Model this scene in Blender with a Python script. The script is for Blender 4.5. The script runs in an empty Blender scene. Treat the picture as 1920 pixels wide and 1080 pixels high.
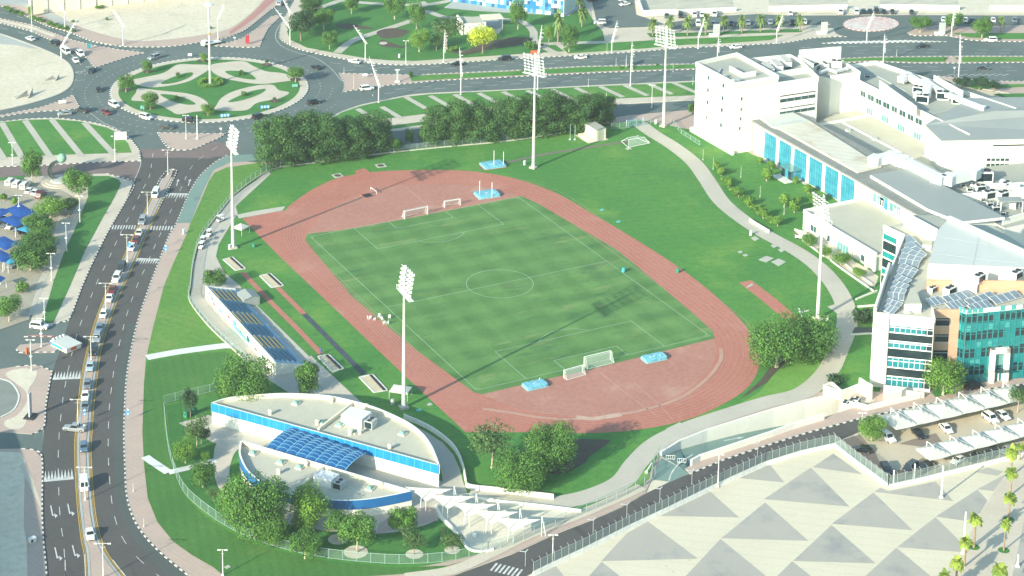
import bpy,bmesh,math,random
import numpy as np
from mathutils import Vector,Matrix
from mathutils.geometry import tessellate_polygon
# ---------------------------------------------------------------- camera, sky, sun, exposure
SC = bpy.context.scene
COL = SC.collection
CX,CY,CZ = -255.587,-481.437,246.597          # where the photographer stood
YAW,PIT,ROLL,FPX,PPY = 0.4911,0.2254,0.0142,4028.147,-820.67
cf = Vector((math.sin(YAW)*math.cos(PIT),math.cos(YAW)*math.cos(PIT),-math.sin(PIT)))
_r = Vector((math.cos(YAW),-math.sin(YAW),0)); _u = _r.cross(cf)
cr = math.cos(ROLL)*_r + math.sin(ROLL)*_u
cu = -math.sin(ROLL)*_r + math.cos(ROLL)*_u
cam_d = bpy.data.cameras.new('camera'); cam = bpy.data.objects.new('camera',cam_d); COL.objects.link(cam)
cam.matrix_world = Matrix(((cr.x,cu.x,-cf.x,CX),(cr.y,cu.y,-cf.y,CY),(cr.z,cu.z,-cf.z,CZ),(0,0,0,1)))
cam_d.sensor_width = 36.0
cam_d.lens = FPX/1920*36.0
cam_d.shift_y = PPY/1920
cam_d.clip_start = 1.0; cam_d.clip_end = 6000
SC.camera = cam
SUN_EL = math.radians(21.4); SUN_AZ = math.radians(20.8)   # shadows fall towards this azimuth (from +x, ccw)
W = bpy.data.worlds.new('World'); SC.world = W; W.use_nodes = True
nt = W.node_tree; bg = nt.nodes['Background']
sky = nt.nodes.new('ShaderNodeTexSky'); sky.sky_type = 'NISHITA'; sky.sun_disc = False
sky.sun_elevation = SUN_EL
# sun sits opposite to the shadow direction
sx,sy = -math.cos(SUN_AZ),-math.sin(SUN_AZ)
sky.sun_rotation = math.atan2(sx,sy)
sky.air_density = 1.3; sky.dust_density = 2.0; sky.ozone_density = 2.0
nt.links.new(sky.outputs[0],bg.inputs[0]); tint = nt.nodes.new('ShaderNodeMixRGB'); tint.blend_type = 'MULTIPLY'; tint.inputs[0].default_value = 1; tint.inputs['Color2'].default_value = (.74,.98,1.0,1)
nt.links.new(sky.outputs[0],tint.inputs['Color1']); nt.links.new(tint.outputs[0],bg.inputs[0]); bg.inputs[1].default_value = 0.145
sl = bpy.data.lights.new('sun','SUN'); sun = bpy.data.objects.new('sun',sl); COL.objects.link(sun)
sl.energy = 4.5; sl.angle = math.radians(0.53); sl.color = (1.0,0.925,0.74)
sd = Vector((math.cos(SUN_AZ)*math.cos(SUN_EL),math.sin(SUN_AZ)*math.cos(SUN_EL),-math.sin(SUN_EL)))
sun.rotation_euler = sd.to_track_quat('-Z','Y').to_euler(); sun.location = (-200,-80,300)
SC.view_settings.view_transform = 'Standard'; SC.view_settings.look = 'None'
SC.view_settings.gamma = 1.0; SC.view_settings.exposure = 0.95
HAZE = 0.00011
SC.render.engine = 'CYCLES'
SC.cycles.use_denoising = True
SC.cycles.max_bounces = 6; SC.cycles.transparent_max_bounces = 16
SC.cycles.volume_bounces = 0
# ---------------------------------------------------------------- photo point -> place on a level plane
def G(x,y,z=0.0):
    d = cf + cr*((x-960)/FPX) + cu*((540+PPY-y)/FPX)
    t = (z-CZ)/d.z
    return Vector((CX+d.x*t,CY+d.y*t,z))
def PJ(w):
    d = w-Vector((CX,CY,CZ)); c = d.dot(cf)
    return 960+FPX*d.dot(cr)/c,540+PPY-FPX*d.dot(cu)/c,c
def up_to(b,ty):
    """height of the point above ground point b that shows at picture row ty"""
    lo,hi = 0.0,80.0
    for _ in range(40):
        m = (lo+hi)/2
        if PJ(b+Vector((0,0,m)))[1] > ty: lo = m
        else: hi = m
    return lo
def mpp(b): return PJ(b)[2]/FPX                      # metres per photo pixel there
def T(c,r,pts): return [(480*c+x/4,270*r+y/4) for x,y in pts]
def Z6(x0,y0,pts): return [(x0+x/6,y0+y/6) for x,y in pts]
def GP(pts,z=0.0): return [G(x,y,z) for x,y in pts]
# ---------------------------------------------------------------- mesh helpers
def newobj(name,me,m=None,parent=None):
    o = bpy.data.objects.new(name,me); COL.objects.link(o)
    if m is not None:
        for k in (m if isinstance(m,(list,tuple)) else [m]): me.materials.append(k)
    if parent is not None: o.parent = parent
    return o
def tag(o,label=None,cat=None,group=None,kind=None):
    if label: o['label'] = label
    if cat: o['category'] = cat
    if group: o['group'] = group
    if kind: o['kind'] = kind
    return o
def empty(name,loc,rz=0.0,label=None,cat=None,group=None):
    o = bpy.data.objects.new(name,None); COL.objects.link(o); o.location = loc; o.rotation_euler = (0,0,rz)
    o.empty_display_size = 0.5
    return tag(o,label,cat,group)
class MB:
    """collects faces; build() links them as ONE mesh object"""
    def __init__(s): s.v = []; s.f = []; s.m = []
    def face(s,pts,m=0):
        i = len(s.v); s.v += [tuple(p) for p in pts]; s.f.append(tuple(range(i,i+len(pts)))); s.m.append(m)
    def poly(s,pts,z=None,m=0,flip=False):
        p = [Vector((q[0],q[1],q[2] if z is None else z)) for q in pts]
        i = len(s.v); s.v += [tuple(q) for q in p]
        for t in tessellate_polygon([p]):
            a,b,c = [p[k] for k in t]
            n = (b-a).cross(c-a)
            t = tuple(i+k for k in t)
            if (n.z < 0) != flip: t = t[::-1]
            s.f.append(t); s.m.append(m)
    def prism(s,pts,z0,z1,m=0,mt=None,bottom=False):
        """upright walls round pts (xy) with a flat cap"""
        p = [(q[0],q[1]) for q in pts]
        area = sum(p[i][0]*p[(i+1) % len(p)][1]-p[(i+1) % len(p)][0]*p[i][1] for i in range(len(p)))
        if area < 0: p = p[::-1]
        n = len(p)
        for i in range(n):
            a,b = p[i],p[(i+1) % n]
            s.face([(a[0],a[1],z0),(b[0],b[1],z0),(b[0],b[1],z1),(a[0],a[1],z1)],m)
        s.poly([(q[0],q[1],z1) for q in p],m=m if mt is None else mt)
        if bottom: s.poly([(q[0],q[1],z0) for q in p],m=m,flip=True)
    def box(s,c,size,rz=0.0,m=0,ax=None):
        """c centre; size full dims; rz about z, or ax = (x,y,z) axes"""
        if ax is None:
            ca,sa = math.cos(rz),math.sin(rz); ax = (Vector((ca,sa,0)),Vector((-sa,ca,0)),Vector((0,0,1)))
        c = Vector(c); h = [ax[k]*(size[k]/2) for k in range(3)]
        i = len(s.v)
        for dx in (-1,1):
            for dy in (-1,1):
                for dz in (-1,1): s.v.append(tuple(c+h[0]*dx+h[1]*dy+h[2]*dz))
        for q in ((0,1,3,2),(4,6,7,5),(0,4,5,1),(2,3,7,6),(0,2,6,4),(1,5,7,3)):
            s.f.append(tuple(i+k for k in q)); s.m.append(m)
    def bar(s,a,b,w,h=None,m=0):
        a,b = Vector(a),Vector(b); d = b-a
        if d.length < 1e-6: return
        x = d.normalized(); y = Vector((0,0,1)).cross(x)
        y = y.normalized() if y.length > 1e-4 else Vector((0,1,0)); z = x.cross(y)
        s.box((a+b)/2,(d.length,w,h or w),m=m,ax=(x,y,z))
    def tube(s,pts,rads,n=8,m=0,caps=True):
        pts = [Vector(p) for p in pts]; rings = []
        if not isinstance(rads,(list,tuple)): rads = [rads]*len(pts)
        for k,p in enumerate(pts):
            d = (pts[min(k+1,len(pts)-1)]-pts[max(k-1,0)])
            d = d.normalized() if d.length > 1e-9 else Vector((0,0,1))
            y = Vector((0,0,1)).cross(d) if abs(d.z) < 0.95 else Vector((0,1,0)).cross(d)
            y.normalize(); x = y.cross(d)
            i = len(s.v)
            for j in range(n):
                a = 2*math.pi*j/n; s.v.append(tuple(p+(y*math.cos(a)+x*math.sin(a))*rads[k]))
            rings.append(i)
        for a,b in zip(rings,rings[1:]):
            for j in range(n):
                s.f.append((a+j,b+j,b+(j+1) % n,a+(j+1) % n)[::-1]); s.m.append(m)
        if caps:
            s.f.append(tuple(rings[0]+j for j in range(n))); s.m.append(m)
            s.f.append(tuple(rings[-1]+j for j in range(n))[::-1]); s.m.append(m)
    def lathe(s,c,prof,n=16,m=0):
        """prof: (r, z) list up the z axis"""
        c = Vector(c); rings = []
        for r,z in prof:
            i = len(s.v); rings.append(i)
            for j in range(n):
                a = 2*math.pi*j/n; s.v.append((c.x+r*math.cos(a),c.y+r*math.sin(a),c.z+z))
        for a,b in zip(rings,rings[1:]):
            for j in range(n): s.f.append((a+j,a+(j+1) % n,b+(j+1) % n,b+j)); s.m.append(m)
        s.f.append(tuple(rings[-1]+j for j in range(n))); s.m.append(m)
    def build(s,name,mats,parent=None,smooth=False):
        me = bpy.data.meshes.new(name); me.from_pydata(s.v,[],s.f)
        me.polygons.foreach_set('material_index',s.m)
        if smooth: me.polygons.foreach_set('use_smooth',[True]*len(me.polygons))
        me.update()
        return newobj(name,me,mats,parent)
def copy_tree(o,parent=None):
    c = o.copy(); COL.objects.link(c)
    if parent is not None: c.parent = parent
    for ch in KIDS.get(o.name,[]): copy_tree(ch,c)
    return c
KIDS = {}
def freeze(o):
    """remember the children of a prototype for copy_tree"""
    for q in bpy.data.objects:
        if q.parent is not None: KIDS.setdefault(q.parent.name,[])
    ks = [q for q in bpy.data.objects if q.parent == o]
    KIDS[o.name] = ks
    for k in ks: freeze(k)
def smooth(pts,n=6,closed=False):
    """Catmull-Rom through the points (2-D tuples or vectors)"""
    P = [Vector(p).to_2d() if len(p) > 2 else Vector(p) for p in pts]; out = []; N = len(P)
    rng = range(N) if closed else range(N-1)
    for i in rng:
        p1,p2 = P[i],P[(i+1) % N]
        p0 = P[i-1] if (closed or i > 0) else p1*2-p2
        p3 = P[(i+2) % N] if (closed or i+2 < N) else p2*2-p1
        for k in range(n):
            t = k/n
            out.append(0.5*((2*p1)+(p2-p0)*t+(2*p0-5*p1+4*p2-p3)*t*t+(3*p1-p0-3*p2+p3)*t**3))
    if not closed: out.append(P[-1])
    return out
def resample(pts,step):
    P = [Vector((p[0],p[1])) for p in pts]; out = [P[0].copy()]; carry = step
    for a,b in zip(P,P[1:]):
        L = (b-a).length; pos = 0.0
        while L-pos >= carry:
            pos += carry; out.append(a+(b-a)*(pos/L)); carry = step
        carry -= (L-pos)
    if (out[-1]-P[-1]).length > step*0.3: out.append(P[-1].copy())
    return out
def offset_line(P,d):
    out = []
    for i in range(len(P)):
        a,b = P[max(i-1,0)],P[min(i+1,len(P)-1)]
        t = (b-a); t = t.normalized() if t.length > 1e-9 else Vector((1,0))
        out.append(P[i]+Vector((-t.y,t.x))*d)
    return out
# sheets of the setting ------------------------------------------------------
SHEETS = [0]
def sheet(name,px,z,m,curve=False,n=5,world=False):
    SHEETS[0] += 1; z += (SHEETS[0]*7 % 13)*.0003      # no two sheets share one plane
    pts = px if world else [(v.x,v.y) for v in GP(px)]
    if curve: pts = smooth(pts,n,True)
    mb = MB(); mb.poly([(p[0],p[1],z) for p in pts])
    return tag(mb.build(name,m),kind='structure')
def block(name,px,z0,z1,mats,curve=False,n=5,world=False):
    """raised pavement or island: top material mats[0], edge mats[1]"""
    pts = px if world else [(v.x,v.y) for v in GP(px)]
    if curve: pts = smooth(pts,n,True)
    mb = MB(); mb.prism(pts,z0,z1,m=1,mt=0)
    return tag(mb.build(name,mats),kind='structure')
def wline(px,curve=True,n=6,world=False):
    p = [Vector((q[0],q[1])) for q in px] if world else [v.to_2d() for v in GP(px)]
    return smooth(p,n) if curve and len(p) > 2 else p
def ribbon_faces(mb,P,w0,w1,z,m=0):
    a,b = offset_line(P,w0),offset_line(P,w1)
    for i in range(len(P)-1):
        q = [(a[i].x,a[i].y,z),(a[i+1].x,a[i+1].y,z),(b[i+1].x,b[i+1].y,z),(b[i].x,b[i].y,z)]
        mb.face(q if w0 > w1 else q[::-1],m)
def ribbon(name,px,width,z,m,curve=True,world=False,step=1.5):
    P = resample(wline(px,curve,world=world),step); mb = MB()
    ribbon_faces(mb,P,-width/2,width/2,z)
    return tag(mb.build(name,m),kind='structure')
def dashes(mb,P,on,off,w,z,start=0.0):
    P = resample(P,0.5); L = on+off; s = start
    run = []
    for i in range(len(P)):
        ph = (s+i*0.5) % L
        if ph < on: run.append(P[i])
        else:
            if len(run) > 1: ribbon_faces(mb,run,-w/2,w/2,z)
            run = []
    if len(run) > 1: ribbon_faces(mb,run,-w/2,w/2,z)
def kerb(name,px,mats,w=0.35,z0=0.0,h=0.2,seg=1.0,curve=True,world=False,side=0.0,closed=False):
    """painted kerb stones: blocks of alternate colours along the line"""
    P = wline(px,curve,world=world)
    if closed: P = P+[P[0]]
    P = resample(P,seg); mb = MB()
    a,b = offset_line(P,side-w/2),offset_line(P,side+w/2)
    for i in range(len(P)-1):
        m = i % len(mats)
        A,B,C,D = a[i],a[i+1],b[i+1],b[i]
        mb.face([(A.x,A.y,h),(B.x,B.y,h),(C.x,C.y,h),(D.x,D.y,h)],m)
        mb.face([(A.x,A.y,z0),(B.x,B.y,z0),(B.x,B.y,h),(A.x,A.y,h)],m)
        mb.face([(C.x,C.y,z0),(D.x,D.y,z0),(D.x,D.y,h),(C.x,C.y,h)],m)
    return tag(mb.build(name,mats),kind='structure')
# ---------------------------------------------------------------- materials
MATS = {}
def mat(name,c1,c2=None,scale=0.2,rough=0.85,c3=None,scale3=2.0,detail=6,spec=0.2,metal=0.0,bump=0.0,amt3=0.35,coat=0.0):
    """colour c1 broken by noise to c2 (large patches) and c3 (fine grain), in place coordinates"""
    m = bpy.data.materials.new(name); m.use_nodes = True; t = m.node_tree; N = t.nodes; L = t.links
    b = N['Principled BSDF']; b.inputs['Roughness'].default_value = rough
    b.inputs['Specular IOR Level'].default_value = spec; b.inputs['Metallic'].default_value = metal
    b.inputs['Coat Weight'].default_value = coat
    b.inputs['Base Color'].default_value = (*c1,1)
    if c2 is not None:
        g = N.new('ShaderNodeNewGeometry')
        n1 = N.new('ShaderNodeTexNoise'); n1.inputs['Scale'].default_value = scale; n1.inputs['Detail'].default_value = detail
        n1.inputs['Roughness'].default_value = 0.6
        L.new(g.outputs['Position'],n1.inputs['Vector'])
        r = N.new('ShaderNodeValToRGB'); r.color_ramp.elements[0].position = 0.36; r.color_ramp.elements[1].position = 0.66
        r.color_ramp.elements[0].color = (*c1,1); r.color_ramp.elements[1].color = (*c2,1)
        L.new(n1.outputs['Fac'],r.inputs['Fac']); out = r.outputs['Color']
        if c3 is not None:
            n2 = N.new('ShaderNodeTexNoise'); n2.inputs['Scale'].default_value = scale3; n2.inputs['Detail'].default_value = 4
            L.new(g.outputs['Position'],n2.inputs['Vector'])
            r2 = N.new('ShaderNodeValToRGB'); r2.color_ramp.elements[0].position = 0.42; r2.color_ramp.elements[1].position = 0.68
            r2.color_ramp.elements[0].color = (0,0,0,1); r2.color_ramp.elements[1].color = (amt3,amt3,amt3,1)
            L.new(n2.outputs['Fac'],r2.inputs['Fac'])
            mx = N.new('ShaderNodeMixRGB'); mx.inputs['Color2'].default_value = (*c3,1)
            L.new(r2.outputs['Color'],mx.inputs['Fac']); L.new(out,mx.inputs['Color1']); out = mx.outputs['Color']
        L.new(out,b.inputs['Base Color'])
        if bump:
            bp = N.new('ShaderNodeBump'); bp.inputs['Strength'].default_value = bump; bp.inputs['Distance'].default_value = 0.1
            n3 = N.new('ShaderNodeTexNoise'); n3.inputs['Scale'].default_value = scale3*1.5; L.new(g.outputs['Position'],n3.inputs['Vector'])
            L.new(n3.outputs['Fac'],bp.inputs['Height']); L.new(bp.outputs['Normal'],b.inputs['Normal'])
    MATS[name] = m
    return m
def bands(m,direction,period,amount,tint=(0.75,0.8,0.7),sharp=False,off=0.0):
    """multiply a material's colour by soft stripes across `direction` (mowing, planks, ribs)"""
    t = m.node_tree; N = t.nodes; L = t.links; b = N['Principled BSDF']; src = b.inputs['Base Color']
    g = N.new('ShaderNodeNewGeometry'); dp = N.new('ShaderNodeVectorMath'); dp.operation = 'DOT_PRODUCT'
    dp.inputs[1].default_value = (direction[0],direction[1],direction[2] if len(direction) > 2 else 0)
    L.new(g.outputs['Position'],dp.inputs[0])
    nz = N.new('ShaderNodeTexNoise'); nz.inputs['Scale'].default_value = 0.15; L.new(g.outputs['Position'],nz.inputs['Vector'])
    ma = N.new('ShaderNodeMath'); ma.operation = 'MULTIPLY_ADD'; ma.inputs[1].default_value = 2*math.pi/period; ma.inputs[2].default_value = off
    L.new(dp.outputs['Value'],ma.inputs[0])
    sn = N.new('ShaderNodeMath'); sn.operation = 'SINE'; L.new(ma.outputs[0],sn.inputs[0])
    mr = N.new('ShaderNodeMapRange'); mr.inputs[1].default_value = 0.75 if sharp else -0.6; mr.inputs[2].default_value = 0.85 if sharp else 0.6
    mr.inputs[3].default_value = 0; mr.inputs[4].default_value = amount
    L.new(sn.outputs[0],mr.inputs[0])
    mm = N.new('ShaderNodeMath'); mm.operation = 'MULTIPLY'
    if sharp: mm.inputs[1].default_value = 1.0
    else: L.new(nz.outputs['Fac'],mm.inputs[1])
    L.new(mr.outputs[0],mm.inputs[0])
    mx = N.new('ShaderNodeMixRGB'); mx.blend_type = 'MULTIPLY'; mx.inputs['Color2'].default_value = (*tint,1)
    if src.is_linked: L.new(src.links[0].from_socket,mx.inputs['Color1'])
    else: mx.inputs['Color1'].default_value = src.default_value
    L.new(mm.outputs[0],mx.inputs['Fac']); L.new(mx.outputs[0],src)
    return m
def spots(m,color,scale,lo,hi,amount=0.7,stretch=(1,1,1)):
    """irregular worn patches of another colour"""
    t = m.node_tree; N = t.nodes; L = t.links; b = N['Principled BSDF']; src = b.inputs['Base Color']
    g = N.new('ShaderNodeNewGeometry'); mp = N.new('ShaderNodeMapping'); mp.inputs['Scale'].default_value = stretch
    L.new(g.outputs['Position'],mp.inputs[0])
    n = N.new('ShaderNodeTexNoise'); n.inputs['Scale'].default_value = scale; n.inputs['Detail'].default_value = 8; n.inputs['Roughness'].default_value = 0.65
    L.new(mp.outputs[0],n.inputs['Vector'])
    r = N.new('ShaderNodeMapRange'); r.inputs[1].default_value = lo; r.inputs[2].default_value = hi; r.inputs[3].default_value = 0; r.inputs[4].default_value = amount
    L.new(n.outputs['Fac'],r.inputs[0])
    mx = N.new('ShaderNodeMixRGB'); mx.inputs['Color2'].default_value = (*color,1)
    if src.is_linked: L.new(src.links[0].from_socket,mx.inputs['Color1'])
    else: mx.inputs['Color1'].default_value = src.default_value
    L.new(r.outputs[0],mx.inputs['Fac']); L.new(mx.outputs[0],src)
    return m
def mesh_mat(name,c,cover,spec=0.3):
    """woven wire or net: part wire, part hole"""
    m = bpy.data.materials.new(name); m.use_nodes = True; t = m.node_tree; N = t.nodes; L = t.links
    b = N['Principled BSDF']; b.inputs['Base Color'].default_value = (*c,1); b.inputs['Roughness'].default_value = 0.5
    tr = N.new('ShaderNodeBsdfTransparent'); mx = N.new('ShaderNodeMixShader'); mx.inputs[0].default_value = cover
    L.new(tr.outputs[0],mx.inputs[1]); L.new(b.outputs[0],mx.inputs[2]); L.new(mx.outputs[0],N['Material Output'].inputs['Surface'])
    MATS[name] = m
    return m
S = lambda r,g,b: tuple(((c/255)/12.92 if c/255 <= 0.04045 else ((c/255+0.055)/1.055)**2.4) for c in (r,g,b))
# ground
sand = spots(mat('sand_ground',(.60,.54,.42),(.67,.61,.49),.05,c3=(.46,.41,.32),scale3=.7,amt3=.5),(.36,.36,.27),.09,.55,.72,.55)
sandsoft = mat('packed_sand',(.66,.61,.49),(.58,.53,.42),.3,c3=(.45,.40,.32),scale3=2)
paving_pink = bands(mat('pink_paving',(.48,.36,.31),(.42,.33,.28),.15,c3=(.53,.43,.37),scale3=1.2),(1,0.3),1.2,.25,sharp=True)
paving_beige = mat('beige_paving',(.58,.52,.43),(.52,.46,.37),.12,c3=(.42,.37,.30),scale3=1.5)
paving_grey = mat('grey_paving',(.40,.42,.40),(.34,.36,.35),.12,c3=(.46,.46,.43),scale3=1.5)
paving_red = mat('red_paving',(.44,.22,.20),(.40,.20,.18),.2)
cycle_green = mat('green_cycle_lane',(.16,.25,.22),(.19,.28,.25),.12,c3=(.22,.31,.28),scale3=1)
asph_old = spots(mat('worn_asphalt',(.098,.136,.130),(.128,.164,.156),.06,c3=(.165,.190,.180),scale3=.9,amt3=.3),(.15,.155,.15),.05,.58,.75,.5,(1,.35,1))
asph_new = spots(mat('dark_asphalt',(.082,.080,.078),(.098,.094,.091),.08,c3=(.118,.110,.106),scale3=1.2,amt3=.4),(.045,.045,.046),.12,.56,.7,.6,(2.2,.2,1))
asph_ns = mat('green_grey_asphalt',(.074,.092,.086),(.088,.104,.098),.08,c3=(.11,.122,.115),scale3=1.2,amt3=.3)
asph_pink = mat('reddish_asphalt',(.20,.155,.15),(.16,.125,.12),.08,c3=(.23,.18,.17),scale3=1)
white_paint = mat('road_paint_white',(.64,.65,.62),(.42,.43,.41),.8)
faded_paint = mat('faded_paint',(.42,.43,.41),(.30,.31,.30),.5)
yellow_paint = mat('road_paint_yellow',(.56,.36,.08),(.45,.30,.08),.8)
kerb_w = mat('kerb_white',(.70,.69,.64),(.58,.57,.53),.8)
kerb_k = mat('kerb_black',(.07,.07,.07),(.11,.11,.10),.8)
kerb_g = mat('kerb_stone',(.50,.48,.43),(.42,.40,.36),.5)
lawn = spots(spots(mat('lawn_grass',(.062,.212,.044),(.095,.262,.052),.05,c3=(.045,.160,.036),scale3=1.3,amt3=.5,bump=.25),(.20,.32,.065),.045,.52,.74,.75),(.036,.14,.032),.10,.54,.74,.5)
lawn_y = spots(mat('sunburnt_lawn',(.100,.245,.045),(.15,.285,.06),.05,c3=(.06,.17,.038),scale3=1.2,amt3=.45,bump=.25),(.20,.235,.08),.05,.55,.72,.6)
lawn_d = mat('deep_green_lawn',(.050,.180,.042),(.070,.215,.048),.08,c3=(.040,.140,.035),scale3=1.4,amt3=.4,bump=.2)
lawn_b = mat('bright_lawn',(.125,.285,.055),(.16,.325,.065),.1,c3=(.10,.22,.048),scale3=1.4,amt3=.4,bump=.25)
for _m,_d,_l in ((lawn,(.030,.115,.028),(.13,.25,.06)),(lawn_y,(.055,.16,.034),(.19,.29,.075)),(lawn_d,(.024,.10,.024),(.085,.21,.05)),(lawn_b,(.08,.19,.04),(.2,.36,.085))):
    spots(_m,_d,.55,.50,.72,.45); spots(_m,_l,.8,.56,.76,.4)
pitch_m = mat('pitch_turf',(.108,.235,.070),(.142,.275,.082),.06,c3=(.088,.198,.058),scale3=1.2,amt3=.5)
bands(pitch_m,(0.03,1),9.5,.9,(.62,.72,.66)); bands(pitch_m,(1,-0.05),8.6,.8,(.68,.76,.70),off=.7)
spots(pitch_m,(.34,.34,.15),.10,.58,.74,.65,(.45,1.8,1)); spots(pitch_m,(.040,.120,.050),.085,.54,.68,.7,(.6,1.7,1))
track_m = spots(spots(mat('red_track',(.39,.142,.105),(.43,.170,.128),.06,c3=(.48,.235,.18),scale3=1.0,amt3=.4),(.50,.33,.26),.05,.58,.78,.6),(.24,.10,.085),.11,.62,.75,.5,(1.8,.35,1))
infield_m = spots(mat('track_infield',(.37,.165,.128),(.41,.195,.152),.05,c3=(.46,.26,.205),scale3=.8,amt3=.4),(.52,.38,.29),.05,.56,.78,.6)
concrete = spots(mat('concrete_path',(.50,.47,.40),(.45,.42,.36),.1,c3=(.38,.36,.31),scale3=1.5),(.36,.35,.31),.1,.6,.75,.5)
plaza_l = spots(bands(mat('cream_plaza_stone',(.64,.585,.455),(.59,.54,.42),.06,c3=(.50,.46,.36),scale3=1.5,amt3=.3),(.62,.78),3.0,.16,sharp=True),(.44,.42,.34),.05,.60,.78,.5)
plaza_g = spots(mat('grey_plaza_stone',(.40,.378,.335),(.35,.335,.30),.07,c3=(.42,.41,.37),scale3=2.5,amt3=.5),(.25,.26,.265),.09,.52,.68,.8)
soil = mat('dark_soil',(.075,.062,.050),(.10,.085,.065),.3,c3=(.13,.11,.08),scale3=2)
beach_sand = mat('pit_sand',(.60,.52,.36),(.52,.45,.31),.4,c3=(.46,.40,.28),scale3=2.5)
# built things
white_wall = spots(mat('white_render',(.80,.775,.70),(.75,.725,.65),.12,c3=(.70,.67,.60),scale3=.8,amt3=.3,rough=.8),(.60,.57,.49),.35,.56,.78,.5,(1,1,.12))
cream_wall = mat('cream_render',(.72,.66,.52),(.67,.61,.48),.15,rough=.85)
white_trim = mat('white_trim',(.80,.79,.74),rough=.6)
roof_grey = spots(mat('grey_roof',(.37,.385,.335),(.33,.345,.30),.08,c3=(.42,.43,.375),scale3=1.5),(.30,.31,.29),.07,.60,.76,.5)
roof_beige = spots(mat('beige_roof',(.50,.49,.40),(.45,.44,.36),.1,c3=(.39,.38,.31),scale3=1.2),(.40,.38,.31),.08,.60,.76,.45)
roof_dark = spots(mat('weathered_eave',(.20,.21,.195),(.25,.26,.24),.2,c3=(.32,.33,.30),scale3=1.0),(.20,.21,.20),.15,.58,.7,.5)
roof_metal = bands(spots(mat('grey_sheet_roof',(.31,.335,.32),(.28,.305,.295),.05,rough=.6),(.26,.28,.26),.08,.60,.74,.4,(.3,2,1)),(.35,.94),1.4,.18,sharp=True)
roof_white = mat('white_sheet_roof',(.54,.565,.535),(.50,.525,.50),.06,rough=.6)
roof_rib = bands(spots(mat('ribbed_roof',(.68,.66,.58),(.60,.57,.47),.12),(.42,.34,.22),.12,.55,.72,.7),(.30,.954),1.15,.8,(.50,.46,.38),sharp=True)
metal_g = mat('grey_metal',(.42,.44,.44),rough=.45,spec=.5)
metal_w = mat('white_metal',(.70,.71,.69),rough=.45,spec=.4)
galv = mat('galvanised_steel',(.50,.53,.53),(.44,.47,.47),.5,rough=.4,metal=.4)
pole_m = mat('mast_grey_paint',(.60,.61,.58),(.56,.57,.54),.4,rough=.5,spec=.4)
dark_m = mat('dark_rubber',(.025,.025,.027),rough=.8)
black_m = mat('black_fitting',(.04,.04,.045),rough=.6)
blue_pan = bands(mat('blue_cladding',(.012,.20,.50),(.015,.225,.54),.3,rough=.35,spec=.5),(.57,-.82),1.5,.5,(1.3,1.3,1.3),sharp=True)
blue_dk = mat('dark_blue_cladding',(.014,.12,.33),(.016,.14,.36),.3,rough=.4,spec=.5)
teal_glass = mat('teal_glass',(.02,.30,.30),rough=.08,spec=.8)
def glass(name,c,c2=None,rough=.06,metal=.0,sc=.4):
    m = mat(name,c,c2,sc,rough=rough,spec=.6,metal=metal,detail=2); return m
gl_blue = glass('blue_bay_glass',(.035,.235,.335),(.06,.30,.40))
gl_teal = glass('turquoise_glass',(.006,.17,.18),(.012,.225,.23),sc=.3)
gl_band = glass('band_glass',(.012,.15,.185),(.022,.20,.235),sc=.5)
gl_dark = glass('dark_glass',(.010,.022,.028),(.016,.034,.040))
gl_pane = glass('window_glass',(.020,.060,.065),(.035,.090,.095))
gl_mint = glass('mint_glass',(.09,.25,.25),(.13,.31,.30))
brick_tan = bands(mat('tan_brick',(.45,.30,.21),(.50,.34,.24),.5,c3=(.40,.25,.17),scale3=2.5,amt3=.6),(0,0,1),.8,.25,sharp=True)
salmon = spots(mat('salmon_render',(.56,.32,.21),(.62,.37,.25),.25),(.45,.24,.15),.3,.58,.7,.5)
fabric = mat('white_membrane',(.58,.575,.52),(.53,.525,.47),.3,rough=.7)
sail_blue = mat('blue_shade_cloth',(.012,.075,.30),(.016,.09,.34),.4,rough=.7)
sail_cyan = mat('cyan_shade_cloth',(.06,.32,.52),rough=.7)
mat_blue = spots(mat('blue_mat_cover',(.15,.42,.52),(.19,.48,.58),.8,rough=.55),(.09,.30,.42),.9,.58,.68,.6)
fence_m = mesh_mat('green_wire_mesh',(.26,.38,.34),.20)
fence_g = mesh_mat('grey_wire_mesh',(.24,.33,.32),.42)
net_m = mesh_mat('goal_netting',(.62,.70,.66),.28)
fence_p = mat('green_fence_post',(.30,.42,.39),rough=.5)
solar_m = bands(mat('solar_cell_blue',(.15,.20,.24),(.19,.24,.28),.8,rough=.3,spec=.5),(1,0.2),.45,.35,(1.6,1.6,1.6),sharp=True)
terracotta = mat('orange_plastic',(.55,.12,.05),rough=.6)
# ================================================================= the setting
BW = [kerb_w,kerb_k]
# ramp cut (walls of it follow further down)
RAMP_FAR = [(1239,854),(1275,832),(1325,812),(1385,793),(1450,773),(1510,757),(1574,743)]
RAMP_NEAR = [(1291,886),(1300,872),(1335,853),(1390,834),(1440,818),(1500,797),(1570,774)]
hole = [(v.x,v.y) for v in GP(RAMP_FAR)]+[(v.x,v.y) for v in GP(RAMP_NEAR[::-1])]
def ground_sheet():
    mb = MB(); R = 2500.0
    outer = [Vector((-R,-R,0)),Vector((R,-R,0)),Vector((R,R,0)),Vector((-R,R,0))]
    h = [Vector((a,b,0)) for a,b in hole]
    loops = [outer,h]; flat = outer+h
    i = len(mb.v); mb.v += [tuple(p) for p in flat]
    for t in tessellate_polygon(loops):
        a,b,c = [flat[k] for k in t]
        if (b-a).cross(c-a).z < 0: t = t[::-1]
        mb.f.append(tuple(i+k for k in t)); mb.m.append(0)
    return tag(mb.build('ground',sand),kind='structure')
ground_sheet()
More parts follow.
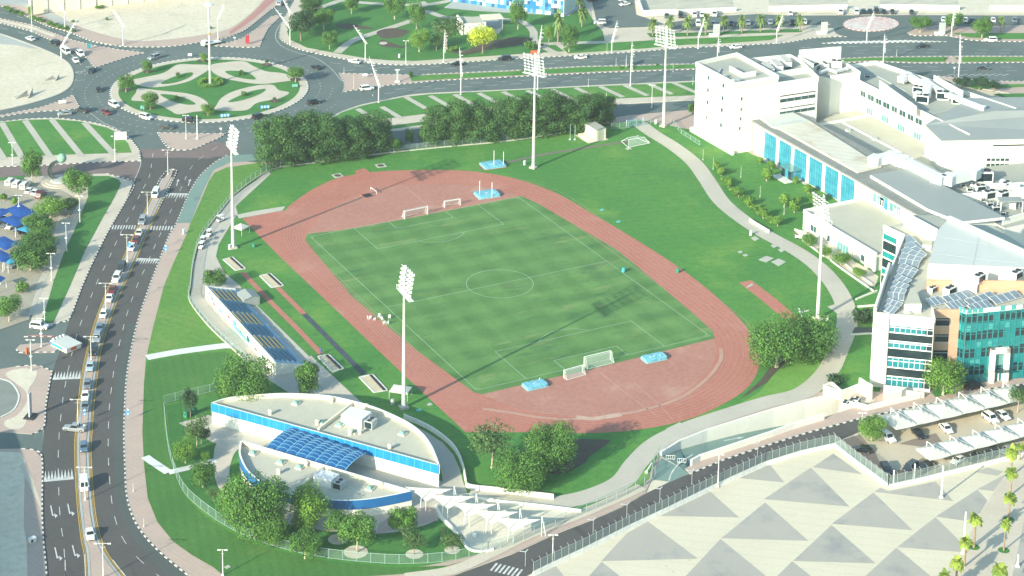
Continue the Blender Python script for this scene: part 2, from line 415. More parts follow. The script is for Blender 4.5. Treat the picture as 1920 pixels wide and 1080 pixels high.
# --- road surfaces
NS_R = [(372,1092),(352,1079),(310,1045),(275,1010),(250,972),(237,927),(234,872),(232,810),(236,720),(244,665),(257,607),(279,540),(297,492),(317,442),(330,420),(355,362),(375,330),(400,307),(425,291)]
NS_L = [(264,302),(262,315),(250,342),(237,375),(217,410),(200,440),(175,490),(155,535),(130,600),(110,662),(96,700),(86,760),(82,802),(79,860),(79,950),(81,1010),(86,1060),(88,1092)]
# everything that is carriageway at the junction and along the highway
sheet('junction_asphalt',[(-30,-20),(560,-20),(640,60),(960,85),(1100,85),(1500,60),(1620,30),(1960,40),(1960,175),(1790,155),(1500,170),(1300,170),(960,185),(700,215),(560,262),(470,300),(430,292),(300,330),(255,330),(200,330),(-40,320)],0.02,asph_old)
sheet('north_south_road',NS_R+[(400,290),(300,285),(262,284)]+NS_L,0.04,asph_new)
sheet('junction_red_surface',T(0,1,[(1045,40),(1250,30),(1330,55),(1440,52),(1510,25),(1600,-20),(1820,20),(1690,90),(1560,110),(1400,105),(1080,105)]),0.06,asph_pink)
# brighter green-grey outer lane of the east carriageway
sheet('east_outer_lane',[(372,1092)]+NS_R[1:11]+[(240,607),(228,665),(216,720),(213,810),(215,872),(217,927),(228,972),(252,1012),(284,1048),(325,1092)],0.055,asph_ns)
sheet('west_side_road',[(-40,312),(0,313),(175,306),(250,303),(264,303),(258,325),(250,343),(200,325),(0,336),(-40,338)],0.05,asph_pink)
sheet('service_road',[(430,291),(480,284),(560,268),(730,247),(800,240),(1146,197),(1290,189),(1330,190),(1330,205),(1285,207),(1180,216),(1135,224),(1000,246),(800,268),(560,297),(480,305),(440,300)],0.05,asph_old)
sheet('kiosk_apron',[(-40,600),(0,612),(30,600),(60,585),(130,602),(112,660),(98,700),(60,690),(0,695),(-40,700)],0.07,asph_old)
sheet('lower_side_street',[(-40,806),(20,812),(80,800),(79,860),(40,842),(0,842),(-40,846)],0.06,MATS['worn_asphalt'])
SERV_U = [(1960,716),(1920,721),(1852,731),(1802,745),(1690,768),(1615,784),(1515,811),(1435,836),(1360,861),(1292,889),(1257,903),(1210,926),(1165,952),(1110,976),(1040,1003),(960,1040),(850,1080),(820,1094)]
SERV_D = [(970,1092),(995,1076),(1040,1054),(1095,1029),(1185,984),(1260,949),(1342,909),(1435,867),(1550,836),(1600,815),(1657,792),(1760,768),(1890,738),(1960,724)]
sheet('campus_service_road',SERV_U[::-1][:0]+SERV_U+SERV_D,0.05,asph_new)
# --- pavements and sand lots of the junction
P0,P1 = 0.0,0.15
B1 = [(-40,-30),(-10,5),(5,13),(50,31),(87,48),(130,61),(175,78),(225,87),(275,88.5),(325,87),(387,78),(425,71.5),(457,58),(480,41),(502,23),(517,11),(526,-6),(540,-30)]
block('north_pavement',B1,P0,P1,[paving_pink,kerb_g])
kerb('kerb',B1[1:-1],BW,h=.18)
sheet('north_sand_lot',[(100,18),(105,30),(125,40),(150,51),(200,67),(250,77),(300,76),(375,67),(425,56),(455,38),(480,16),(500,-8),(510,-30),(60,-30)],0.17,sand,True)
sheet('north_grey_paving',[(-40,-30),(0,8),(40,12),(75,26),(110,47),(140,56),(140,50),(110,30),(92,21),(57,8),(40,-30)],0.19,paving_grey)
sheet('red_path',[(545,-30),(532,-10),(515,0),(480,25),(450,45),(460,40),(480,30),(500,13),(512,4),(528,-12),(535,-30)][:0] or [(430,60),(455,42),(480,20),(505,-8),(515,-30),(535,-30),(522,-4),(500,14),(478,34),(455,51),(432,65)],0.19,paving_red)
B2 = [(-40,24),(0,35),(60,47),(110,66),(135,75),(170,84),(220,93),(272,99.5),(240,107),(210,117),(179,127),(172,121),(165,110),(150,101),(125,92),(112,84),(90,73),(60,59),(0,43),(-40,33)]
block('west_traffic_island',B2,P0,P1,[paving_pink,kerb_g]); kerb('kerb',B2,BW,h=.18,closed=True,curve=False)
sheet('west_median_verge',[(-40,27),(0,37.5),(60,50),(105,67),(100,70),(60,56),(0,41),(-40,31)],0.18,sandsoft)
B3 = [(-60,48),(0,63.5),(37,76),(82,93),(112,107),(130,121),(137,135),(137,150),(130,164),(112,176),(75,189),(37,199),(0,207),(-60,219)]
block('west_sand_lot',B3,P0,P1,[sand,kerb_g]); kerb('kerb',B3,[kerb_g],h=.18)
sheet('west_lot_paving',[(-40,52),(0,65),(40,80),(72,92),(60,92),(35,86),(0,83),(-40,82)],0.17,paving_grey)
B4 = [(-60,231),(0,217),(40,209),(75,202),(105,192),(137,179),(143,190),(150,203),(120,207),(75,209.5),(40,213),(0,220.5),(-60,232)]
block('south_west_traffic_island',B4,P0,P1,[paving_pink,kerb_g]); kerb('kerb',B4[1:-1],BW,h=.18,curve=False)
B5 = [(-60,233),(0,229),(50,223.5),(105,222),(150,226.5),(187,233),(217,243),(240,256),(252,270),(261,283),(264,302),(250,302.5),(175,305),(90,310),(0,313),(-60,316)]
block('west_verge_pavement',B5,P0,P1,[paving_beige,kerb_g]); kerb('kerb',B5[1:11],BW,h=.18); kerb('kerb',B5[10:15],BW,h=.18)
sheet('west_striped_lawn',[(-60,237),(0,230),(50,225.5),(103,224.5),(150,228.5),(200,240),(224,252),(240,270),(247,287),(150,290),(0,296),(-60,298)],0.19,lawn)
for a,b,c,d in ((-35,238,5,300),(0,231,39,297),(44,227,92,296),(94,225,150,294),(155,231,212,292)):
    ribbon('lawn_path',[(a+3,b),(c+3,d)],2.1,0.22,concrete,False)
B6 = [(295,249),(340,250),(390,251),(424,250),(410,260),(386,270),(375,276),(357,281.5),(332,282),(315,277),(306,267),(300,257)]
block('south_traffic_island',B6,P0,P1,[paving_pink,kerb_g]); kerb('kerb',B6,BW,h=.18,closed=True,curve=False)
B7 = [(515,3),(509,31),(480,55),(455,72),(430,80),(402,86),(430,88),(470,89.5),(487,88),(492,74),(502,54),(527,27.5),(545,4)]
block('north_traffic_island',[(509,31),(480,55),(455,72),(430,80),(402,86),(430,88),(470,89.5),(487,88),(492,74),(502,54),(528,28)],P0,P1,[paving_pink,kerb_g])
kerb('kerb',[(528,28),(509,31),(480,55),(455,72),(430,80),(402,86),(430,88),(470,89.5),(487,88),(492,74),(502,54),(528,28)],BW,h=.18,curve=False)
B8 = [(636,137.5),(640,146),(646,156),(645,168),(642,174.5),(655,171),(730,160),(830,151),(960,144.5),(1135,136),(1305,130),(1500,122),(1635,115.5),(1715,118.5),(1800,118.5),(1960,117),(1960,106),(1800,106),(1635,107.5),(1500,113),(1305,120),(1085,125.5),(960,133),(770,141),(700,139.5)]
block('highway_median',B8,P0,P1,[paving_pink,kerb_g]); kerb('kerb',B8,BW,h=.18,closed=True,curve=False)
sheet('median_lawn',[(768,143),(960,134.5),(1085,127),(1305,121.5),(1500,114.5),(1635,109),(1775,107.5),(1773,116.5),(1715,117),(1635,114),(1305,128.5),(1135,134),(960,142.5),(830,149.5),(772,153)],0.19,lawn)
sheet('median_lawn',[(1803,107.5),(1960,107.5),(1960,115.8),(1803,117)],0.19,lawn_y)
# --- roundabout
RC = (-15.3,186.0)
def circ(r,n=72): return [(RC[0]+r*math.cos(2*math.pi*k/n),RC[1]+r*math.sin(2*math.pi*k/n)) for k in range(n)]
block('roundabout_island',circ(33.8),P0,P1,[kerb_w,kerb_g],world=True)
kerb('kerb',circ(33.8),BW,h=.18,curve=False,world=True,closed=True)
sheet('roundabout_apron',circ(33.3),0.17,paving_beige,world=True)
sheet('roundabout_lawn',circ(30.9),0.20,lawn_d,world=True)
def petal(pts): sheet('roundabout_paving',T(0,0,pts),0.24,paving_beige,True,4)
petal([(995,605),(1100,580),(1230,550),(1330,490),(1450,488),(1570,495),(1560,530),(1500,570),(1400,620),(1250,650),(1120,660),(1030,640)])
petal([(1575,495),(1700,470),(1830,465),(1900,500),(2000,540),(2130,555),(2210,600),(2100,620),(1950,635),(1790,615),(1680,590),(1600,550)])
petal([(1040,665),(1150,678),(1260,690),(1400,705),(1500,735),(1560,780),(1540,830),(1450,845),(1335,862),(1270,830),(1190,790),(1080,765),(985,755),(1020,700)])
petal([(1620,800),(1660,740),(1750,690),(1900,650),(2040,640),(2090,680),(2170,700),(2100,740),(2000,760),(1920,780),(1850,830),(1700,835),(1600,825)])
for pts in ([(1205,630),(1280,590),(1380,555),(1445,550),(1430,580),(1350,615),(1260,634)],[(1690,540),(1760,536),(1850,545),(1915,590),(1900,602),(1800,590),(1720,565)],
            [(1205,712),(1300,718),(1400,745),(1468,785),(1400,790),(1300,768),(1230,735)],[(1710,768),(1780,730),(1880,690),(1990,672),(1960,705),(1860,745),(1760,768)]):
    sheet('roundabout_lawn',T(0,0,pts),0.28,lawn_d,True,4)
for c in ((1110,540),(945,680),(1130,810),(1560,850),(1515,460),(2215,600),(2060,762),(2000,490)):
    p = G(c[0]/4,c[1]/4); sheet('tree_bed',[(p.x+1.9*math.cos(a*.3927),p.y+1.9*math.sin(a*.3927)) for a in range(16)],0.245+.004*(c[0] % 3),soil,world=True)
# --- park north of the highway
B9 = [(548,8),(530,40),(525,57),(525,72),(540,83),(567,94.5),(630,108),(680,117),(730,121.5),(780,122),(855,118),(960,111),(1060,105.5),(1185,98),(1285,90),(1360,87),(1440,82.5),(1477,80),(1527,71.5),(1565,69.5),(1600,69),(1606,60),(1590,56),(1540,52),(1300,58),(1220,55),(1140,54),(1110,40),(1100,-30),(570,-30)]
block('park_pavement',B9,P0,P1,[paving_beige,kerb_g]); kerb('kerb',B9[:21],BW,h=.18)
sheet('park_lawn',[(575,8),(552,40),(538,60),(545,76),(575,90),(632,101),(685,110),(730,114),(780,115),(855,110),(960,103),(1058,97),(1040,84),(1060,79),(1135,82),(1130,60),(1112,40),(1078,-25),(575,-30)],0.19,lawn_d,False)
sheet('park_lawn',[(1065,101),(1180,94),(1285,85),(1360,82),(1445,76),(1470,66),(1400,69),(1270,74),(1140,81),(1075,84),(1055,92)],0.20,lawn)
sheet('park_lawn',[(1212,63),(1300,62),(1500,55),(1504,61),(1400,63.5),(1300,69),(1220,71)],0.20,lawn_d)
for pts,w in (([(632,100),(660,78),(710,60),(770,40),(790,30)],3.2),([(790,30),(800,22),(830,32),(870,34),(960,38),(985,45),(1000,60),(1003,78),(1030,95),(1050,103)],3.0),([(790,28),(785,14),(830,5),(880,-8)],3.0),([(570,20),(610,12),(640,2),(680,6),(760,10),(800,5)],3.0),([(1012,84),(1060,82),(1136,80)],3.0)):
    ribbon('park_path',pts,w,0.22,concrete)
sheet('planting_bed',T(1,0,[(905,245),(960,222),(1040,215),(1110,225),(1150,240),(1110,270),(1060,285),(960,292),(925,275)]),0.23,soil,True)
sheet('planting_bed',T(1,0,[(920,330),(950,300),(1000,320),(1100,350),(1140,345),(1120,360),(1000,360),(940,350)]),0.23,soil,True)
sheet('planting_bed',T(1,0,[(1440,380),(1560,385),(1700,330),(1900,285),(1990,290),(1960,340),(1750,375),(1600,410),(1480,400)]),0.23,soil,True)
sheet('planting_bed',T(1,0,[(600,190),(700,180),(880,215),(800,222),(640,218)]),0.23,soil,True)
sheet('planting_bed',T(2,0,[(-60,320),(60,285),(140,290),(150,310),(60,345),(-40,350)]),0.23,soil,True)
sheet('plaza_by_checkered_block',[(832,16),(850,3),(1000,22),(1060,18),(1080,-20),(1100,10),(1066,31),(985,27),(900,22)],0.24,paving_grey)
sheet('shelter_court',T(1,0,[(1700,150),(1830,140),(1860,200),(1820,260),(1720,240)]),0.24,paving_grey)
# --- car parks and lots at the top right
sheet('car_park_asphalt',[(1104,-20),(1185,-30),(1192,28),(1246,46),(1208,51),(1142,53),(1120,46)],0.17,asph_old)
sheet('car_park_asphalt',[(1246,45),(1320,32),(1420,27),(1480,30),(1700,29),(1960,30),(1960,52),(1760,40),(1690,55),(1600,62),(1590,52),(1555,45),(1440,53),(1300,58),(1250,53)],0.18,asph_old)
sheet('lot_forecourt',[(1192,-30),(1204,33),(1268,30),(1400,24),(1440,25),(1960,27),(1960,-30)],0.16,sandsoft)
sheet('dug_over_lot',[(1200,-20),(1206,17),(1265,19),(1376,14),(1370,-20)],0.20,spots(mat('dug_earth',(.46,.45,.36),(.54,.50,.41),.2),(.30,.33,.27),.25,.5,.62,.7,(.3,2,1)))
sheet('dug_over_lot',[(1440,-20),(1442,10),(1590,9),(1585,-20)],0.20,MATS['dug_earth'])
sheet('dug_over_lot',[(1648,-20),(1650,11),(1798,12),(1790,-20)],0.20,MATS['dug_earth'])
SR = (237.0,146.6)
block('small_roundabout',[(SR[0]+11.3*math.cos(k*.1309),SR[1]+8.6*math.sin(k*.1309)) for k in range(48)],P0,.3,[mat('roundabout_mosaic',(.60,.55,.52),(.55,.32,.30),.12,c3=(.66,.64,.60),scale3=.5,amt3=.8),kerb_g],world=True)
kerb('kerb',[(SR[0]+11.3*math.cos(k*.1309),SR[1]+8.6*math.sin(k*.1309)) for k in range(48)],[kerb_w,terracotta],h=.33,curve=False,world=True,closed=True)
sheet('small_roundabout_road',[(1565,60),(1575,36),(1640,29),(1700,34),(1715,48),(1700,62),(1640,72),(1590,70)],0.185,asph_old,True)
B10 = [(1702,62),(1715,67.5),(1777,67.5),(1815,75),(1870,78),(1960,79),(1960,48),(1900,48),(1830,52),(1760,47),(1715,55)]
block('car_park_pavement',B10,P0,P1+.05,[paving_pink,kerb_g]); kerb('kerb',B10[:6],BW,h=.22)
sheet('roadside_lawn',[(1785,63),(1960,63),(1960,75),(1870,74),(1815,71)],0.23,lawn)
B11 = [(1540,81.5),(1575,78.5),(1700,76),(1775,78.5),(1700,79.5),(1575,82)]
block('slip_road_median',B11,P0,P1,[kerb_w,kerb_g]); kerb('kerb',B11,BW,h=.18,curve=False,closed=True)
# --- verge between the highway and the service road
B12 = [(560,262),(600,235),(637,212),(675,198),(710,190.5),(755,181),(805,175.5),(960,168.5),(1110,161),(1302,152.5),(1420,148),(1420,185),(1290,188),(1146,196),(800,238),(730,246),(600,262)]
block('highway_verge_pavement',B12,P0,P1,[paving_beige,kerb_g]); kerb('kerb',B12[1:12],[kerb_g],h=.18)
sheet('striped_verge_lawn',[(580,248),(620,225),(640,212),(675,200),(710,192),(755,183),(805,177.5),(960,170),(1110,163),(1302,154.5),(1420,150),(1420,176),(1290,180),(1150,186),(940,200),(800,214),(720,224),(600,254)],0.19,lawn)
sheet('striped_verge_lawn',[(722,238),(800,228),(800,234),(726,244)],0.19,lawn_d)
for k in range(16):
    x0 = 670+k*45.5; y0 = 205-(x0-670)*.085 if x0 < 760 else 183-(x0-760)*.0545
    if 1010 < x0 < 1085: pass
    ribbon('lawn_path',[(x0,y0),(x0+38+k*.5,y0+23-k*.3)],2.0,0.22,concrete,False)
B13 = [(1757,143),(1807,147),(1850,152),(1920,153),(1960,154),(1960,200),(1890,175),(1800,160)]
block('east_verge',B13,P0,P1,[paving_pink,kerb_g]); kerb('kerb',B13[:5],BW,h=.18)
sheet('east_verge_lawn',[(1800,160),(1960,158),(1960,162),(1830,168)],0.19,lawn); sheet('east_verge_lawn',[(1860,177),(1960,175),(1960,186),(1890,184)],0.19,lawn_d)
# --- west car park side
B14 = [(-60,338),(0,336),(90,330),(200,326),(250,342),(237,375),(217,410),(200,440),(175,490),(155,535),(130,599),(118,603),(92,612),(75,612),(57,605),(62,588),(70,570),(0,600),(-60,610)]
block('car_park_surround',B14,P0,P1,[paving_beige,kerb_g]); kerb('kerb',B14[3:15],BW,h=.18,w=.3)
sheet('car_park_bays',[(-60,345),(30,338),(100,350),(130,365),(150,380),(130,410),(100,470),(70,530),(55,600),(-60,640)],0.18,mat('car_park_blocks',(.34,.31,.25),(.39,.36,.29),.2,c3=(.27,.25,.21),scale3=1.2))
sheet('car_park_lane',[(110,405),(142,412),(110,470),(85,530),(62,590),(50,600),(70,540),(90,480)],0.19,concrete)
sheet('roadside_lawn',[(165,331),(205,331),(223,338),(227,345),(215,370),(195,405),(160,470),(130,540),(100,606),(86,607),(76,606),(86,580),(100,530),(120,475),(145,420),(165,370)],0.20,lawn_d,False)  # shade over this strip is put into its deeper grass colour
sheet('roadside_lawn',[(-60,336),(0,334),(45,330),(45,337),(0,340),(-60,344)],0.19,lawn_d)
sheet('kiosk_pavement',[(30,655),(38,647),(95,643),(108,655),(100,663),(40,664)],0.16,paving_pink)
sheet('lane_island',[(45,632),(60,629),(103,630),(103,634),(60,633)],0.16,paving_red)
kerb('kerb',[(31,656),(36,662),(104,661)],BW,h=.2,curve=False); kerb('kerb',[(45,632),(104,632)],BW,h=.2,curve=False)
B15 = [(-60,690),(0,693),(30,688),(70,686),(97,697),(96,704),(86,760),(82,802),(60,815),(20,812),(-60,806)]
block('plinth_pavement',B15,P0,P1,[paving_pink,kerb_g]); kerb('kerb',B15[2:9],BW,h=.18)
sheet('plinth_sand',[(10,702),(40,692),(68,696),(66,712),(55,730),(52,745),(55,770),(45,800),(25,806),(10,800),(10,790),(32,780),(50,755),(48,735),(30,720)],0.17,sandsoft,True)
sheet('drop_off_surface',[(-60,710),(0,711),(20,718),(33,735),(35,750),(25,770),(0,784),(-60,790)],0.18,mat('loop_surface',(.20,.22,.20),(.24,.26,.24),.2),True)
kerb('kerb',[(0,711),(20,718),(33,735),(35,750),(25,770),(0,784)],[kerb_w],h=.24,w=.4)
B16 = [(-60,846),(0,843),(40,842),(65,845),(79,860),(79,950),(81,1010),(86,1060),(88,1095),(-60,1110)]
block('south_west_pavement',B16,P0,P1,[paving_pink,kerb_g]); kerb('kerb',B16[2:9],BW,h=.18)
sheet('south_west_sand',[(-60,850),(0,848),(38,850),(48,865),(46,900),(45,960),(45,990),(50,1020),(52,1095),(-60,1110)],0.17,sand)
sheet('stepping_paving',[(36,875),(45,868),(62,900),(78,948),(78,960),(60,920)],0.175,paving_beige)
# --- median of the north-south road
MED_L = [(322,318),(312,322),(300,336),(285,367),(260,420),(235,475),(204,537),(196,555),(175,612),(160,670),(151,717),(144,780),(142,807),(140,830),(141,885),(145,950),(152,1010),(158,1042),(161,1095)]
MED_R = [(322,318),(331,322),(316,355),(297,392),(260,475),(240,520),(232,537),(229,543),(215,577),(192,647),(184,695),(177,752),(173,807),(171,830),(171,860),(176,935),(183,985),(194,1022),(211,1052),(245,1095)]
ml = wline(MED_L); mr_ = wline(MED_R)
mb = MB(); mb.prism(offset_line(ml,1.15)+offset_line(mr_,-1.15)[::-1],0.0,0.16,m=1,mt=0)
tag(mb.build('road_median',[paving_pink,kerb_g]),kind='structure')
mb = MB()
for L_,sgn in ((ml,1),(mr_,-1)):
    P = resample(L_,1.0)[8:]
    ribbon_faces(mb,P,-.10,.10,0.07);
    P2 = offset_line(P,sgn*.32); ribbon_faces(mb,P2,-.07,.07,0.07)
tag(mb.build('yellow_edge_line',yellow_paint),kind='structure')
mb = MB()
for L_,sgn in ((ml,1),(mr_,-1)): ribbon_faces(mb,offset_line(resample(L_,1.0)[8:],sgn*.8),-.28,.28,0.085)
tag(mb.build('median_edge_strip',paving_grey),kind='structure')  # grey strips between the yellow lines and the raised median
kerb('kerb',MED_L[:4],BW,h=.2,w=.3); kerb('kerb',MED_R[:4],BW,h=.2,w=.3)
# lane lines
LINES = MB()
dashes(LINES,wline([(287,288),(280,331),(270,351),(259,372),(249,394),(232,425),(215,461),(204,485),(192,509),(180,534),(169,561),(159,587),(145,625),(132,676),(120,735),(116,767),(112,800),(110,834),(109,870),(110,910),(111,944),(114,982),(119,1017),(122,1060),(123,1095)]),4.0,4.6,.16,.08)
dashes(LINES,wline([(407,275),(384,291),(366,305),(353,323),(344,344),(334,365),(325,385),(315,407),(305,429),(295,452),(284,475),(274,500),(262,524),(252,550),(242,577),(234,604),(227,632),(220,661),(214,691),(210,721),(206,753),(204,786),(203,820),(203,855),(205,890),(208,927),(214,965),(227,1004),(252,1040),(286,1071),(310,1090)]),4.0,4.7,.16,.08)
# roundabout rings, arcs in metres from its centre
for r,a0,a1 in ((38.0,0,6.283),(42.2,1.9,5.9),(46.8,2.7,4.2),(46.8,4.9,5.5)):
    dashes(LINES,[Vector((RC[0]+r*math.cos(a0+(a1-a0)*k/90),RC[1]+r*math.sin(a0+(a1-a0)*k/90))) for k in range(91)],1.4,1.5,.18,.08)
# give-way lines and highway lane lines
for pts in ([(0,23),(30,30),(105,58),(190,84),(280,96),(330,97)],[(0,52),(45,63),(100,82),(140,108),(160,135)],[(645,133),(700,129),(780,131),(870,127),(960,123),(1130,115),(1300,106)],[(620,118),(700,126),(800,126),(960,118),(1130,110),(1300,100),(1400,95)],[(720,176),(800,168),(960,158),(1130,149),(1300,142)],[(740,168),(830,160),(960,152),(1130,143),(1300,136)],
            [(1560,95),(1700,94),(1800,94),(1950,94)],[(1600,100),(1700,99.5),(1800,100),(1950,100)],[(1500,90),(1560,88),(1640,87.5),(1770,87)],[(1700,133),(1800,132.5),(1950,133)],[(1690,125),(1800,126),(1950,126)]):
    dashes(LINES,wline(pts),4.5,4.5,.2,.08)
for pts in ([(640,152),(620,128),(590,108),(560,100),(530,88),(517,72),(520,55),(534,34)],[(636,136),(655,139),(770,140),(960,131.5),(1085,124.5),(1305,118.5)],[(1635,106),(1800,105),(1950,105)],[(137,179),(143,190),(150,203),(170,213),(190,228),(217,241),(236,252)],
            [(160,150),(137,152)],[(700,193),(755,182.5),(850,176),(1110,162.5),(1300,154)],[(260,283),(264,302),(262,315),(251,341)],[(122,1050),(123,1095)],[(159,1040),(161,1095)],[(211,1050),(245,1093)]):
    ribbon_faces(LINES,resample(wline(pts),1.5),-.10,.10,.08)
tag(LINES.build('road_lines',white_paint),kind='structure')
FAD = MB()
for pts in ([(262,1),(420,92)],): pass
for (a,b) in (((137,152),(165,137)),((427,249),(480,247)),((480,247),(510,240)),((345,258),(300,300))):
    dashes(FAD,wline([a,b]),.7,.7,.5,.085)
tag(FAD.build('give_way_line',white_paint),kind='structure')
# hatched humps and zebra stripes
MK = MB()
def teeth(a,b,n,depth,flip=1):
    A,B = G(*a),G(*b); d = (B-A); t = d.normalized(); nrm = Vector((-t.y,t.x,0))*flip
    w = d.length/n
    for k in range(n):
        p = A+t*(w*k); q = A+t*(w*(k+1)); r = A+t*(w*(k+.5))+nrm*depth
        MK.face([(v.x,v.y,.11) for v in ((p,q,r) if flip > 0 else (q,p,r))])
    for s in (-.55,):
        MK.face([(v.x,v.y,.105) for v in ((A+nrm*s,B+nrm*s,B,A) if flip > 0 else (A,B,B+nrm*s,A+nrm*s))])
teeth((313,362.5),(357,363.5),9,-4.2,1); teeth((257,484.5),(303,486),10,-4.2,1)
teeth((99,711),(151,709),9,4.0,1); teeth((82,902),(138,897),9,4.4,1)
def zebra(a,b,n,L):
    A,B = G(*a),G(*b); d = B-A; t = d.normalized(); nrm = Vector((-t.y,t.x,0)); w = d.length/n
    for k in range(n):
        p = A+t*(w*k); q = A+t*(w*(k+.5))
        MK.face([(v.x,v.y,.10) for v in (p,q,q+nrm*L,p+nrm*L)])
zebra((209,430.5),(255,430.5),9,3.0); zebra((281,432),(330,432),9,3.0)
zebra((930,1056),(985,1070),7,-3.2)
def arrow(base,tip,turn=0):
    A,B = G(*base),G(*tip); d = B-A; L = d.length; t = d.normalized(); nr = Vector((-t.y,t.x,0))
    w = .14
    def f(pts): MK.poly([(A+t*u+nr*v).to_tuple()[:2]+(.10,) for u,v in pts],z=.10)
    f([(0,-w),(L*.72,-w),(L*.72,w),(0,w)])
    if turn == 0: f([(L*.7,-.5),(L,0),(L*.7,.5)])
    else:
        f([(L*.72,-w),(L*.72,turn*.45),(L*.80,turn*.45),(L*.80,-w)] if turn > 0 else [(L*.72,w),(L*.80,w),(L*.80,turn*.9),(L*.72,turn*.9)])
        f([(L*.62,turn*.40),(L*1.0,turn*.40),(L*.82,turn*1.05)])
for a,b in (((331,349),(335,336)),((353,349),(357,336))): arrow(a,b)
for a,b in (((95,948),(100,973)),((127,945),(132,969)),((103,1027),(109,1053)),((136,1023),(142,1048))): arrow(a,b,1)
arrow((1357,827),(1395,820));
for c,s in (((149,136),1.6),((167,126),1.2)):
    p = G(*c)
    for k in range(3):
        a,b = 2.1*k+.5,2.1*(k+1)+.5
        MK.bar(p+Vector((math.cos(a)*s,math.sin(a)*s,.1)),p+Vector((math.cos(b)*s,math.sin(b)*s,.1)),.25,.01)
for k in range(9):
    MK.bar(G(1775+k*13,142,.1),G(1788+k*13,138.5,.1),.3,.01)
tag(MK.build('road_markings',white_paint),kind='structure')
# --- school block: pavement, lawns
SCH = [(352,1079),(310,1045),(275,1010),(250,972),(237,927),(234,872),(232,810),(236,720),(244,665),(257,607),(279,540),(297,492),(317,442),(330,420),(355,362),(375,330),(400,307),(425,291.5),(440,300),(480,306)]
SCHN = [(560,298),(680,285),(800,270),(960,252),(1095,233),(1180,217),(1285,208),(1330,206)]
block('school_side_pavement',SCH+SCHN+[(1420,240),(1560,240),(1560,400),(1700,500),(1760,600),(1760,740),(1640,752),(1576,742),(1510,756),(1450,772),(1385,792),(1325,811),(1275,831),(1238,853),(1222,898),(1210,925),(1165,951),(1110,975),(1040,1002),(960,1039),(850,1079),(800,1110),(372,1092)],P0,P1,[paving_pink,kerb_g])
kerb('kerb',SCH[:18],BW,h=.19,w=.32)
sheet('cycle_lane',[(330,419),(355,363),(375,331),(400,308),(425,293),(470,290),(480,292),(480,302),(430,306),(400,320),(380,360),(357,419)],0.17,cycle_green)
LAWN_W = [(420,1079),(400,1065),(360,1042),(325,1017),(295,980),(277,935),(270,872),(267,810),(270,720),(274,672),(287,615),(307,538),(325,495),(350,440),(357,420),(375,380),(392,340),(402,325),(425,315),(480,307),(492,308)]
sheet('school_lawn',LAWN_W+[(500,312),(560,302),(680,289),(800,275),(960,257),(1095,238),(1200,226),(1300,245),(1400,285),(1560,370),(1700,490),(1740,600),(1660,640),(1650,736),(1560,730),(1440,760),(1310,800),(1245,835),(1222,880),(1205,915),(1110,956),(1040,990),(930,1030),(860,1050),(800,1062),(600,1088),(440,1095)],0.19,lawn)
FENCE_W = [(480,337),(435,370),(400,415),(375,450),(362,495),(357,539),(355,565),(390,612),(435,655),(457,675)]
sheet('sunny_bank_lawn',LAWN_W[9:]+[(497,322)]+FENCE_W+[(420,660),(350,665),(278,676)],0.21,lawn_y)
sheet('front_lawn',[(278,679),(350,668),(440,660),(470,690),(420,740),(310,757),(306,800),(316,850),(330,890),(345,930),(385,970),(440,1005),(480,1025),(600,1052),(740,1066),(840,1062),(890,1048),(800,1075),(600,1088),(430,1090)]+LAWN_W[1:9],0.21,spots(mat('roadside_turf',(.060,.170,.040),(.082,.205,.048),.05,c3=(.042,.128,.032),scale3=1.3,amt3=.45,bump=.25),(.19,.235,.07),.05,.58,.78,.6))
bands(MATS['roadside_turf'],(1,-.25),2.3,.7,(.74,.82,.7)); bands(lawn,(.3,1),3.1,.5,(.78,.84,.75)); bands(lawn_y,(.8,.5),2.6,.55,(.8,.85,.75))
sheet('clubhouse_lawn',[(312,762),(410,742),(480,760),(440,800),(400,830),(405,870),(440,930),(600,975),(740,985),(830,975),(880,1030),(820,1052),(740,1056),(600,1042),(480,1016),(440,996),(390,962),(350,925),(333,885),(322,850)],0.22,lawn_d)
# promenade along the west fence and the stand
sheet('stand_promenade',[(462,352),(435,372),(402,415),(377,452),(364,495),(359,539),(357,565),(392,612),(437,655),(460,677),(490,705),(540,737),(580,760),(690,760),(657,747),(617,702),(580,670),(480,572),(462,556),(450,537),(420,512),(405,482),(410,460),(436,417),(446,402),(442,388),(470,362),(508,327),(502,322),(480,340)],0.23,concrete)
sheet('spur_path',[(444,404),(480,396.5),(535,388),(530,396),(470,407),(448,411)],0.232,concrete)
sheet('stand_kerb_strip',[(583,668),(617,700),(690,768),(640,756),(612,735),(560,690)],0.25,paving_beige)
# white footpath over the front lawn, and the one by the clubhouse
ribbon('white_footpath',[(275,672),(330,662),(380,655),(420,650),(436,650)],3.0,0.252,mat('white_path',(.68,.69,.67),(.60,.61,.60),.5),True)
for pts,w in (([(272,858),(280,864),(316,888)],2.2),([(316,888),(350,880),(405,865)],2.0)):
    ribbon('white_footpath',pts,w,0.275+w*.004,MATS['white_path'],False)
sheet('clubhouse_path',[(405,835),(440,815),(470,815),(450,840),(436,860),(432,900),(470,940),(600,970),(700,960),(790,945),(820,975),(740,1000),(640,1000),(540,985),(470,960),(420,930),(402,890)],0.26,paving_beige,True)
sheet('clubhouse_court',[(390,780),(470,800),(830,905),(835,930),(790,955),(700,960),(560,900),(460,850),(440,835),(400,832),(335,795)],0.268,concrete)
for c,r in (((667,1037),2.6),((777,1041),1.9),((848,1033),1.7),((634,1013),2.2)):
    p = G(*c); sheet('tree_bed',[(p.x+r*math.cos(a*.3927),p.y+r*math.sin(a*.3927)) for a in range(16)],0.262,sandsoft,world=True)
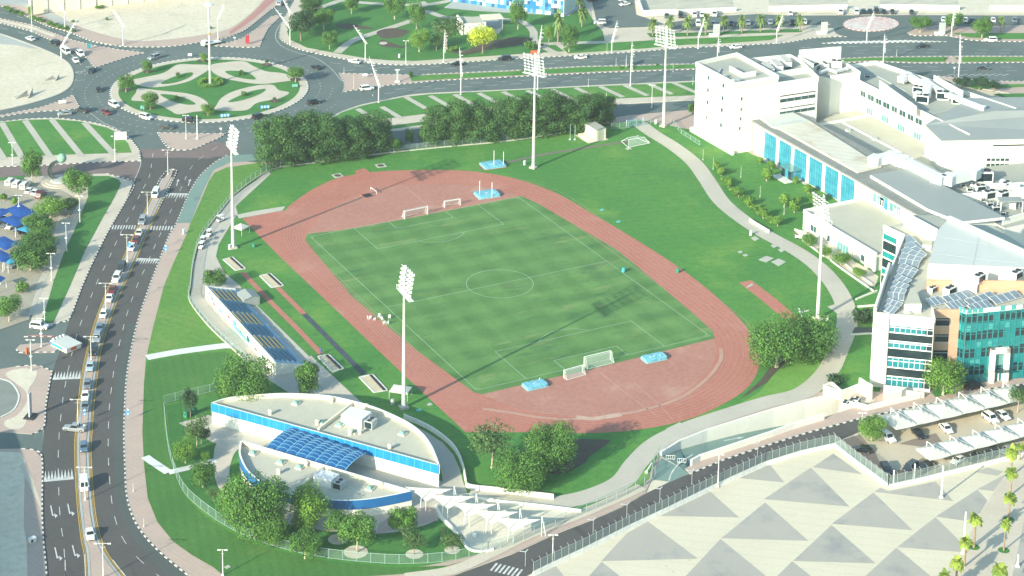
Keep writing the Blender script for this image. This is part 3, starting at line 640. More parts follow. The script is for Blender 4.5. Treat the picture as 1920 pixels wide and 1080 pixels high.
# --- athletics ground
TRK = [(455,412),(476,404),(535,396),(545,385),(580,360),(625,338),(667,328),(720,322),(780,320),(840,320),(900,324),(960,335),(1010,350),(1060,372),(1110,402),(1170,437),(1250,487),(1310,530),(1360,573),(1400,615),(1420,655),(1424,685),(1412,715),(1390,738),(1350,762),(1295,786),(1230,802),(1160,811),(1075,814),(1000,812),(930,812),(873,812)]
sheet('running_track',smooth([tuple(v.to_2d()) for v in GP(TRK[2:])],6)+[tuple(G(*q).to_2d()) for q in [(820,763),(760,707),(640,592),(520,478),(455,412),(476,404)]],0.22,track_m,world=True)
sheet('track_spur',T(1,1,[(740,205),(815,187),(880,235),(770,262)]),0.215,track_m)
INF = [(577,440),(600,405),(650,375),(700,357),(760,347),(830,345),(900,350),(950,362),(985,373),(1010,380),(1338,633),(1345,660),(1335,690),(1310,718),(1270,745),(1210,768),(1140,780),(1070,783),(1000,775),(940,757),(900,741),(888,735),(576,450)]
sheet('track_infield',INF,0.235,infield_m)
sheet('football_pitch',[(575,440),(573,452),(580,462),(660,558),(775,654),(888,737),(903,741),(1000,718),(1100,696),(1200,671),(1300,646),(1340,636),(1336,622),(1300,590),(1160,472),(1080,425),(1010,384),(978,369),(880,388),(760,412),(640,433)],0.25,pitch_m)
PL,PW = 104.94,67.71
WL = MB()
def pline(a,b,w=.13): ribbon_faces(WL,[Vector(a),(Vector(a)+Vector(b))/2,Vector(b)],-w/2,w/2,.27)
def parc(c,r,a0,a1,n=40): ribbon_faces(WL,[Vector((c[0]+r*math.cos(a0+(a1-a0)*k/n),c[1]+r*math.sin(a0+(a1-a0)*k/n))) for k in range(n+1)],-.065,.065,.27)
hw,hl = PW/2,PL/2
for s in (-1,1):
    pline((s*hw,-hl),(s*hw,hl)); pline((-hw,s*hl),(hw,s*hl))
    for w2,dpt in ((20.16,16.5),(9.16,5.5)):
        pline((-w2,s*hl),(-w2,s*(hl-dpt))); pline((w2,s*hl),(w2,s*(hl-dpt))); pline((-w2,s*(hl-dpt)),(w2,s*(hl-dpt)))
    a = math.acos(5.5/9.15)
    parc((0,s*(hl-11)),9.15,(-math.pi/2*s)-a,(-math.pi/2*s)+a,20)
    for q in (-1,1): parc((q*hw,s*hl),1,0 if (q,s) == (-1,-1) else math.pi/2 if (q,s) == (1,-1) else math.pi if (q,s) == (1,1) else -math.pi/2,math.pi/2 if (q,s) == (-1,-1) else math.pi if (q,s) == (1,-1) else 1.5*math.pi if (q,s) == (1,1) else 0,6)
pline((-hw,0),(hw,0)); parc((0,0),9.15,0,2*math.pi,64)
tag(WL.build('pitch_lines',mat('pitch_line_paint',(.42,.55,.40),(.30,.46,.30),.5)),kind='structure')
# track lane lines, faint
LN = MB()
yc = 42.5
for k in range(7):
    r = 38.2+1.2*k; cxk = .4+.35*k
    lp = [Vector((cxk-r,-yc)),Vector((cxk-r,yc))]
    arc1 = [Vector((cxk+r*math.cos(math.pi+math.pi*j/40),-yc+r*.96*math.sin(math.pi+math.pi*j/40))) for j in range(41)]
    arc2 = [Vector((cxk+r*math.cos(math.pi*j/40),yc+r*.94*math.sin(math.pi*j/40))) for j in range(41)]
    loop = arc1+[Vector((cxk+r,0))]+arc2+[Vector((cxk-r,0)),Vector((cxk-r,-yc))]
    ribbon_faces(LN,loop,-.05,.05,.262)
tag(LN.build('track_lane_lines',mat('lane_line_paint',(.53,.34,.285),(.45,.25,.195),.25)),kind='structure')
ribbon('infield_edge',[(905,768),(960,776),(1010,784),(1070,788),(1130,783),(1200,772),(1270,750),(1320,717),(1350,680),(1352,655)],1.0,.27,mat('worn_edge',(.46,.29,.23),(.42,.24,.19),.3))
for pts in ([(1125,700),(1175,740),(1232,782)],[(1190,720),(1240,765),(1262,790)],[(760,352),(800,385),(812,392)]):
    ribbon('infield_line',pts,.22,.27,MATS['lane_line_paint'])
ribbon('worn_patch',[(1080,784),(1110,787),(1140,783),(1165,779)],1.8,.272,mat('worn_sandy',(.52,.38,.30),(.46,.30,.24),.4))
# runways and pits
ribbon('jump_runway',[(455,512),(500,560),(560,620),(602,665)],1.5,.225,track_m,False)
ribbon('jump_runway',[(520,540),(570,590)],1.5,.225,track_m,False)
ribbon('covered_runway',[(570,590),(625,645),(683,704)],1.5,.23,mat('black_cover',(.05,.065,.085),(.075,.09,.11),.6),False)
ribbon('javelin_runway',[(1397,529),(1440,562),(1490,604)],4.0,.225,track_m,False)
ribbon('vault_runway',T(2,1,[(-250,190),(0,135),(250,80),(480,45),(700,10),(900,-15)]),1.3,.225,asph_pink)
# paths on the campus side
PATH_E = [(1198,232),(1225,252),(1262,275),(1300,305),(1325,338),(1352,378),(1392,412),(1440,443),(1490,470),(1530,498),(1562,532),(1583,570),(1588,610),(1572,655),(1550,700),(1505,738),(1440,755),(1360,780),(1285,806),(1230,834),(1193,870),(1165,905),(1110,930),(1050,944),(1030,948)]
ribbon('campus_path',PATH_E,5.4,.24,concrete)
ribbon('campus_path',[(880,927),(940,934),(1040,940)],4.6,.245,concrete,False)
sheet('path_spur',T(3,2,[(445,145),(535,118),(570,175),(545,215)]),.243,concrete)
sheet('path_spur',[(1248,806),(1275,793),(1293,812),(1270,820)],.243,concrete)
sheet('planting_bed',T(1,3,[(2030,250),(2150,300),(2300,320),(2460,240),(2500,190),(2560,150),(2640,90),(2640,65),(2500,60),(2380,60),(2150,80),(2040,120),(1960,180)]),.23,soil,True)  # dark soil; the sheet's colour also takes in the shade of the trees
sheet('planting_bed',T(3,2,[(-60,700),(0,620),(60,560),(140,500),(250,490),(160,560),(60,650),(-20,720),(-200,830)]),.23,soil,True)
sheet('trimmed_mound_lawn',[(1392,757),(1425,735),(1450,705),(1475,682),(1500,670),(1536,678),(1533,697),(1510,725),(1465,750),(1410,766)],.235,lawn_b,True)
sheet('bright_strip_lawn',[(1170,918),(1222,872),(1216,900),(1180,922)],.235,lawn_b)
sheet('hall_garden_lawn',[(1290,250),(1330,290),(1370,340),(1400,380),(1450,415),(1500,425),(1500,398),(1560,372),(1480,330),(1415,292),(1366,302)],.225,lawn)
sheet('terrace_garden',T(3,1,[(200,655),(340,650),(420,720),(500,740),(640,880),(760,950),(830,1000),(800,1080),(740,1060),(420,850),(260,730)]),.235,sandsoft)
sheet('terrace_garden_lawn',T(3,1,[(470,920),(520,900),(700,1080),(760,1140),(680,1170),(620,1100)]),.24,lawn)
for pts in ([(470,880),(560,950),(740,1075),(800,1120)],[(560,890),(640,960),(780,1060)],[(200,650),(300,690),(420,790)],[(260,730),(420,850)]):
    P = wline(T(3,1,pts)); mbk = MB()
    for a,b in zip(P,P[1:]): mbk.bar((a.x,a.y,.4),(b.x,b.y,.4),.35,.5)
    tag(mbk.build('garden_edging',kerb_w),kind='structure')
for pts in ([(165,95),(205,30)],[(168,150),(200,140)],[(155,360),(200,350)]):
    P = GP(T(3,2,[(x*4-0,y) for x,y in pts])); mbk = MB(); mbk.bar(P[0]+Vector((0,0,.4)),P[1]+Vector((0,0,.4)),.35,.5)
    tag(mbk.build('garden_edging',kerb_w),kind='structure')
sheet('dark_garden_path',T(3,2,[(625,355),(650,300),(790,300),(790,345)]),.245,asph_ns)
# playground by the clubhouse
sheet('play_sand',[(770,935),(800,925),(830,920),(900,930),(1000,945),(1090,958),(1020,990),(960,1020),(915,1036),(880,1030),(850,1000),(820,970)],.25,mat('cream_gravel',(.70,.65,.52),(.62,.57,.46),.3,c3=(.52,.47,.38),scale3=1.5))
sheet('play_paving',T(1,3,[(1170,550),(1340,580),(1370,670),(1280,690),(1200,710),(900,770),(920,700),(1010,640)]),.265,paving_pink)
ribbon('verge_sand_strip',[(760,1084),(850,1070),(920,1040),(990,1005),(1090,965),(1160,935),(1205,914)],3.0,.255,paving_beige)
# --- kerbs and pavement north of the campus service road
kerb('kerb',[(1292,890),(1360,862),(1435,837),(1515,812),(1615,785),(1690,769),(1802,746),(1820,741)],BW,h=.22,w=.4,curve=False)
kerb('kerb',[(1850,731),(1920,721),(1950,717)],BW,h=.22,w=.4,curve=False)
block('campus_front_pavement',[(1578,773),(1640,752),(1760,715),(1960,690),(1960,716),(1920,720),(1852,730),(1802,744),(1690,767),(1615,783),(1515,810),(1435,835),(1360,860),(1293,888),(1285,880),(1303,868),(1335,854),(1400,832),(1500,798)],P0,.17,[paving_pink,kerb_g])
sheet('tree_bed_lawn',T(3,2,[(1225,790),(1260,745),(1330,740),(1400,790),(1260,825)]),.19,lawn_d)
# --- plaza
sheet('plaza',[(1030,1062),(1095,1036),(1185,991),(1260,956),(1342,915),(1435,873),(1553,842),(1565,838),(1667,914),(1700,907),(1920,855),(1990,838),(2050,1200),(800,1200),(960,1092)],.03,plaza_l)
PT = [T(3,3,p) for p in ([(-30,505),(320,268),(610,560)],[(490,163),(708,318),(333,265)],[(790,455),(1085,738),(478,690)],[(797,450),(842,418),(900,445),(1255,372),(1392,520)],[(1255,640),(1470,850),(1450,902),(968,865)],[(476,698),(808,988),(188,968)],[(962,868),(1240,1100),(700,1110)],[(1570,432),(1645,515),(1590,610),(1480,668),(1258,635)],[(1570,430),(1792,310),(1690,445)],[(1545,300),(1650,268),(1765,298),(1720,330)],[(182,970),(330,1090),(60,1090)],[(1850,1000),(1930,620),(1990,640),(1990,1200),(1800,1200)])]
PT += [T(2,3,p) for p in ([(1688,345),(1930,240),(2042,380)],[(1485,448),(1702,642),(1095,630),(1110,610)],[(1563,803),(1915,1090),(1290,1095)],[(1570,798),(1898,530),(2222,818)],[(1018,672),(1394,952),(668,970),(860,762)],[(672,975),(820,1090),(570,1090)],[(210,1000),(330,1010),(395,1090),(150,1090)])]
for p in PT: sheet('plaza_grey_triangle',p,.045,plaza_g)
mb = MB()
for a,b in (((865,760),(1280,1110)),((1050,715),(1460,1075))):
    dashes(mb,GP(T(2,3,[a,b])) and [v.to_2d() for v in GP(T(2,3,[a,b]))],.8,1.6,.3,.06)
tag(mb.build('plaza_dash_line',mat('faded_yellow',(.52,.42,.20),(.45,.40,.26),1)),kind='structure')
sheet('palm_walk',T(3,3,[(1795,305),(1920,240),(1960,230),(1935,600),(1850,1000),(1800,1120),(1290,1120),(1440,900),(1600,600),(1700,440)]),.045,paving_beige)
# --- covered car park
sheet('covered_car_park',[(1553,838),(1600,817),(1657,794),(1760,770),(1890,740),(1990,718),(2000,835),(1920,850),(1667,910)],.06,mat('car_park_sand',(.55,.48,.36),(.50,.43,.32),.15,c3=(.44,.38,.29),scale3=1.5))
for p in ([(560,60),(690,20),(800,150),(850,250),(800,310),(640,190)],[(980,90),(1090,55),(1260,10),(1320,95),(1200,120)],[(860,330),(1220,200),(1290,260),(1090,350),(920,390)]):
    sheet('parking_bay',T(3,3,p),.07,mat('brown_bay_blocks',(.23,.185,.155),(.28,.22,.18),.3,c3=(.18,.15,.13),scale3=2))
# ================================================================= buildings
class Wall:
    """an upright plane from A to B; n points towards the photographer"""
    def __init__(s,A,B):
        s.A = Vector((A[0],A[1],0)); s.B = Vector((B[0],B[1],0)); d = s.B-s.A; s.L = d.length; s.t = d.normalized()
        s.n = Vector((s.t.y,-s.t.x,0))
        if s.n.dot(Vector((CX,CY,0))-s.A) < 0: s.n = -s.n
    def at(s,x,y):
        d = cf+cr*((x-960)/FPX)+cu*((540+PPY-y)/FPX); o = Vector((CX,CY,CZ))
        k = (s.A-o).dot(s.n)/d.dot(s.n); p = o+d*k
        return (p-s.A).dot(s.t),p.z
    def P(s,u,z,out=0.0): return s.A+s.t*u+s.n*out+Vector((0,0,z))
    def slab(s,mb,u0,u1,z0,z1,o0,o1,m=0):
        c = (s.P(u0,z0,o0)+s.P(u1,z1,o1))/2
        mb.box(c,(abs(u1-u0),abs(o1-o0),abs(z1-z0)),m=m,ax=(s.t,s.n,Vector((0,0,1))))
    def window(s,root,u0,u1,z0,z1,m,frame=None,name='window',nv=0,nh=0,fw=.10):
        mb = MB(); s.slab(mb,u0,u1,z0,z1,.02,.07); w = mb.build(name,m,root)
        if frame is not None:
            f = MB()
            for a,b,c,d in ((u0-fw,u1+fw,z0-fw,z0),(u0-fw,u1+fw,z1,z1+fw),(u0-fw,u0,z0,z1),(u1,u1+fw,z0,z1)): s.slab(f,a,b,c,d,.0,.14)
            for k in range(1,nv+1): u = u0+(u1-u0)*k/(nv+1); s.slab(f,u-fw*.35,u+fw*.35,z0,z1,.07,.12)
            for k in range(1,nh+1): z = z0+(z1-z0)*k/(nh+1); s.slab(f,u0,u1,z-fw*.35,z+fw*.35,.072,.125)
            f.build('frame',frame,w)
        return w
def parapet(root,pts,z0,z1,th,m,name='parapet',closed=True):
    mb = MB(); n = len(pts); P = [Vector((p[0],p[1])) for p in pts]
    for i in range(n if closed else n-1):
        a,b = P[i],P[(i+1) % n]
        mb.bar((a.x,a.y,(z0+z1)/2),(b.x,b.y,(z0+z1)/2),th,z1-z0)
    return mb.build(name,m,root)
def xy(pts,z): return [(v.x,v.y) for v in GP(pts,z)]
def inset(pts,d):
    P = [Vector((p[0],p[1])) for p in pts]; c = sum(P,Vector((0,0)))/len(P)
    return [tuple(p+(c-p).normalized()*d) for p in P]
def ac_unit(loc,rz,s,label,group='air conditioners on the roofs'):
    r = empty('air_conditioner',loc,rz,label,'air conditioner',group)
    mb = MB(); mb.box((0,0,s*.55),(s*1.6,s,s*.9)); mb.box((0,0,s*.05),(s*1.5,s*.9,s*.1)); mb.build('casing',metal_w,r)
    for k in (-.4,.4):
        f = MB(); f.lathe((k*s,0,s*1.0),[(s*.33,0),(s*.33,s*.10),(s*.26,s*.10),(s*.24,s*.04)],12); f.build('fan',black_m,r)
    g = MB(); g.box((0,-s*.505,s*.55),(s*1.4,.03,s*.7)); g.build('grille',gl_dark,r)
    return r
def duct(pts,w,label,z=None,m=None):
    mb = MB()
    P = [Vector(p) for p in pts]
    for a,b in zip(P,P[1:]): mb.bar(a,b,w,w*.8)
    for p in P: mb.box(p,(w*1.12,w*1.12,w*.9),.4)
    return tag(mb.build('air_duct',m or metal_w),label,'air duct','ducts on the campus roofs')
# ---- tower block A (north-west corner of the campus)
rA = empty('tower_block',(112.3,54.2,0),0,'tall plain white block with small square windows behind the tall mast at the lawn corner','building')
def at0(root):      # parts are modelled in place coordinates
    for o in root.children:
        o.matrix_parent_inverse = Matrix.Translation(root.location).inverted()
FA = [(112.3,54.2),(128.6,54.2),(129.6,79.4),(112.1,77.0)]
mb = MB(); mb.prism(FA,0,22.9,0,1); mb.build('wall',[white_wall,roof_grey],rA)
parapet(rA,FA,22.7,24.2,.5,white_wall)
mb = MB(); mb.prism([(111.4,53.4),(112.2,53.4),(112.2,78),(111.2,78)],0,1.6); mb.build('plinth',white_wall,rA)
wW = Wall((112.2,77),(112.3,54.2)); wS = Wall((112.3,54.2),(128.6,54.2))
for x,y in ((295,455),(287,592),(280,728),(270,897),(460,543),(453,685),(444,818),(434,987)):
    u,z = wW.at(1280+x/6,70+y/6); wW.window(rA,u-.6,u+.6,z-.7,z+.7,gl_pane,white_trim)
for x,y in ((661,690),(655,808),(647,916),(640,1024)):
    u,z = wS.at(1280+x/6,70+y/6); wS.window(rA,u-.3,u+.3,z-.55,z+.55,gl_dark,white_trim,fw=.06)
mb = MB(); mb.prism([(119,60),(119.3,60),(119.3,68),(119,68)],22.9,24.6); mb.prism([(119.3,60),(124,60),(124,60.3),(119.3,60.3)],22.9,24.6); mb.build('screen_wall',white_wall,rA)
mb = MB(); mb.bar((113.4,55.5,23.2),(113.4,66,23.2),.5); mb.bar((113.4,66,23.2),(117,70,23.2),.5); mb.box((114.2,57,23.6),(2.2,1.5,1.3)); mb.box((114,63,23.4),(1.2,1.2,1.0)); mb.build('roof_pipework',metal_g,rA)
at0(rA)
# ---- annex A2
rB = empty('long_window_annex',(128.7,54.0,0),0,'white annex with long dark strip windows joined to the tower block','building')
FB = [(128.75,54.0),(143.6,53.2),(148.4,69.4),(148.5,76.0),(129.7,79.0)]
mb = MB(); mb.prism(FB,0,20.3,0,1); mb.build('wall',[white_wall,roof_grey],rB)
mb = MB()
for a,b in ((FB[1],FB[2]),(FB[2],FB[3]),(FB[3],FB[4]),(FB[0],FB[1])): mb.bar((*a,21.0),(*b,21.0),.45,1.8)
mb.bar((129.2,62,21.3),(145.8,61.5,21.3),.4,2.0); mb.build('parapet',white_wall,rB)
wS2 = Wall(FB[0],FB[1]); wE2 = Wall(FB[1],FB[2])
for z0,z1 in ((16.9,17.3),(14.9,16.1),(12.6,12.95),(10.7,11.8)):
    wS2.window(rB,.6 if z1-z0 > .6 else .6,wS2.L-.8,z0,z1,gl_dark if z1-z0 < .6 else gl_pane,white_trim,nv=4 if z1-z0 > .6 else 0,fw=.05)
wS2.window(rB,8.4,wS2.L-1.6,4.8,7.2,gl_blue,white_trim,nv=4,nh=1)
for x,y in ((1552,498),(1541,630),(1529,785)):
    u,z = 1.6,wS2.at(1280+1522/6,70+y/6)[1]; wE2.window(rB,.4,2.6,z-1.2,z+1.0,gl_pane,white_trim)
at0(rB)
for k,(x,y) in enumerate(((133.5,67),(138.0,68.5),(142.8,70.5))):
    r = empty('chiller',(x,y,20.3),1.3,['leftmost of the three ribbed chillers on the annex roof, half hidden by the parapet','middle one of the three ribbed chillers on the annex roof','rightmost of the three ribbed chillers on the annex roof'][k],'chiller','ribbed chillers on the annex roof')
    mb = MB(); mb.box((0,0,1.6),(6.5,2.3,1.7)); mb.build('casing',metal_w,r)
    mb = MB(); mb.box((0,0,2.52),(6.5,2.0,.12)); mb.build('fan_deck',black_m,r)
    mb = MB(); [mb.box((-3+q*.5,0,2.66),(.14,2.3,.18)) for q in range(13)]; [mb.box((-3+q*.5,-1.17,1.6),(.12,.05,1.6)) for q in range(13)]; mb.build('ribs',metal_g,r)
    for sx_ in (-1,1): mb = MB(); mb.box((sx_*2.8,0,.38),(.25,2.0,.76)); mb.build('foot',black_m,r)
# ---- link block and long wing B
rL = empty('stair_link_block',(144,62,0),0,'narrow plain white stair block between the annex and the long wing','building')
FL = [(152.5,58.5),(163.8,57.6),(166,72),(150,78),(148.6,76),(148.45,69)]
mb = MB(); mb.prism(FL,0,18.2,0,1); mb.build('wall',[white_wall,roof_grey],rL)
mb = MB()
for a,b in zip(FL,FL[1:]): mb.bar((*a,18.7),(*b,18.7),.4,1.0)
mb.build('parapet',white_wall,rL)
mb = MB(); mb.prism([(150,73),(165,70),(165.3,70.3),(150.3,73.4)],18.2,24.0); mb.prism([(150,73.5),(150.3,73.5),(149.6,64),(149.3,64)],18.2,22.0); mb.build('screen_wall',white_wall,rL)
at0(rL)
for k,(x,y,s) in enumerate(((153,67.5,2.0),(157.5,68.5,1.7),(161.5,67.5,2.2))):
    ac_unit((x,y,18.2),.5+k,s,['squat air handler at the left end of the screened stair block roof','small air handler in the middle of the screened stair block roof','air handler at the right end of the screened stair block roof'][k])
duct([(152,63,19),(156,64.5,19),(157,61.5,19),(162,62.5,19)],.9,'kinked white duct in front of the units on the stair block roof')
rW = empty('long_wing',(163.7,20,0),0,'long white wing with two rows of windows above the flat terrace roof','building')
FW = [(163.8,2.0),(163.8,58.0),(166,72),(181,71.8),(191.5,20),(196,-4)]
mb = MB(); mb.prism(FW,0,14.9,0,1); mb.build('wall',[white_wall,roof_grey],rW)
mb = MB()
for a,b in ((FW[0],FW[1]),(FW[1],FW[2]),(FW[2],FW[3]),(FW[3],FW[4]),(FW[4],FW[5])): mb.bar((*a,15.5),(*b,15.5),.45,1.4)
mb.build('parapet',white_wall,rW)
wF = Wall((163.8,58.0),(163.8,2.0))
Zb = lambda x,y: (1600+x/6,70+y/6)
for (x0,y0),(x1,y1) in (((82,615),(140,685)),((163,655),(235,735)),((255,705),(318,775)),((335,740),(412,820)),((432,790),(495,860)),((517,830),(592,912)),((613,880),(678,955)),((698,920),(776,1000))):
    u0,z1 = wF.at(*Zb(x0,y0)); u1,z0 = wF.at(*Zb(x1,y1))
    ua,ub = wF.at(*Zb(x0,(y0+y1)/2))[0],wF.at(*Zb(x1,(y0+y1)/2))[0]; zc = 12.2
    wF.window(rW,ua,ub,zc-.95,zc+.95,gl_pane,white_trim,nv=1)
for x0,x1,y in ((148,222,830),(320,400,918),(498,580,1018),(683,765,1110)):
    ua,ub = wF.at(*Zb(x0,y))[0],wF.at(*Zb(x1,y))[0]; zc = wF.at(*Zb((x0+x1)/2,y))[1]
    wF.window(rW,ua,ub,zc-1.1,zc+1.0,gl_mint,white_trim,nv=2)
    for q in (-3.2,-1.6):
        f = MB(); wF.slab(f,ua+q,ua+q+.9,zc-1.6,zc+1.3,0,.16); f.build('recess_panel',cream_wall,rW)
mb = MB(); mb.prism(xy([(1649,151),(1718,200),(1719.5,199.5),(1650.5,150.5)],18.2),14.9,18.2); mb.build('screen_wall',white_wall,rW)
mb = MB(); mb.prism(xy([(1751,141),(1806,171.5),(1806.5,170.5),(1751.5,140)],18.0),14.9,18.0); mb.build('screen_wall',white_wall,rW)
at0(rW)
def GZ(x,y,z): return G(x,y,z)
duct([GZ(1692,148,16.8),GZ(1700,141,16.8),GZ(1740,165,16.8),GZ(1736,178,16.8),GZ(1722,178,16.8)],2.2,'thick bent white duct on the long wing roof behind the white screen')
duct([GZ(1735,152,16.8),GZ(1762,170,16.8),GZ(1778,178,16.8),GZ(1842,203,16.4)],1.7,'longest straight white duct running to the end of the long wing roof')
for k,(x,y,s,lb) in enumerate(((1722,174,2.2,'boxy air handler beside the bent duct on the long wing roof'),(1729,192,2.6,'pale air handler at the corner of the white screen on the long wing roof'),(1767,186,2.6,'large air handler under the ducts near the middle of the long wing roof'),(1792,194,1.6,'low air handler beside the long straight duct on the long wing roof'),(1626,146,1.1,'small air handler by the left parapet of the long wing roof'))):
    ac_unit(tuple(GZ(x,y,14.9)),-.9+.1*k,s,lb)
# ---- terrace between hall and wing
rT = empty('terrace_block',(137.2,0,0),0,'low flat roofed block filling the court between the blue glass hall and long wing','building')
mb = MB(); mb.prism([(137.2,-6),(163.7,-6),(163.7,57),(152.3,57.5),(143.6,52.9),(137.2,53)],0,6.0,0,1); mb.build('wall',[white_wall,roof_beige],rT)
mb = MB(); mb.bar((151.5,-5,6.15),(151.5,50,6.15),.5,.5); mb.bar((137.3,50.5,6.3),(163.5,50.5,6.3),.45,.9); mb.build('roof_upstand',white_trim,rT)
mb = MB(); mb.prism([(151.8,-5.5),(163.5,-5.5),(163.5,50.2),(151.8,50.2)],6.0,6.06); mb.build('sandy_roof_sheet',roof_beige,rT)
mb = MB(); mb.prism([(137.4,-5.5),(151.2,-5.5),(151.2,50.2),(137.4,50.2)],6.0,6.05); mb.build('grey_roof_sheet',roof_grey,rT)
at0(rT)
# ---- glass hall C
rC = empty('glass_hall',(119.2,52,0),0,'long white hall with tall bright blue glass bays facing the lawn','building')
mb = MB(); mb.prism([(119.3,-42),(137.0,-42),(137.0,53),(119.3,53)],0,10.0,0,1); mb.build('wall',[white_wall,roof_grey],rC)
mb = MB(); mb.prism([(117.6,-40),(136.9,-40),(136.9,57.5),(119.0,57.5)],10.0,10.5); mb.build('eave_roof',roof_dark,rC)
rib = xy([(1450,237),(1505,230),(1518,226),(1652.5,311),(1608,322),(1463,241)],11)
mb = MB(); mb.prism(rib,10.5,11.0,1,0); mb.build('ribbed_roof',[roof_rib,cream_wall],rC)
rw = xy([(1419,216),(1471.7,203),(1518,226),(1504,231),(1449,237.5)],11.05)
mb = MB(); mb.prism(rw,10.5,11.05); mb.build('white_roof',roof_white,rC)
fr = xy([(1631.7,328),(1706.7,315),(1884,407),(1800,416),(1740,392)],11.3)
mb = MB(); mb.prism(fr,10.5,11.3,1,0); mb.build('sheet_metal_roof',[roof_metal,white_trim],rC)
wC = Wall((119.3,53),(119.3,-42))
Zc = lambda x,y: (1400+x/6,190+y/6)
for k,(xa,xb,yt,yb) in enumerate(((203,328,430,620),(370,497,520,680),(538,672,610,700),(708,846,720,850),(887,1026,820,950),(1065,1208,930,1060))):
    ua,ub = wC.at(*Zc(xa,(yt+yb)/2))[0],wC.at(*Zc(xb,(yt+yb)/2))[0]
    wC.window(rC,ua,ub,.5,9.0,gl_blue,MATS['steel_blue_mullion'] if 'steel_blue_mullion' in MATS else mat('steel_blue_mullion',(.03,.14,.22),rough=.5),'glass_bay',nv=4,nh=3,fw=.13)
ua,ub = wC.at(1652,360)[0],wC.at(1665,360)[0]
wC.window(rC,ua,ub,5.9,9.2,gl_blue,MATS['steel_blue_mullion'],'glass_bay',nv=1,nh=2)
for x0,x1,y in ((1637,1658,373),(1668,1689,391)):
    ua,ub = wC.at(x0,y)[0],wC.at(x1,y)[0]
    wC.window(rC,ua,ub,6.2,8.8,gl_mint,white_trim,nv=2); f = MB();
    for q in (.45,.65,.85): wC.slab(f,ua+(ub-ua)*q-.16,ua+(ub-ua)*q+.16,5.75,8.0,.05,.22)
    f.build('door',white_trim,rC)
for u in (7.5,18,28):
    f = MB(); wC.slab(f,u,u+2.4,.1,.35,0,1.6); f.build('step',concrete,rC)
at0(rC)
# glazed porch
q = G(1484,336); rP = empty('glazed_porch',(115.6,q.y+1.0,0),0,'small glazed entrance porch with a flat glass roof in front of the blue bays','porch')
mb = MB(); mb.box((1.8,0,3.45),(4.6,6.2,.18)); mb.build('roof',gl_mint,rP)
mb = MB(); mb.box((1.9,0,1.75),(3.4,5.2,3.2)); mb.build('glazing',gl_blue,rP)
for a,b in ((-.1,1.6),(-.1,-1.7)):
    mb = MB(); mb.box((a+.25,b,1.7),(.12,1.5,3.1)); mb.build('door',gl_dark,rP)
mb = MB(); [mb.box((.15,y,1.7),(.18,.18,3.3)) for y in (-2.65,-.8,.8,2.65)]; mb.build('frame',MATS['steel_blue_mullion'],rP)
mb = MB(); mb.box((.2,0,.18),(6.4,7.6,.3)); mb.build('plinth',kerb_w,rP)
# ---- low block E
rE = empty('low_terrace_block',(98,-5,0),0,'low white block with a beige terrace roof behind the right floodlight mast','building')
FE = [(97.8,-4.3),(97.8,-38.8),(119.25,-38.8),(119.25,-4.5)]
mb = MB(); mb.prism(FE,0,4.9,0,1); mb.build('wall',[white_wall,roof_beige],rE)
mb = MB()
for a,b in ((FE[0],FE[1]),(FE[3],FE[0])): mb.bar((*a,5.2),(*b,5.2),.5,1.0)
mb.build('parapet',white_wall,rE)
wE = Wall((97.5,-4.3),(97.5,-38.8)); Ze = lambda x,y: (1440+x/4,270+y/4)
for x,y,w,h in ((343,632,1.7,1.1),(467,710,1.7,1.1),(573,800,4.2,2.6),(727,860,2.2,1.1)):
    u,z = wE.at(*Ze(x,y)); wE.window(rE,u-w/2*1.6,u+w/2*1.6,max(.3,z-h),z+h*.7,gl_pane if w < 3 else gl_mint,white_trim,nv=1 if w < 3 else 4)
for u in (1.0,8.4,14.2,23.0,30.5,33.8):
    f = MB(); wE.slab(f,u,u+1.2,0,4.6,.0,.55); f.build('pier',white_wall,rE)
at0(rE)
# ---- gym G
rG = empty('sports_hall',(153.2,2.1,0),0,'sports hall with wide grey sheet roof and gridded window at the right edge','building')
gA,gB_ = Vector((153.2,2.1)),Vector((176.8,-7.7)); gd = (gB_-gA).normalized(); gn = Vector((-gd.y,gd.x))
Q = lambda a,b: tuple(gA+gd*a+gn*b)
FG = [Q(0,0),Q(70,0),Q(70,36),Q(26,36),(157.0,14.6)]
mb = MB(); mb.prism(FG,0,15.6); mb.build('wall',white_wall,rG)
mb = MB(); z0 = 15.75
def rf(a,b,dz): p = Q(a,b); return (p[0],p[1],z0+dz)
pts = [rf(-.3,-.6,0),rf(70,-.6,0),rf(70,18,2.6),rf(22,18,2.6),(*(Vector((156.8,14.9))),z0+.3)]
mb.poly(pts); mb.face([rf(70,18,2.6),rf(70,37,.2),rf(20,37,.2),(156.8,14.9,z0+.3),rf(22,18,2.6)])
mb.build('roof',roof_metal,rG)
mb = MB(); mb.bar((*Q(-.4,-.5),15.6),(*Q(70,-.5),15.6),.5,.4); mb.bar((*Q(-.4,-.4),15.6),(156.7,14.7,15.6),.5,.4); mb.build('fascia',cream_wall,rG)
wG = Wall(Q(0,0),Q(70,0)); Zg = lambda x,y: (1600+x/6,230+y/6)
for j in range(4):
    for i in range(5):
        xx,yy = 1500+i*52-j*5,400+j*58;
        u0,z1 = wG.at(*Zg(xx,yy)); u1,z0_ = wG.at(*Zg(xx+42,yy+(26 if j == 0 else 40)))
        z0_ = min(z0_,z1-.9); wG.window(rG,u0,u1,z0_,z1,gl_pane if (i+j) % 3 else gl_dark,white_trim,fw=.07)
f = MB(); wG.slab(f,.5,60,12.1,12.4,0,.35); f.build('string_course',cream_wall,rG)
f = MB(); wG.slab(f,16,60,13.6,14.0,0,.2); f.build('window_strip',gl_dark,rG)
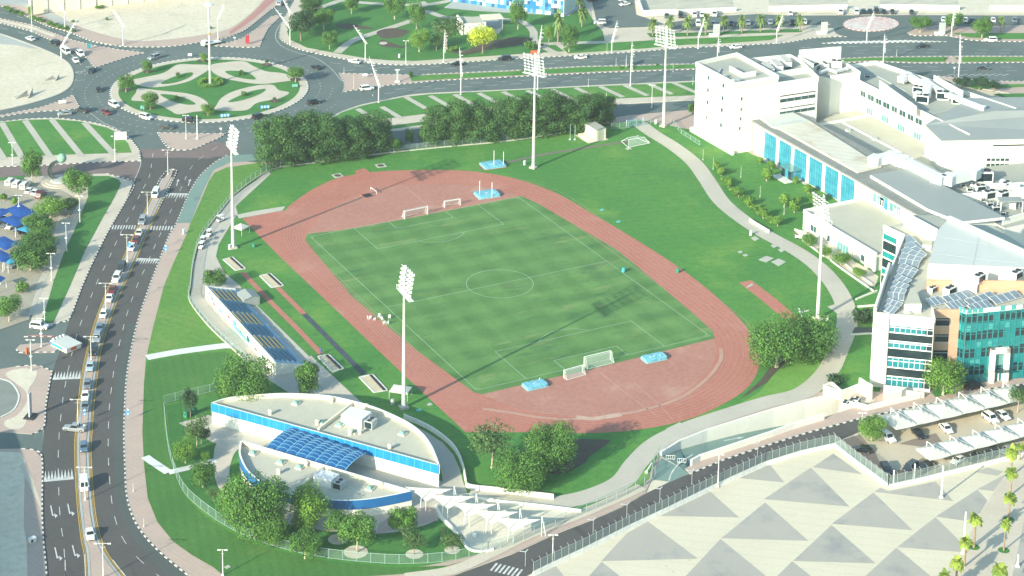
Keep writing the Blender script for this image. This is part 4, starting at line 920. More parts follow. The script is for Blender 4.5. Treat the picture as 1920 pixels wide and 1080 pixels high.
mb = MB(); [mb.bar((*Q(32+1.5*k,8.5),z0+1.4),(*Q(33+1.5*k,8.5),z0+1.4),.5,.2) for k in range(5)]; mb.build('roof_vents',black_m,rG)
at0(rG)
# ---- machine yard roof between the halls
rM = empty('plant_roof_block',(138,-40,0),0,'low block crowded with roof machinery beside the sheet metal roof','building')
mb = MB(); mb.prism([(137.1,-46),(180,-46),(180,-9.5),(163.7,-6.2),(137.1,-6.2)],0,8.4,0,1); mb.build('wall',[white_wall,roof_grey],rM)
mb = MB(); mb.bar((139,-24,9.4),(166,-34,9.4),.4,2.2); mb.bar((150,-20,9.2),(172,-28,9.2),.4,1.8); mb.bar((138,-44,9.3),(176,-40,9.3),.4,2); mb.build('screen_wall',white_wall,rM)
wM = Wall((137.1,-46),(180,-46))
at0(rM)
k = 0
for (x,y,s,lb) in ((1842,340,3.4,'flat topped air handler shed just below the gridded gym window'),(1838,358,1.8,'squat air handler beside the sheet metal roof ridge'),(1855,372,2.4,'air handler with a pale casing in the middle of the plant roof'),(1880,372,2.2,'air handler under the raised plant roof screen'),(1886,352,1.8,'air handler near the foot of the gym wall, among ducts'),(1902,388,2.3,'rightmost air handler on the plant roof'),(1825,352,1.3,'smallest air handler on the plant roof, against the ducts')):
    ac_unit(tuple(G(x,y,8.4)),-.4+.17*k,s,lb); k += 1
for k,(x,y) in enumerate(((1806,347),(1818,355),(1830,364),(1843,374),(1856,383),(1868,392),(1880,400),(1893,410))):
    ac_unit(tuple(G(x,y+3,8.4)),-.4,.9+.25*(k % 3),'small unit in the row along the sheet metal roof edge, %s' % ['leftmost','second from the left','third from the left','fourth from the left','fifth from the left','sixth from the left','seventh from the left','last at the right'][k])
for k,(x,y) in enumerate(((1560,262),(1590,246),(1640,262),(1690,292))):
    p = G(x,y,6.05); r = empty('roof_box',tuple(p),.1*k,'low box on the terrace roof, %s' % ['nearest the ribbed roof','next to the roof upstand','in the middle of the sandy half','nearest the sports hall'][k],'roof box','low boxes on the terrace roof')
    mb = MB(); mb.box((0,0,.35),(1.4,1.0,.7)); mb.build('casing',metal_w,r); mb = MB(); mb.box((0,0,.74),(1.6,1.2,.08)); mb.build('lid',metal_g,r)
for a,b,lb in (((1462,232),(1500,226),'thin pipe across the white part of the hall roof'),((1640,140),(1700,172),'thin pipe along the left parapet of the long wing roof'),((1745,215),(1790,205),'thin pipe across the near end of the long wing roof')):
    mb = MB(); z = 11.2 if a[0] < 1500 else 15.1; p,q = G(*a,z),G(*b,z); mb.tube([p,q],.16,6); tag(mb.build('roof_pipe',metal_g),lb,'pipe','thin pipes on the campus roofs')
for k in range(4):
    a = G(1880+k*11,340+k*5,9.2); b = G(1893+k*11,352+k*6,9.2); duct([tuple(a),tuple(b),tuple(b+Vector((2,-1.5,.8)))],1.1,['fat curved duct nearest the gridded gym window','second fat duct from the gridded gym window','third fat duct from the gridded gym window','fat curved duct farthest from the gridded gym window, at the picture edge'][k])
r = empty('roof_canopy',tuple(G(1893,394,8.4)),-.4,'small open sided steel canopy on white posts among the roof machinery','canopy')
mb = MB(); mb.box((0,0,3.3),(7,3.6,.25)); mb.build('roof',roof_metal,r)
for a,b in ((-3.2,-1.6),(3.2,-1.6),(-3.2,1.6),(3.2,1.6)): mb = MB(); mb.box((a,b,1.6),(.25,.25,3.2)); mb.build('post',metal_w,r)
duct([G(1642,301,12.0),G(1672,295,12.0),G(1692,302,12),G(1760,337,12),G(1780,336,12),G(1825,325,12)],3.2,'very wide flat white duct curving over the terrace and sheet metal roof')
# ---- south block with the turquoise curtain wall
ZT = 19.8
P1,P2,J5,P5,P6,P7,P8,P9 = [G(x,y,ZT).to_2d() for x,y in ((1657,422),(1696,440),(1669,508),(1644,587),(1752,597),(1748,577),(1800,577),(1812,582))]
gdir = (G(1920,572,ZT).to_2d()-P9).normalized(); P10 = P9+gdir*34
P11 = P10+Vector((-gdir.y,gdir.x))*30
rS = empty('south_block',(P5.x,P5.y,0),0,'four storey block with turquoise glazing, tan brick and solar panels on its roof','building')
foot = [P1,P2,J5,P5,P6,P7,P8,P9,P10,P11,Vector((118,-62)),Vector((97.5,-50))]
mb = MB(); mb.prism([(p.x,p.y) for p in foot],0,ZT-.9,0,1); mb.build('wall',[white_wall,roof_beige],rS)
mb = MB()
for a,b,h in ((P1,P2,ZT),(P2,J5,ZT),(P5,P6,ZT),(P6,P7,ZT),(P9,P10,ZT),(P8,P9,ZT),(P10,P11,ZT)):
    mb.bar((a.x,a.y,h-.5),(b.x,b.y,h-.5),.45,1.2)
mb.build('parapet',white_wall,rS)
fn = Vector((-(P5-J5).y,(P5-J5).x)).normalized()*.5
if fn.x > 0: fn = -fn
mb = MB(); a,b = J5+fn+(J5-P5).normalized()*2.0,P5+fn; mb.bar((a.x,a.y,10.6),(b.x,b.y,10.6),.6,21.2); mb.build('fin_wall',white_wall,rS)
# west end with glass strips
w1 = Wall(P1,P2)
for z0,z1,m in ((16.0,17.6,gl_teal),(13.0,15.6,gl_dark),(11.0,12.6,gl_teal),(8.0,10.6,gl_dark),(6.0,7.6,gl_teal),(3.2,5.6,gl_dark),(1,2.8,gl_teal)):
    w1.window(rS,.2,w1.L*.66,z0,z1,m,white_trim,'window_band',fw=.12)
# south face bands
w2 = Wall(P5,P6); Zs = lambda x,y: (1600+x/6,570+y/6)
mb = MB(); w2.slab(mb,-.4,3.0,1.5,ZT+.3,.0,.7); mb.build('corner_pier',white_wall,rS)
for yt,yb,m in ((250,335,gl_teal),(335,430,gl_dark),(430,510,gl_teal),(510,615,gl_dark),(615,730,gl_teal),(730,830,gl_dark),(830,940,gl_teal)):
    z1 = w2.at(*Zs(640,yt))[1]; z0 = w2.at(*Zs(640,yb))[1]
    w = w2.window(rS,3.2,w2.L-.15,z0+.08,z1-.08,gl_band if m is gl_teal else m,None,'window_band')
    f = MB()
    w2.slab(f,3.1,w2.L-.05,z1-.12,z1+.12,.05,.22)
    if m is gl_teal:
        w2.slab(f,3.1,w2.L-.05,(z0+z1)/2+.35,(z0+z1)/2+.5,.06,.2)
        for k in range(8): u = 3.2+(w2.L-3.4)*k/8; w2.slab(f,u-.05,u+.05,z0,z1,.07,.16)
    f.build('frame',white_trim,w)
    if m is gl_teal:
        dk = MB(); w2.slab(dk,w2.L-1.9,w2.L-.2,z0+.1,z1-.1,.07,.10); dk.build('dark_pane',gl_dark,w)
# brick bay
w3 = Wall(P7,P8); w3b = Wall(P6,P7)
mb = MB(); w3.slab(mb,-.1,w3.L,.0,ZT-.3,.02,.35); mb.build('brick_bay',brick_tan,rS)
for zc,h in ((16.2,1.0),(11.9,1.0),(7.2,1.4)):
    mb = MB(); w3.slab(mb,1.0,4.4,zc-h,zc+h,.36,.40); f_ = mb.build('window',gl_dark,rS)
    g = MB(); w3.slab(g,.85,4.55,zc+h*.5,zc+h*.62,.38,.46); w3.slab(g,.85,4.55,zc-h-.15,zc-h,.35,.5); g.build('frame',metal_g,f_)
# curtain wall
for ww,n in ((Wall(P8,P9),2),(Wall(P9,P10),23)):
    mb = MB(); ww.slab(mb,.05,ww.L,.3,ZT-.9,.05,.25); cw = mb.build('curtain_wall',gl_teal,rS)
    f = MB()
    for k in range(n+1): u = ww.L*k/n; ww.slab(f,u-.06,u+.06,.3,ZT-.8,.25,.38)
    for k in range(12): z = .6+k*1.6; ww.slab(f,0,ww.L,z-.05,z+.05,.25,.35)
    f.build('mullions',mat('teal_mullion',(.02,.22,.24),rough=.4) if 'teal_mullion' not in MATS else MATS['teal_mullion'],cw)
    rnd = random.Random(7); pale_pane = MATS.get('pale_teal_pane') or mat('pale_teal_pane',(.06,.31,.31),rough=.15,spec=.6)
    for k in range(n):
        for j in range(4):
            z = 2.2+j*4.6+.3
            if rnd.random() < .78: dk = MB(); ww.slab(dk,ww.L*(k+.14)/n,ww.L*(k+.86)/n,z,z+2.4*rnd.uniform(.8,1.05),.255,.27); dk.build('dark_pane',gl_dark,cw)
            if rnd.random() < .35: lt = MB(); ww.slab(lt,ww.L*(k+.08)/n,ww.L*(k+.92)/n,z+2.7,z+4.0,.256,.268); lt.build('bright_pane',pale_pane,cw)
w4 = Wall(P9,P10)
u0 = w4.at(1853,690)[0]; u1 = w4.at(1888,680)[0]
mb = MB(); w4.slab(mb,u0,u0+1.1,0,9.2,.2,1.4); w4.slab(mb,u1-1.1,u1,0,9.2,.2,1.4); w4.slab(mb,u0,u1,8.0,9.2,.2,1.4); pt = mb.build('portal',white_wall,rS)
mb = MB(); w4.slab(mb,u0+.9,u1+.5,3.3,3.45,.3,2.4); mb.build('canopy',gl_pane,pt)
mb = MB(); [w4.slab(mb,u0+1.5+k*1.0,u0+1.8+k*1.0,.2,2.8,.3,.45) for k in range(4)]; mb.build('door',white_trim,pt)
mb = MB(); w4.slab(mb,u0+1.2,u1-1.2,4.4,7.6,.28,.40); mb.build('transom_glass',gl_mint,pt)
# roof boxes
ridge = [(1707,540),(1717,540),(1728,570),(1696,570)]
mb = MB(); mb.prism(xy(ridge,21.3),ZT-.9,21.3,0,1); mb.build('roof_light_box',[white_wall,roof_beige],rS)
mb = MB(); mb.prism(xy([(1731,450),(1748,450),(1746,460),(1729,459)],20.4),ZT-.9,20.4,0,1); mb.build('roof_hatch',[white_wall,roof_beige],rS)
at0(rS)
# ---- high white roofed hall behind the solar panels
rH = empty('white_roofed_hall',(90,-70,0),0,'hall under one big smooth white tilted roof behind the solar panels','building')
wt = [G(1695,398,23),G(1757,431,23),G(1740,495,23),G(1995,506,23),G(1995,520,23),G(1778,409,23),G(1752,398,23)]
W0 = [(v.x,v.y) for v in wt]
mb = MB(); mb.prism(W0[:1]+W0[1:2]+W0[2:4]+[W0[5]]+[W0[6]],0,22.2,0,1); mb.build('wall',[white_wall,roof_grey],rH)
mb = MB(); wf = [G(1757,433,23),G(1741,494,23),G(1995,505,23),G(1779,410,23)]
mb.prism([(v.x,v.y) for v in wf],22.2,23.0); mb.build('roof',roof_white,rH)
mb = MB(); a,b = G(1779,409,23.4),G(1995,507,23.4); mb.bar(a,b,1.0,1.2); mb.build('gutter_edge',white_trim,rH)
mb = MB(); a,b = wt[0],wt[1]; mb.bar((a.x,a.y,22.6),(b.x,b.y,22.6),.5,1.4); mb.build('parapet',white_wall,rH)
mb = MB(); [mb.bar(G(x0,y0,23.03),G(x1,y1,23.03),.12,.04) for x0,y0,x1,y1 in ((1768,445,1850,458),(1760,476,1905,493),(1836,443,1824,500))]; mb.build('roof_seams',metal_g,rH)
sa,sb = G(1737,545,18.9),G(1990,548,18.9)
at0(rH)
rQ = empty('salmon_screen_wall',(sa.x,sa.y,0),0,'long salmon coloured boarded wall standing on the south block roof','wall')
mb = MB(); mb.bar((sa.x,sa.y,20.4),(sb.x,sb.y,20.4),.5,3.0); mb.build('boarding',salmon,rQ)
mb = MB(); c = sa+(sb-sa)*.27; d = (sb-sa).normalized(); mb.box((c.x-d.y*-.6,c.y-.9,20.6),(6.2,.5,3.6),math.atan2(d.y,d.x)); mb.build('white_panel',white_wall,rQ)
at0(rQ)
for k,(x,y,s,lb) in enumerate(((1748,548,1.5,'small air conditioner at the left foot of the salmon wall'),(1780,552,2.0,'air conditioner standing left of the white panel of the salmon wall'),(1835,528,2.0,'flat air conditioner behind the salmon wall'),(1905,522,2.0,'air conditioner at the far right behind the salmon wall'))):
    ac_unit(tuple(G(x,y,ZT-.9 if k < 2 else 21.4)),.3,s,lb)
# solar panels
def solar_row(px0,px1,n,label,tilt=.30,wd=2.8,z=ZT-.55):
    a,b = G(*px0,z),G(*px1,z); d = b-a; L = d.length; t = d.normalized(); nr = Vector((t.y,-t.x,0))
    r = empty('solar_panel_row',(a.x,a.y,ZT-.9),0,label,'solar panels','rows of solar panels on the south block roof')
    up = Vector((0,0,1)); sl_ = (nr*math.cos(tilt)-up*math.sin(tilt)); nn = t.cross(sl_)
    if nn.z < 0: nn = -nn
    for k in range(n):
        c = t*(L*(k+.5)/n)+up*.75
        mb = MB(); mb.box(c,(L/n*.95,wd,.07),ax=(t,sl_,nn)); p = mb.build('panel',solar_m,r)
        f = MB(); [f.box(c+sl_*(s_*wd/2),(L/n*.97,.08,.10),ax=(t,sl_,nn)) for s_ in (-1,1)]; [f.box(c+t*(s_*L/n*.475),(.07,wd,.10),ax=(t,sl_,nn)) for s_ in (-1,1)]; f.build('frame',metal_w,p)
    mb = MB(); [mb.bar(t*(L*q)+sl_*(-wd/2)+up*.75,t*(L*q)-nr*wd*.5,.08) for q in (.05,.5,.95)]; mb.build('stand',galv,r)
lefts = [(1697,446),(1700,459),(1692,470),(1688,482),(1685,493),(1687,501),(1682,510),(1677,521),(1672,533),(1668,545),(1664,557),(1660,568),(1657,578)]
rights = [(1722,471),(1729,484),(1729,487),(1726,492),(1723,499),(1715,514),(1714,519),(1703,533),(1699,543),(1697,552),(1695,560),(1688,577),(1680,586)]
ordn = ['','second','third','fourth','fifth','sixth','seventh','eighth','ninth','tenth','eleventh','twelfth']
for k,(a,b) in enumerate(zip(lefts,rights)):
    lb = 'row of solar panels at the far tip of the narrow roof beside the white fin' if k == 0 else 'row of solar panels nearest the white front parapet' if k == 12 else '%s row of solar panels from the far tip, beside the white fin' % ordn[k]
    solar_row(a,b,3 if k else 2,lb)
for k,(a,b,lb) in enumerate((((1700,583),(1728,577),'solar panel row squeezed between the front parapet and roof light'),((1740,571),(1766,564),'solar panel row above the tan brick bay'),((1772,566),(1820,552),'left solar panel row of the upper line behind the turquoise wall'),((1778,578),(1808,570),'short solar panel row right behind the brick bay corner'),((1815,572),(1864,555),'middle solar panel row behind the turquoise wall'),((1820,582),(1856,571),'solar panel row resting along the turquoise wall parapet'),((1861,567),(1910,553),'rightmost solar panel row behind the turquoise wall'))):
    solar_row(a,b,4 if k > 1 else 3,lb)
# ---- small buildings and walls on the campus
rK = empty('cream_hut',tuple(G(1116,258)),.02,'small cream flat roofed hut on the grass by the tree belt','hut')
mb = MB(); mb.prism([(-1.9,-3.4),(1.9,-3.4),(1.9,3.6),(-1.9,3.6)],.2,3.9); mb.build('wall',cream_wall,rK)
mb = MB(); mb.prism([(-1.95,-3.5),(1.95,-3.5),(1.95,3.7),(-1.95,3.7)],3.9,4.1); mb.build('roof',roof_grey,rK)
mb = MB(); mb.prism([(-4.3,-3.0),(-1.95,-3.0),(-1.95,3.5),(-4.3,3.5)],.2,1.0); mb.build('step',cream_wall,rK)
mb = MB(); mb.prism([(-5,-4),(2.6,-4),(2.6,4.2),(-5,4.2)],.2,.3); mb.build('slab',paving_beige,rK)
# retaining walls of the ramp
def wall_line(name,px,z,h0,th,label,m=None,cat='wall'):
    P = [G(*q,z) for q in px]; mb = MB();
    L_ = [p.to_2d() for p in P]; A_ = offset_line(L_,-th/2); B_ = offset_line(L_,th/2)
    for i in range(len(L_)-1):
        a,b,c,d = A_[i],A_[i+1],B_[i+1],B_[i]
        za,zb = (h0[i],h0[i+1]) if isinstance(h0,list) else (h0,h0)
        mb.face([(a.x,a.y,z),(b.x,b.y,z),(c.x,c.y,z),(d.x,d.y,z)])
        mb.face([(a.x,a.y,za),(b.x,b.y,zb),(b.x,b.y,z),(a.x,a.y,z)]); mb.face([(d.x,d.y,z),(c.x,c.y,z),(c.x,c.y,zb),(d.x,d.y,za)])
    for i,q in ((0,0),(-1,-1)):
        a,d = A_[i],B_[i]; zz = h0[q] if isinstance(h0,list) else h0; mb.face([(a.x,a.y,zz),(d.x,d.y,zz),(d.x,d.y,z),(a.x,a.y,z)])
    return tag(mb.build(name,m or white_wall),label,cat)
FARTOP = [(1239,847),(1275,825),(1325,805),(1385,786),(1450,766),(1510,750),(1574,736)]
BOT = [(1241,862),(1274,842),(1321,828),(1380,813),(1447,800),(1510,790),(1576,782)]
rz_ = []
for t_,b_ in zip(FARTOP,BOT):
    p = G(*t_,1.0); lo,hi = -9.0,1.0
    for _ in range(40):
        m_ = (lo+hi)/2
        if PJ(Vector((p.x,p.y,m_)))[1] > b_[1]: lo = m_
        else: hi = m_
    rz_.append(min(-.05,lo))
rz_[0] = -.05
wall_line('retaining_wall',FARTOP,1.0,[r-.3 for r in rz_],.5,'long white retaining wall dropping down to the green ramp')
nears = [G(*q,0) for q in RAMP_NEAR]; fars = [G(*t_,1.0) for t_ in FARTOP]
mb = MB(); fl = [Vector((f.x,f.y,r)) for f,r in zip(fars,rz_)]; nl = [Vector((n.x,n.y,r)) for n,r in zip(nears,rz_)]
o0 = [G(1223,899,.06),G(1257,903,.06),G(1290,889,.06)]
for i in range(len(fl)-1): mb.face([nl[i],nl[i+1],fl[i+1],fl[i]])
tag(mb.build('ramp',cycle_green),kind='structure')
sheet('ramp_mouth',[(1221,899),(1228,880),(1240,859),(1291,886),(1290,889),(1257,904)],.06,cycle_green)
wall_line('retaining_wall',[(1296,862),(1312,853),(1345,842),(1390,827),(1450,807),(1488,793),(1545,776)],1.6,[-.2,-.6,-1.2,-2,-3,-4,-5],.5,'shorter white parapet wall on the street side of the ramp')
mb = MB(); ribbon_faces(mb,resample(wline([(1254,902),(1260,886),(1275,868),(1300,852)]),1),-.15,.15,.075); tag(mb.build('ramp_line',white_paint),kind='structure')
# service yard
rY = empty('service_yard',tuple(G(1600,760)),0,'roofless white walled service yard at the corner of the four storey block','walled yard')
yw = MB()
YL = [(1576,735,1578,768),]
A_ = G(1576,766); B_ = G(1590,740); C_ = G(1622,752); D_ = G(1633,758); E_ = G(1622,770)
F2 = [(G(1545,722,2.4),G(1577,733,2.4)),(G(1577,733,2.4),G(1612,708,4)),(G(1612,708,4),G(1624,716,4)),(G(1624,716,4),G(1636,722,4)),(G(1545,722,2.4),G(1560,716,2.4)),(G(1560,716,2.4),G(1577,731,2.4))]
for a,b in F2:
    h = a.z; yw.bar((a.x,a.y,h/2),(b.x,b.y,h/2),.45,h)
yw.build('tall_wall',white_wall,rY)
yw = MB();
for a,b in ((G(1575,772),G(1604,764)),(G(1604,764),G(1626,770)),(G(1626,770),G(1725,747))): yw.bar((a.x,a.y,.7),(b.x,b.y,.7),.4,1.5)
yw.build('low_wall',white_wall,rY)
yw = MB(); a,b,c,d = G(1655,756),G(1690,748),G(1700,742),G(1656,738)
yw.prism([(a.x,a.y),(b.x,b.y),(c.x,c.y),(d.x,d.y)],0,2.3); yw.build('ramp_hood',white_wall,rY)
yw = MB(); a,b = G(1658,727,1.2),G(1733,738,1.2); yw.bar((a.x,a.y,.7),(b.x,b.y,.7),.4,1.4); yw.build('balustrade',white_wall,rY)
at0(rY)
for k,(x,y) in enumerate(((1596,758),(1606,756),(1584,762))):
    ac_unit(tuple(G(x,y)),.6,1.3,['grey machine in the middle of the walled service yard','pale machine at the right side of the walled service yard','dark machine in the left corner of the walled service yard'][k],'machines in the service yard')
# ---- clubhouse, two leaf-shaped halves
def leaf_half(name,straight,curve,z_top,deck,band,label,blue_s,blue_c,cross):
    A_,B_ = [v.to_2d() for v in GP(straight,z_top)]; C_ = smooth([tuple(v.to_2d()) for v in GP(curve,z_top)],4)
    r = empty(name,(A_.x,A_.y,0),0,label,'building')
    pts = [A_]+[c for c in C_[1:-1]]+[B_]
    mb = MB(); mb.prism([(p.x,p.y) for p in pts],0,deck,0,1); mb.build('wall',[white_wall,roof_beige],r)
    def strip(P,m,nm):
        mb = MB(); o = offset_line(P,0); cen = sum(pts,Vector((0,0)))/len(pts)
        s_ = 1 if (offset_line(P,.3)[len(P)//2]-cen).length > (P[len(P)//2]-cen).length else -1
        out,inn = offset_line(P,s_*.18),offset_line(P,-s_*.22)
        for i in range(len(P)-1):
            a,b,c,d = out[i],out[i+1],inn[i+1],inn[i]
            mb.face([(a.x,a.y,band),(b.x,b.y,band),(b.x,b.y,z_top),(a.x,a.y,z_top)],0)
            mb.face([(d.x,d.y,deck),(c.x,c.y,deck),(c.x,c.y,z_top),(d.x,d.y,z_top)],1)
            mb.face([(a.x,a.y,z_top),(b.x,b.y,z_top),(c.x,c.y,z_top),(d.x,d.y,z_top)],2)
            mb.face([(a.x,a.y,band),(d.x,d.y,band),(c.x,c.y,band),(b.x,b.y,band)],0)
        for i in (0,-1):
            a,d = out[i],inn[i]; mb.face([(a.x,a.y,band),(d.x,d.y,band),(d.x,d.y,z_top),(a.x,a.y,z_top)],0)
        return mb.build(nm,[m,cream_wall,white_trim],r)
    strip([A_+(B_-A_)*(k/30) for k in range(31)],blue_s,'straight_fascia'); strip(C_,blue_c,'curved_fascia')
    if cross:
        a,b = [v.to_2d() for v in GP(cross,z_top-.2)]; mb = MB(); mb.bar((a.x,a.y,(deck+z_top-.2)/2),(b.x,b.y,(deck+z_top-.2)/2),.5,z_top-.2-deck); mb.build('roof_cross_wall',cream_wall,r)
    w = Wall(A_,B_); f = MB()
    for k in range(30): f_u = w.L*k/30; w.slab(f,f_u-.05,f_u+.05,band,z_top,.18,.23) if blue_s is blue_pan else None
    if f.v: f.build('fascia_joints',mat('pale_blue_joint',(.10,.42,.62)) if 'pale_blue_joint' not in MATS else MATS['pale_blue_joint'],r)
    for u in (5.5,17,31,44,55):
        if blue_s is blue_pan and u < w.L: f = MB(); f.lathe(w.P(u,2.4,.25),[(.05,-.15),(.28,-.1),(.3,.1),(.1,.2)],8); f.build('wall_lamp',metal_w,r)
    at0(r)
    return r
UC = [(397,755),(426,746),(467,741),(511,738),(542,737.5),(580,739),(620,742.5),(663,752),(700,762.5),(733,776),(767,793),(792,813),(808,835),(818,858),(823,872)]
leaf_half('clubhouse',[(397,755),(823,872)],UC,5.6,4.6,3.4,'larger half of the leaf shaped clubhouse, with a long bright blue fascia',blue_pan,white_wall,[(663,752),(597,803)])
LC = [(452,826),(449,845),(452.5,860),(462,879),(478,895),(505,912),(545,926),(590,934),(640,938),(690,935.5),(735,928),(772,920)]
leaf_half('clubhouse_annex',[(452,826),(772,920)],LC,4.4,3.4,2.2,'smaller lower half of the leaf shaped clubhouse, with a curved dark blue fascia',cream_wall,blue_dk,[(610,871),(543,926)])
# vaulted blue roof
c00,c01,c10,c11 = [G(*q,z) for q,z in (((499,836),4.3),((546,802),4.9),((645,881),4.3),((686,850),4.9))]
rV = empty('vaulted_blue_roof',(c00.x,c00.y,0),0,'translucent blue vaulted roof over the court between the clubhouse halves','roof')
mb = MB(); rb_ = MB(); NV = 8; ns = NV*6; nt_ = 8
def vp(s,t):
    p = c00*(1-s)*(1-t)+c01*(1-s)*t+c10*s*(1-t)+c11*s*t; ph = (s*NV) % 1.0
    return p+Vector((0,0,.34*abs(math.sin(math.pi*s*NV))-.5*(1-t)**3+.4*math.sin(math.pi*t)))
for i in range(ns):
    for j in range(nt_): mb.face([vp(i/ns,j/nt_),vp((i+1)/ns,j/nt_),vp((i+1)/ns,(j+1)/nt_),vp(i/ns,(j+1)/nt_)])
mb.build('vaults',mat('blue_polycarbonate',(.008,.080,.235),(.013,.10,.27),.5,rough=.25,spec=.6),rV,smooth=True)
for k in range(NV+1):
    for j in range(nt_): rb_.bar(vp(min(k/NV,.9999),j/nt_)+Vector((0,0,.06)),vp(min(k/NV,.9999),(j+1)/nt_)+Vector((0,0,.06)),.16,.12)
for j in range(1,nt_):
    for i in range(ns): rb_.bar(vp(i/ns,j/nt_)+Vector((0,0,.03)),vp((i+1)/ns-1e-4,j/nt_)+Vector((0,0,.03)),.08,.06)
rb_.build('ribs',mat('pale_blue_rib',(.16,.38,.55),rough=.4),rV)
at0(rV)
# roof details of the clubhouse
def skylight(x,y,z,lb):
    p = G(x,y,z); r = empty('roof_skylight',tuple(p),-.96,lb,'skylight','domed skylights on the clubhouse')
    mb = MB(); mb.box((0,0,.15),(1.7,1.7,.3)); mb.build('kerb',cream_wall,r)
    mb = MB(); b_ = [(-.75,-.75,.3),(.75,-.75,.3),(.75,.75,.3),(-.75,.75,.3)]; t_ = [(-.3,-.3,.75),(.3,-.3,.75),(.3,.3,.75),(-.3,.3,.75)]
    for i in range(4): mb.face([b_[i],b_[(i+1) % 4],t_[(i+1) % 4],t_[i]])
    mb.face(t_); mb.build('dome',mat('green_dome_glass',(.20,.36,.31),rough=.2,spec=.6) if 'green_dome_glass' not in MATS else MATS['green_dome_glass'],r)
for x,y,z,lb in ((555,757,4.6,'green skylight alone on the left part of the larger clubhouse roof'),(603,793,4.6,'green skylight just left of the cross wall on the larger roof'),(637,798,4.6,'green skylight just right of the cross wall on the larger roof'),(663,811,4.6,'green skylight in front of the big roof unit on the larger roof'),(755,814,4.6,'green skylight near the pointed right end of the larger roof'),(475,851,3.4,'green skylight in the pointed left corner of the smaller roof'),(527,868,3.4,'left one of two neighbouring green skylights on the smaller roof'),(562,877,3.4,'right one of two neighbouring green skylights on the smaller roof'),(694,917,3.4,'green skylight near the right end of the smaller roof')):
    skylight(x,y,z,lb)
def vent(x,y,z,lb):
    r = empty('roof_vent',tuple(G(x,y,z)),.3,lb,'roof vent','vents on the clubhouse roofs')
    mb = MB(); mb.lathe((0,0,0),[(.45,0),(.45,.8),(.3,.85)],10); mb.build('pipe',cream_wall,r)
    mb = MB(); mb.lathe((0,0,.85),[(.6,0),(.55,.25),(.1,.4)],10); mb.build('cap',cream_wall,r)
for x,y,z,lb in ((507,777,4.6,'vent near the left end of the long blue fascia'),(595,796,4.6,'vent beside the cross wall above the blue vaults'),(622,754,4.6,'vent against the curved parapet left of the cross wall'),(687,766,4.6,'vent against the curved parapet right of the cross wall'),(657,815,4.6,'vent in front of the big roof unit'),(675,813,4.6,'thin vent beside the skylight of the larger roof'),(731,842,4.6,'vent above the right part of the blue fascia'),(523,888,3.4,'tree shaded vent on the smaller roof'),(574,874,3.4,'vent beside the paired skylights of the smaller roof'),(715,913,3.4,'vent by the right tip of the smaller roof')):
    vent(x,y,z,lb)
for (x,y,z,w,d,h,lb) in ((668,792,4.6,5.6,4.4,2.4,'large white boxy air handler on the larger clubhouse roof'),(612,905,3.4,4.6,3.4,1.9,'white boxy air handler on the smaller clubhouse roof')):
    p = G(x,y,z); r = empty('air_handler',tuple(p),-.96,lb,'air handler','air conditioners on the roofs')
    mb = MB(); mb.box((0,0,h/2),(w,d,h)); mb.build('casing',metal_w,r)
    mb = MB(); mb.box((w/2+1.3,-.4,h*.42),(2.2,2.4,h*.8)); c = mb.build('condenser',metal_g,r)
    for q in (-.6,.6): f = MB(); f.lathe((w/2+1.3,-.4+q,h*.84),[(.5,0),(.5,.08),(.38,.08),(.36,.02)],12); f.build('fan',black_m,c)
    g = MB(); g.box((w/2+1.3,-1.62,h*.42),(1.8,.05,h*.6)); g.build('grille',gl_dark,c)
# curved ramp and its wall behind the clubhouse
RW = [(757,786),(800,805),(833,827),(855,850),(868,880),(873,905),(880,918),(930,924),(1038,937)]
sheet('clubhouse_ramp',[(765,795),(800,812),(830,832),(850,855),(862,880),(868,905),(876,925),(860,928),(832,918),(828,890),(822,865),(805,832),(790,812)],.28,concrete)
P = wline(RW); mb = MB()
for a,b in zip(P,P[1:]): mb.bar((a.x,a.y,.7),(b.x,b.y,.7),.3,1.4)
tag(mb.build('curved_wall',white_wall),'low curved white wall sweeping round behind the clubhouse to the path','wall')
P = wline([(880,934),(935,944),(1000,951),(1090,962)]); mb = MB()
for a,b in zip(P,P[1:]): mb.bar((a.x,a.y,.5),(b.x,b.y,.5),.3,.8)
tag(mb.build('low_wall',white_wall),'low white wall between the pale path and the shade sails','wall')
P = wline([(818,952),(828,972),(850,995),(868,1020),(882,1034),(905,1037),(925,1033)]); mb = MB()
for a,b in zip(P,P[1:]): mb.bar((a.x,a.y,.4),(b.x,b.y,.4),.35,.6)
tag(mb.build('play_area_edging',white_trim),'bent white edging wall between the lawn and the play area','wall')
# ---- grandstand
ZW = 3.6
a0,a1 = G(385,536,ZW),G(517,681,ZW); sdv = (a1-a0).to_2d().normalized(); snv = Vector((-sdv.y,sdv.x))
if snv.x < 0: snv = -snv
LS = (a1-a0).to_2d().length; WS = 8.4
rD = empty('grandstand',(a0.x,a0.y,0),math.atan2(sdv.y,sdv.x),'pale blue stepped grandstand with tan and navy seat blocks and a painted back wall','grandstand')
sg = 1 if Vector((-math.sin(rD.rotation_euler.z),math.cos(rD.rotation_euler.z))).dot(snv) > 0 else -1
def sq(u,v,z): return (u,sg*v,z)
mb = MB()
mb.prism([sq(0,0,0),sq(LS,0,0),sq(LS,.35,0),sq(0,.35,0)],.2,ZW); mb.build('back_wall',white_wall,rD)
NR = 6; mb = MB()
for k in range(NR):
    v0 = .36+(WS-.36)*k/NR; v1 = .36+(WS-.36)*(k+1)/NR; mb.prism([sq(.35,v0,0),sq(LS-.35,v0,0),sq(LS-.35,v1,0),sq(.35,v1,0)],.2,3.0-.42*k)
mb.build('steps',mat('pale_blue_concrete',(.28,.42,.52),(.32,.46,.55),.3),rD)
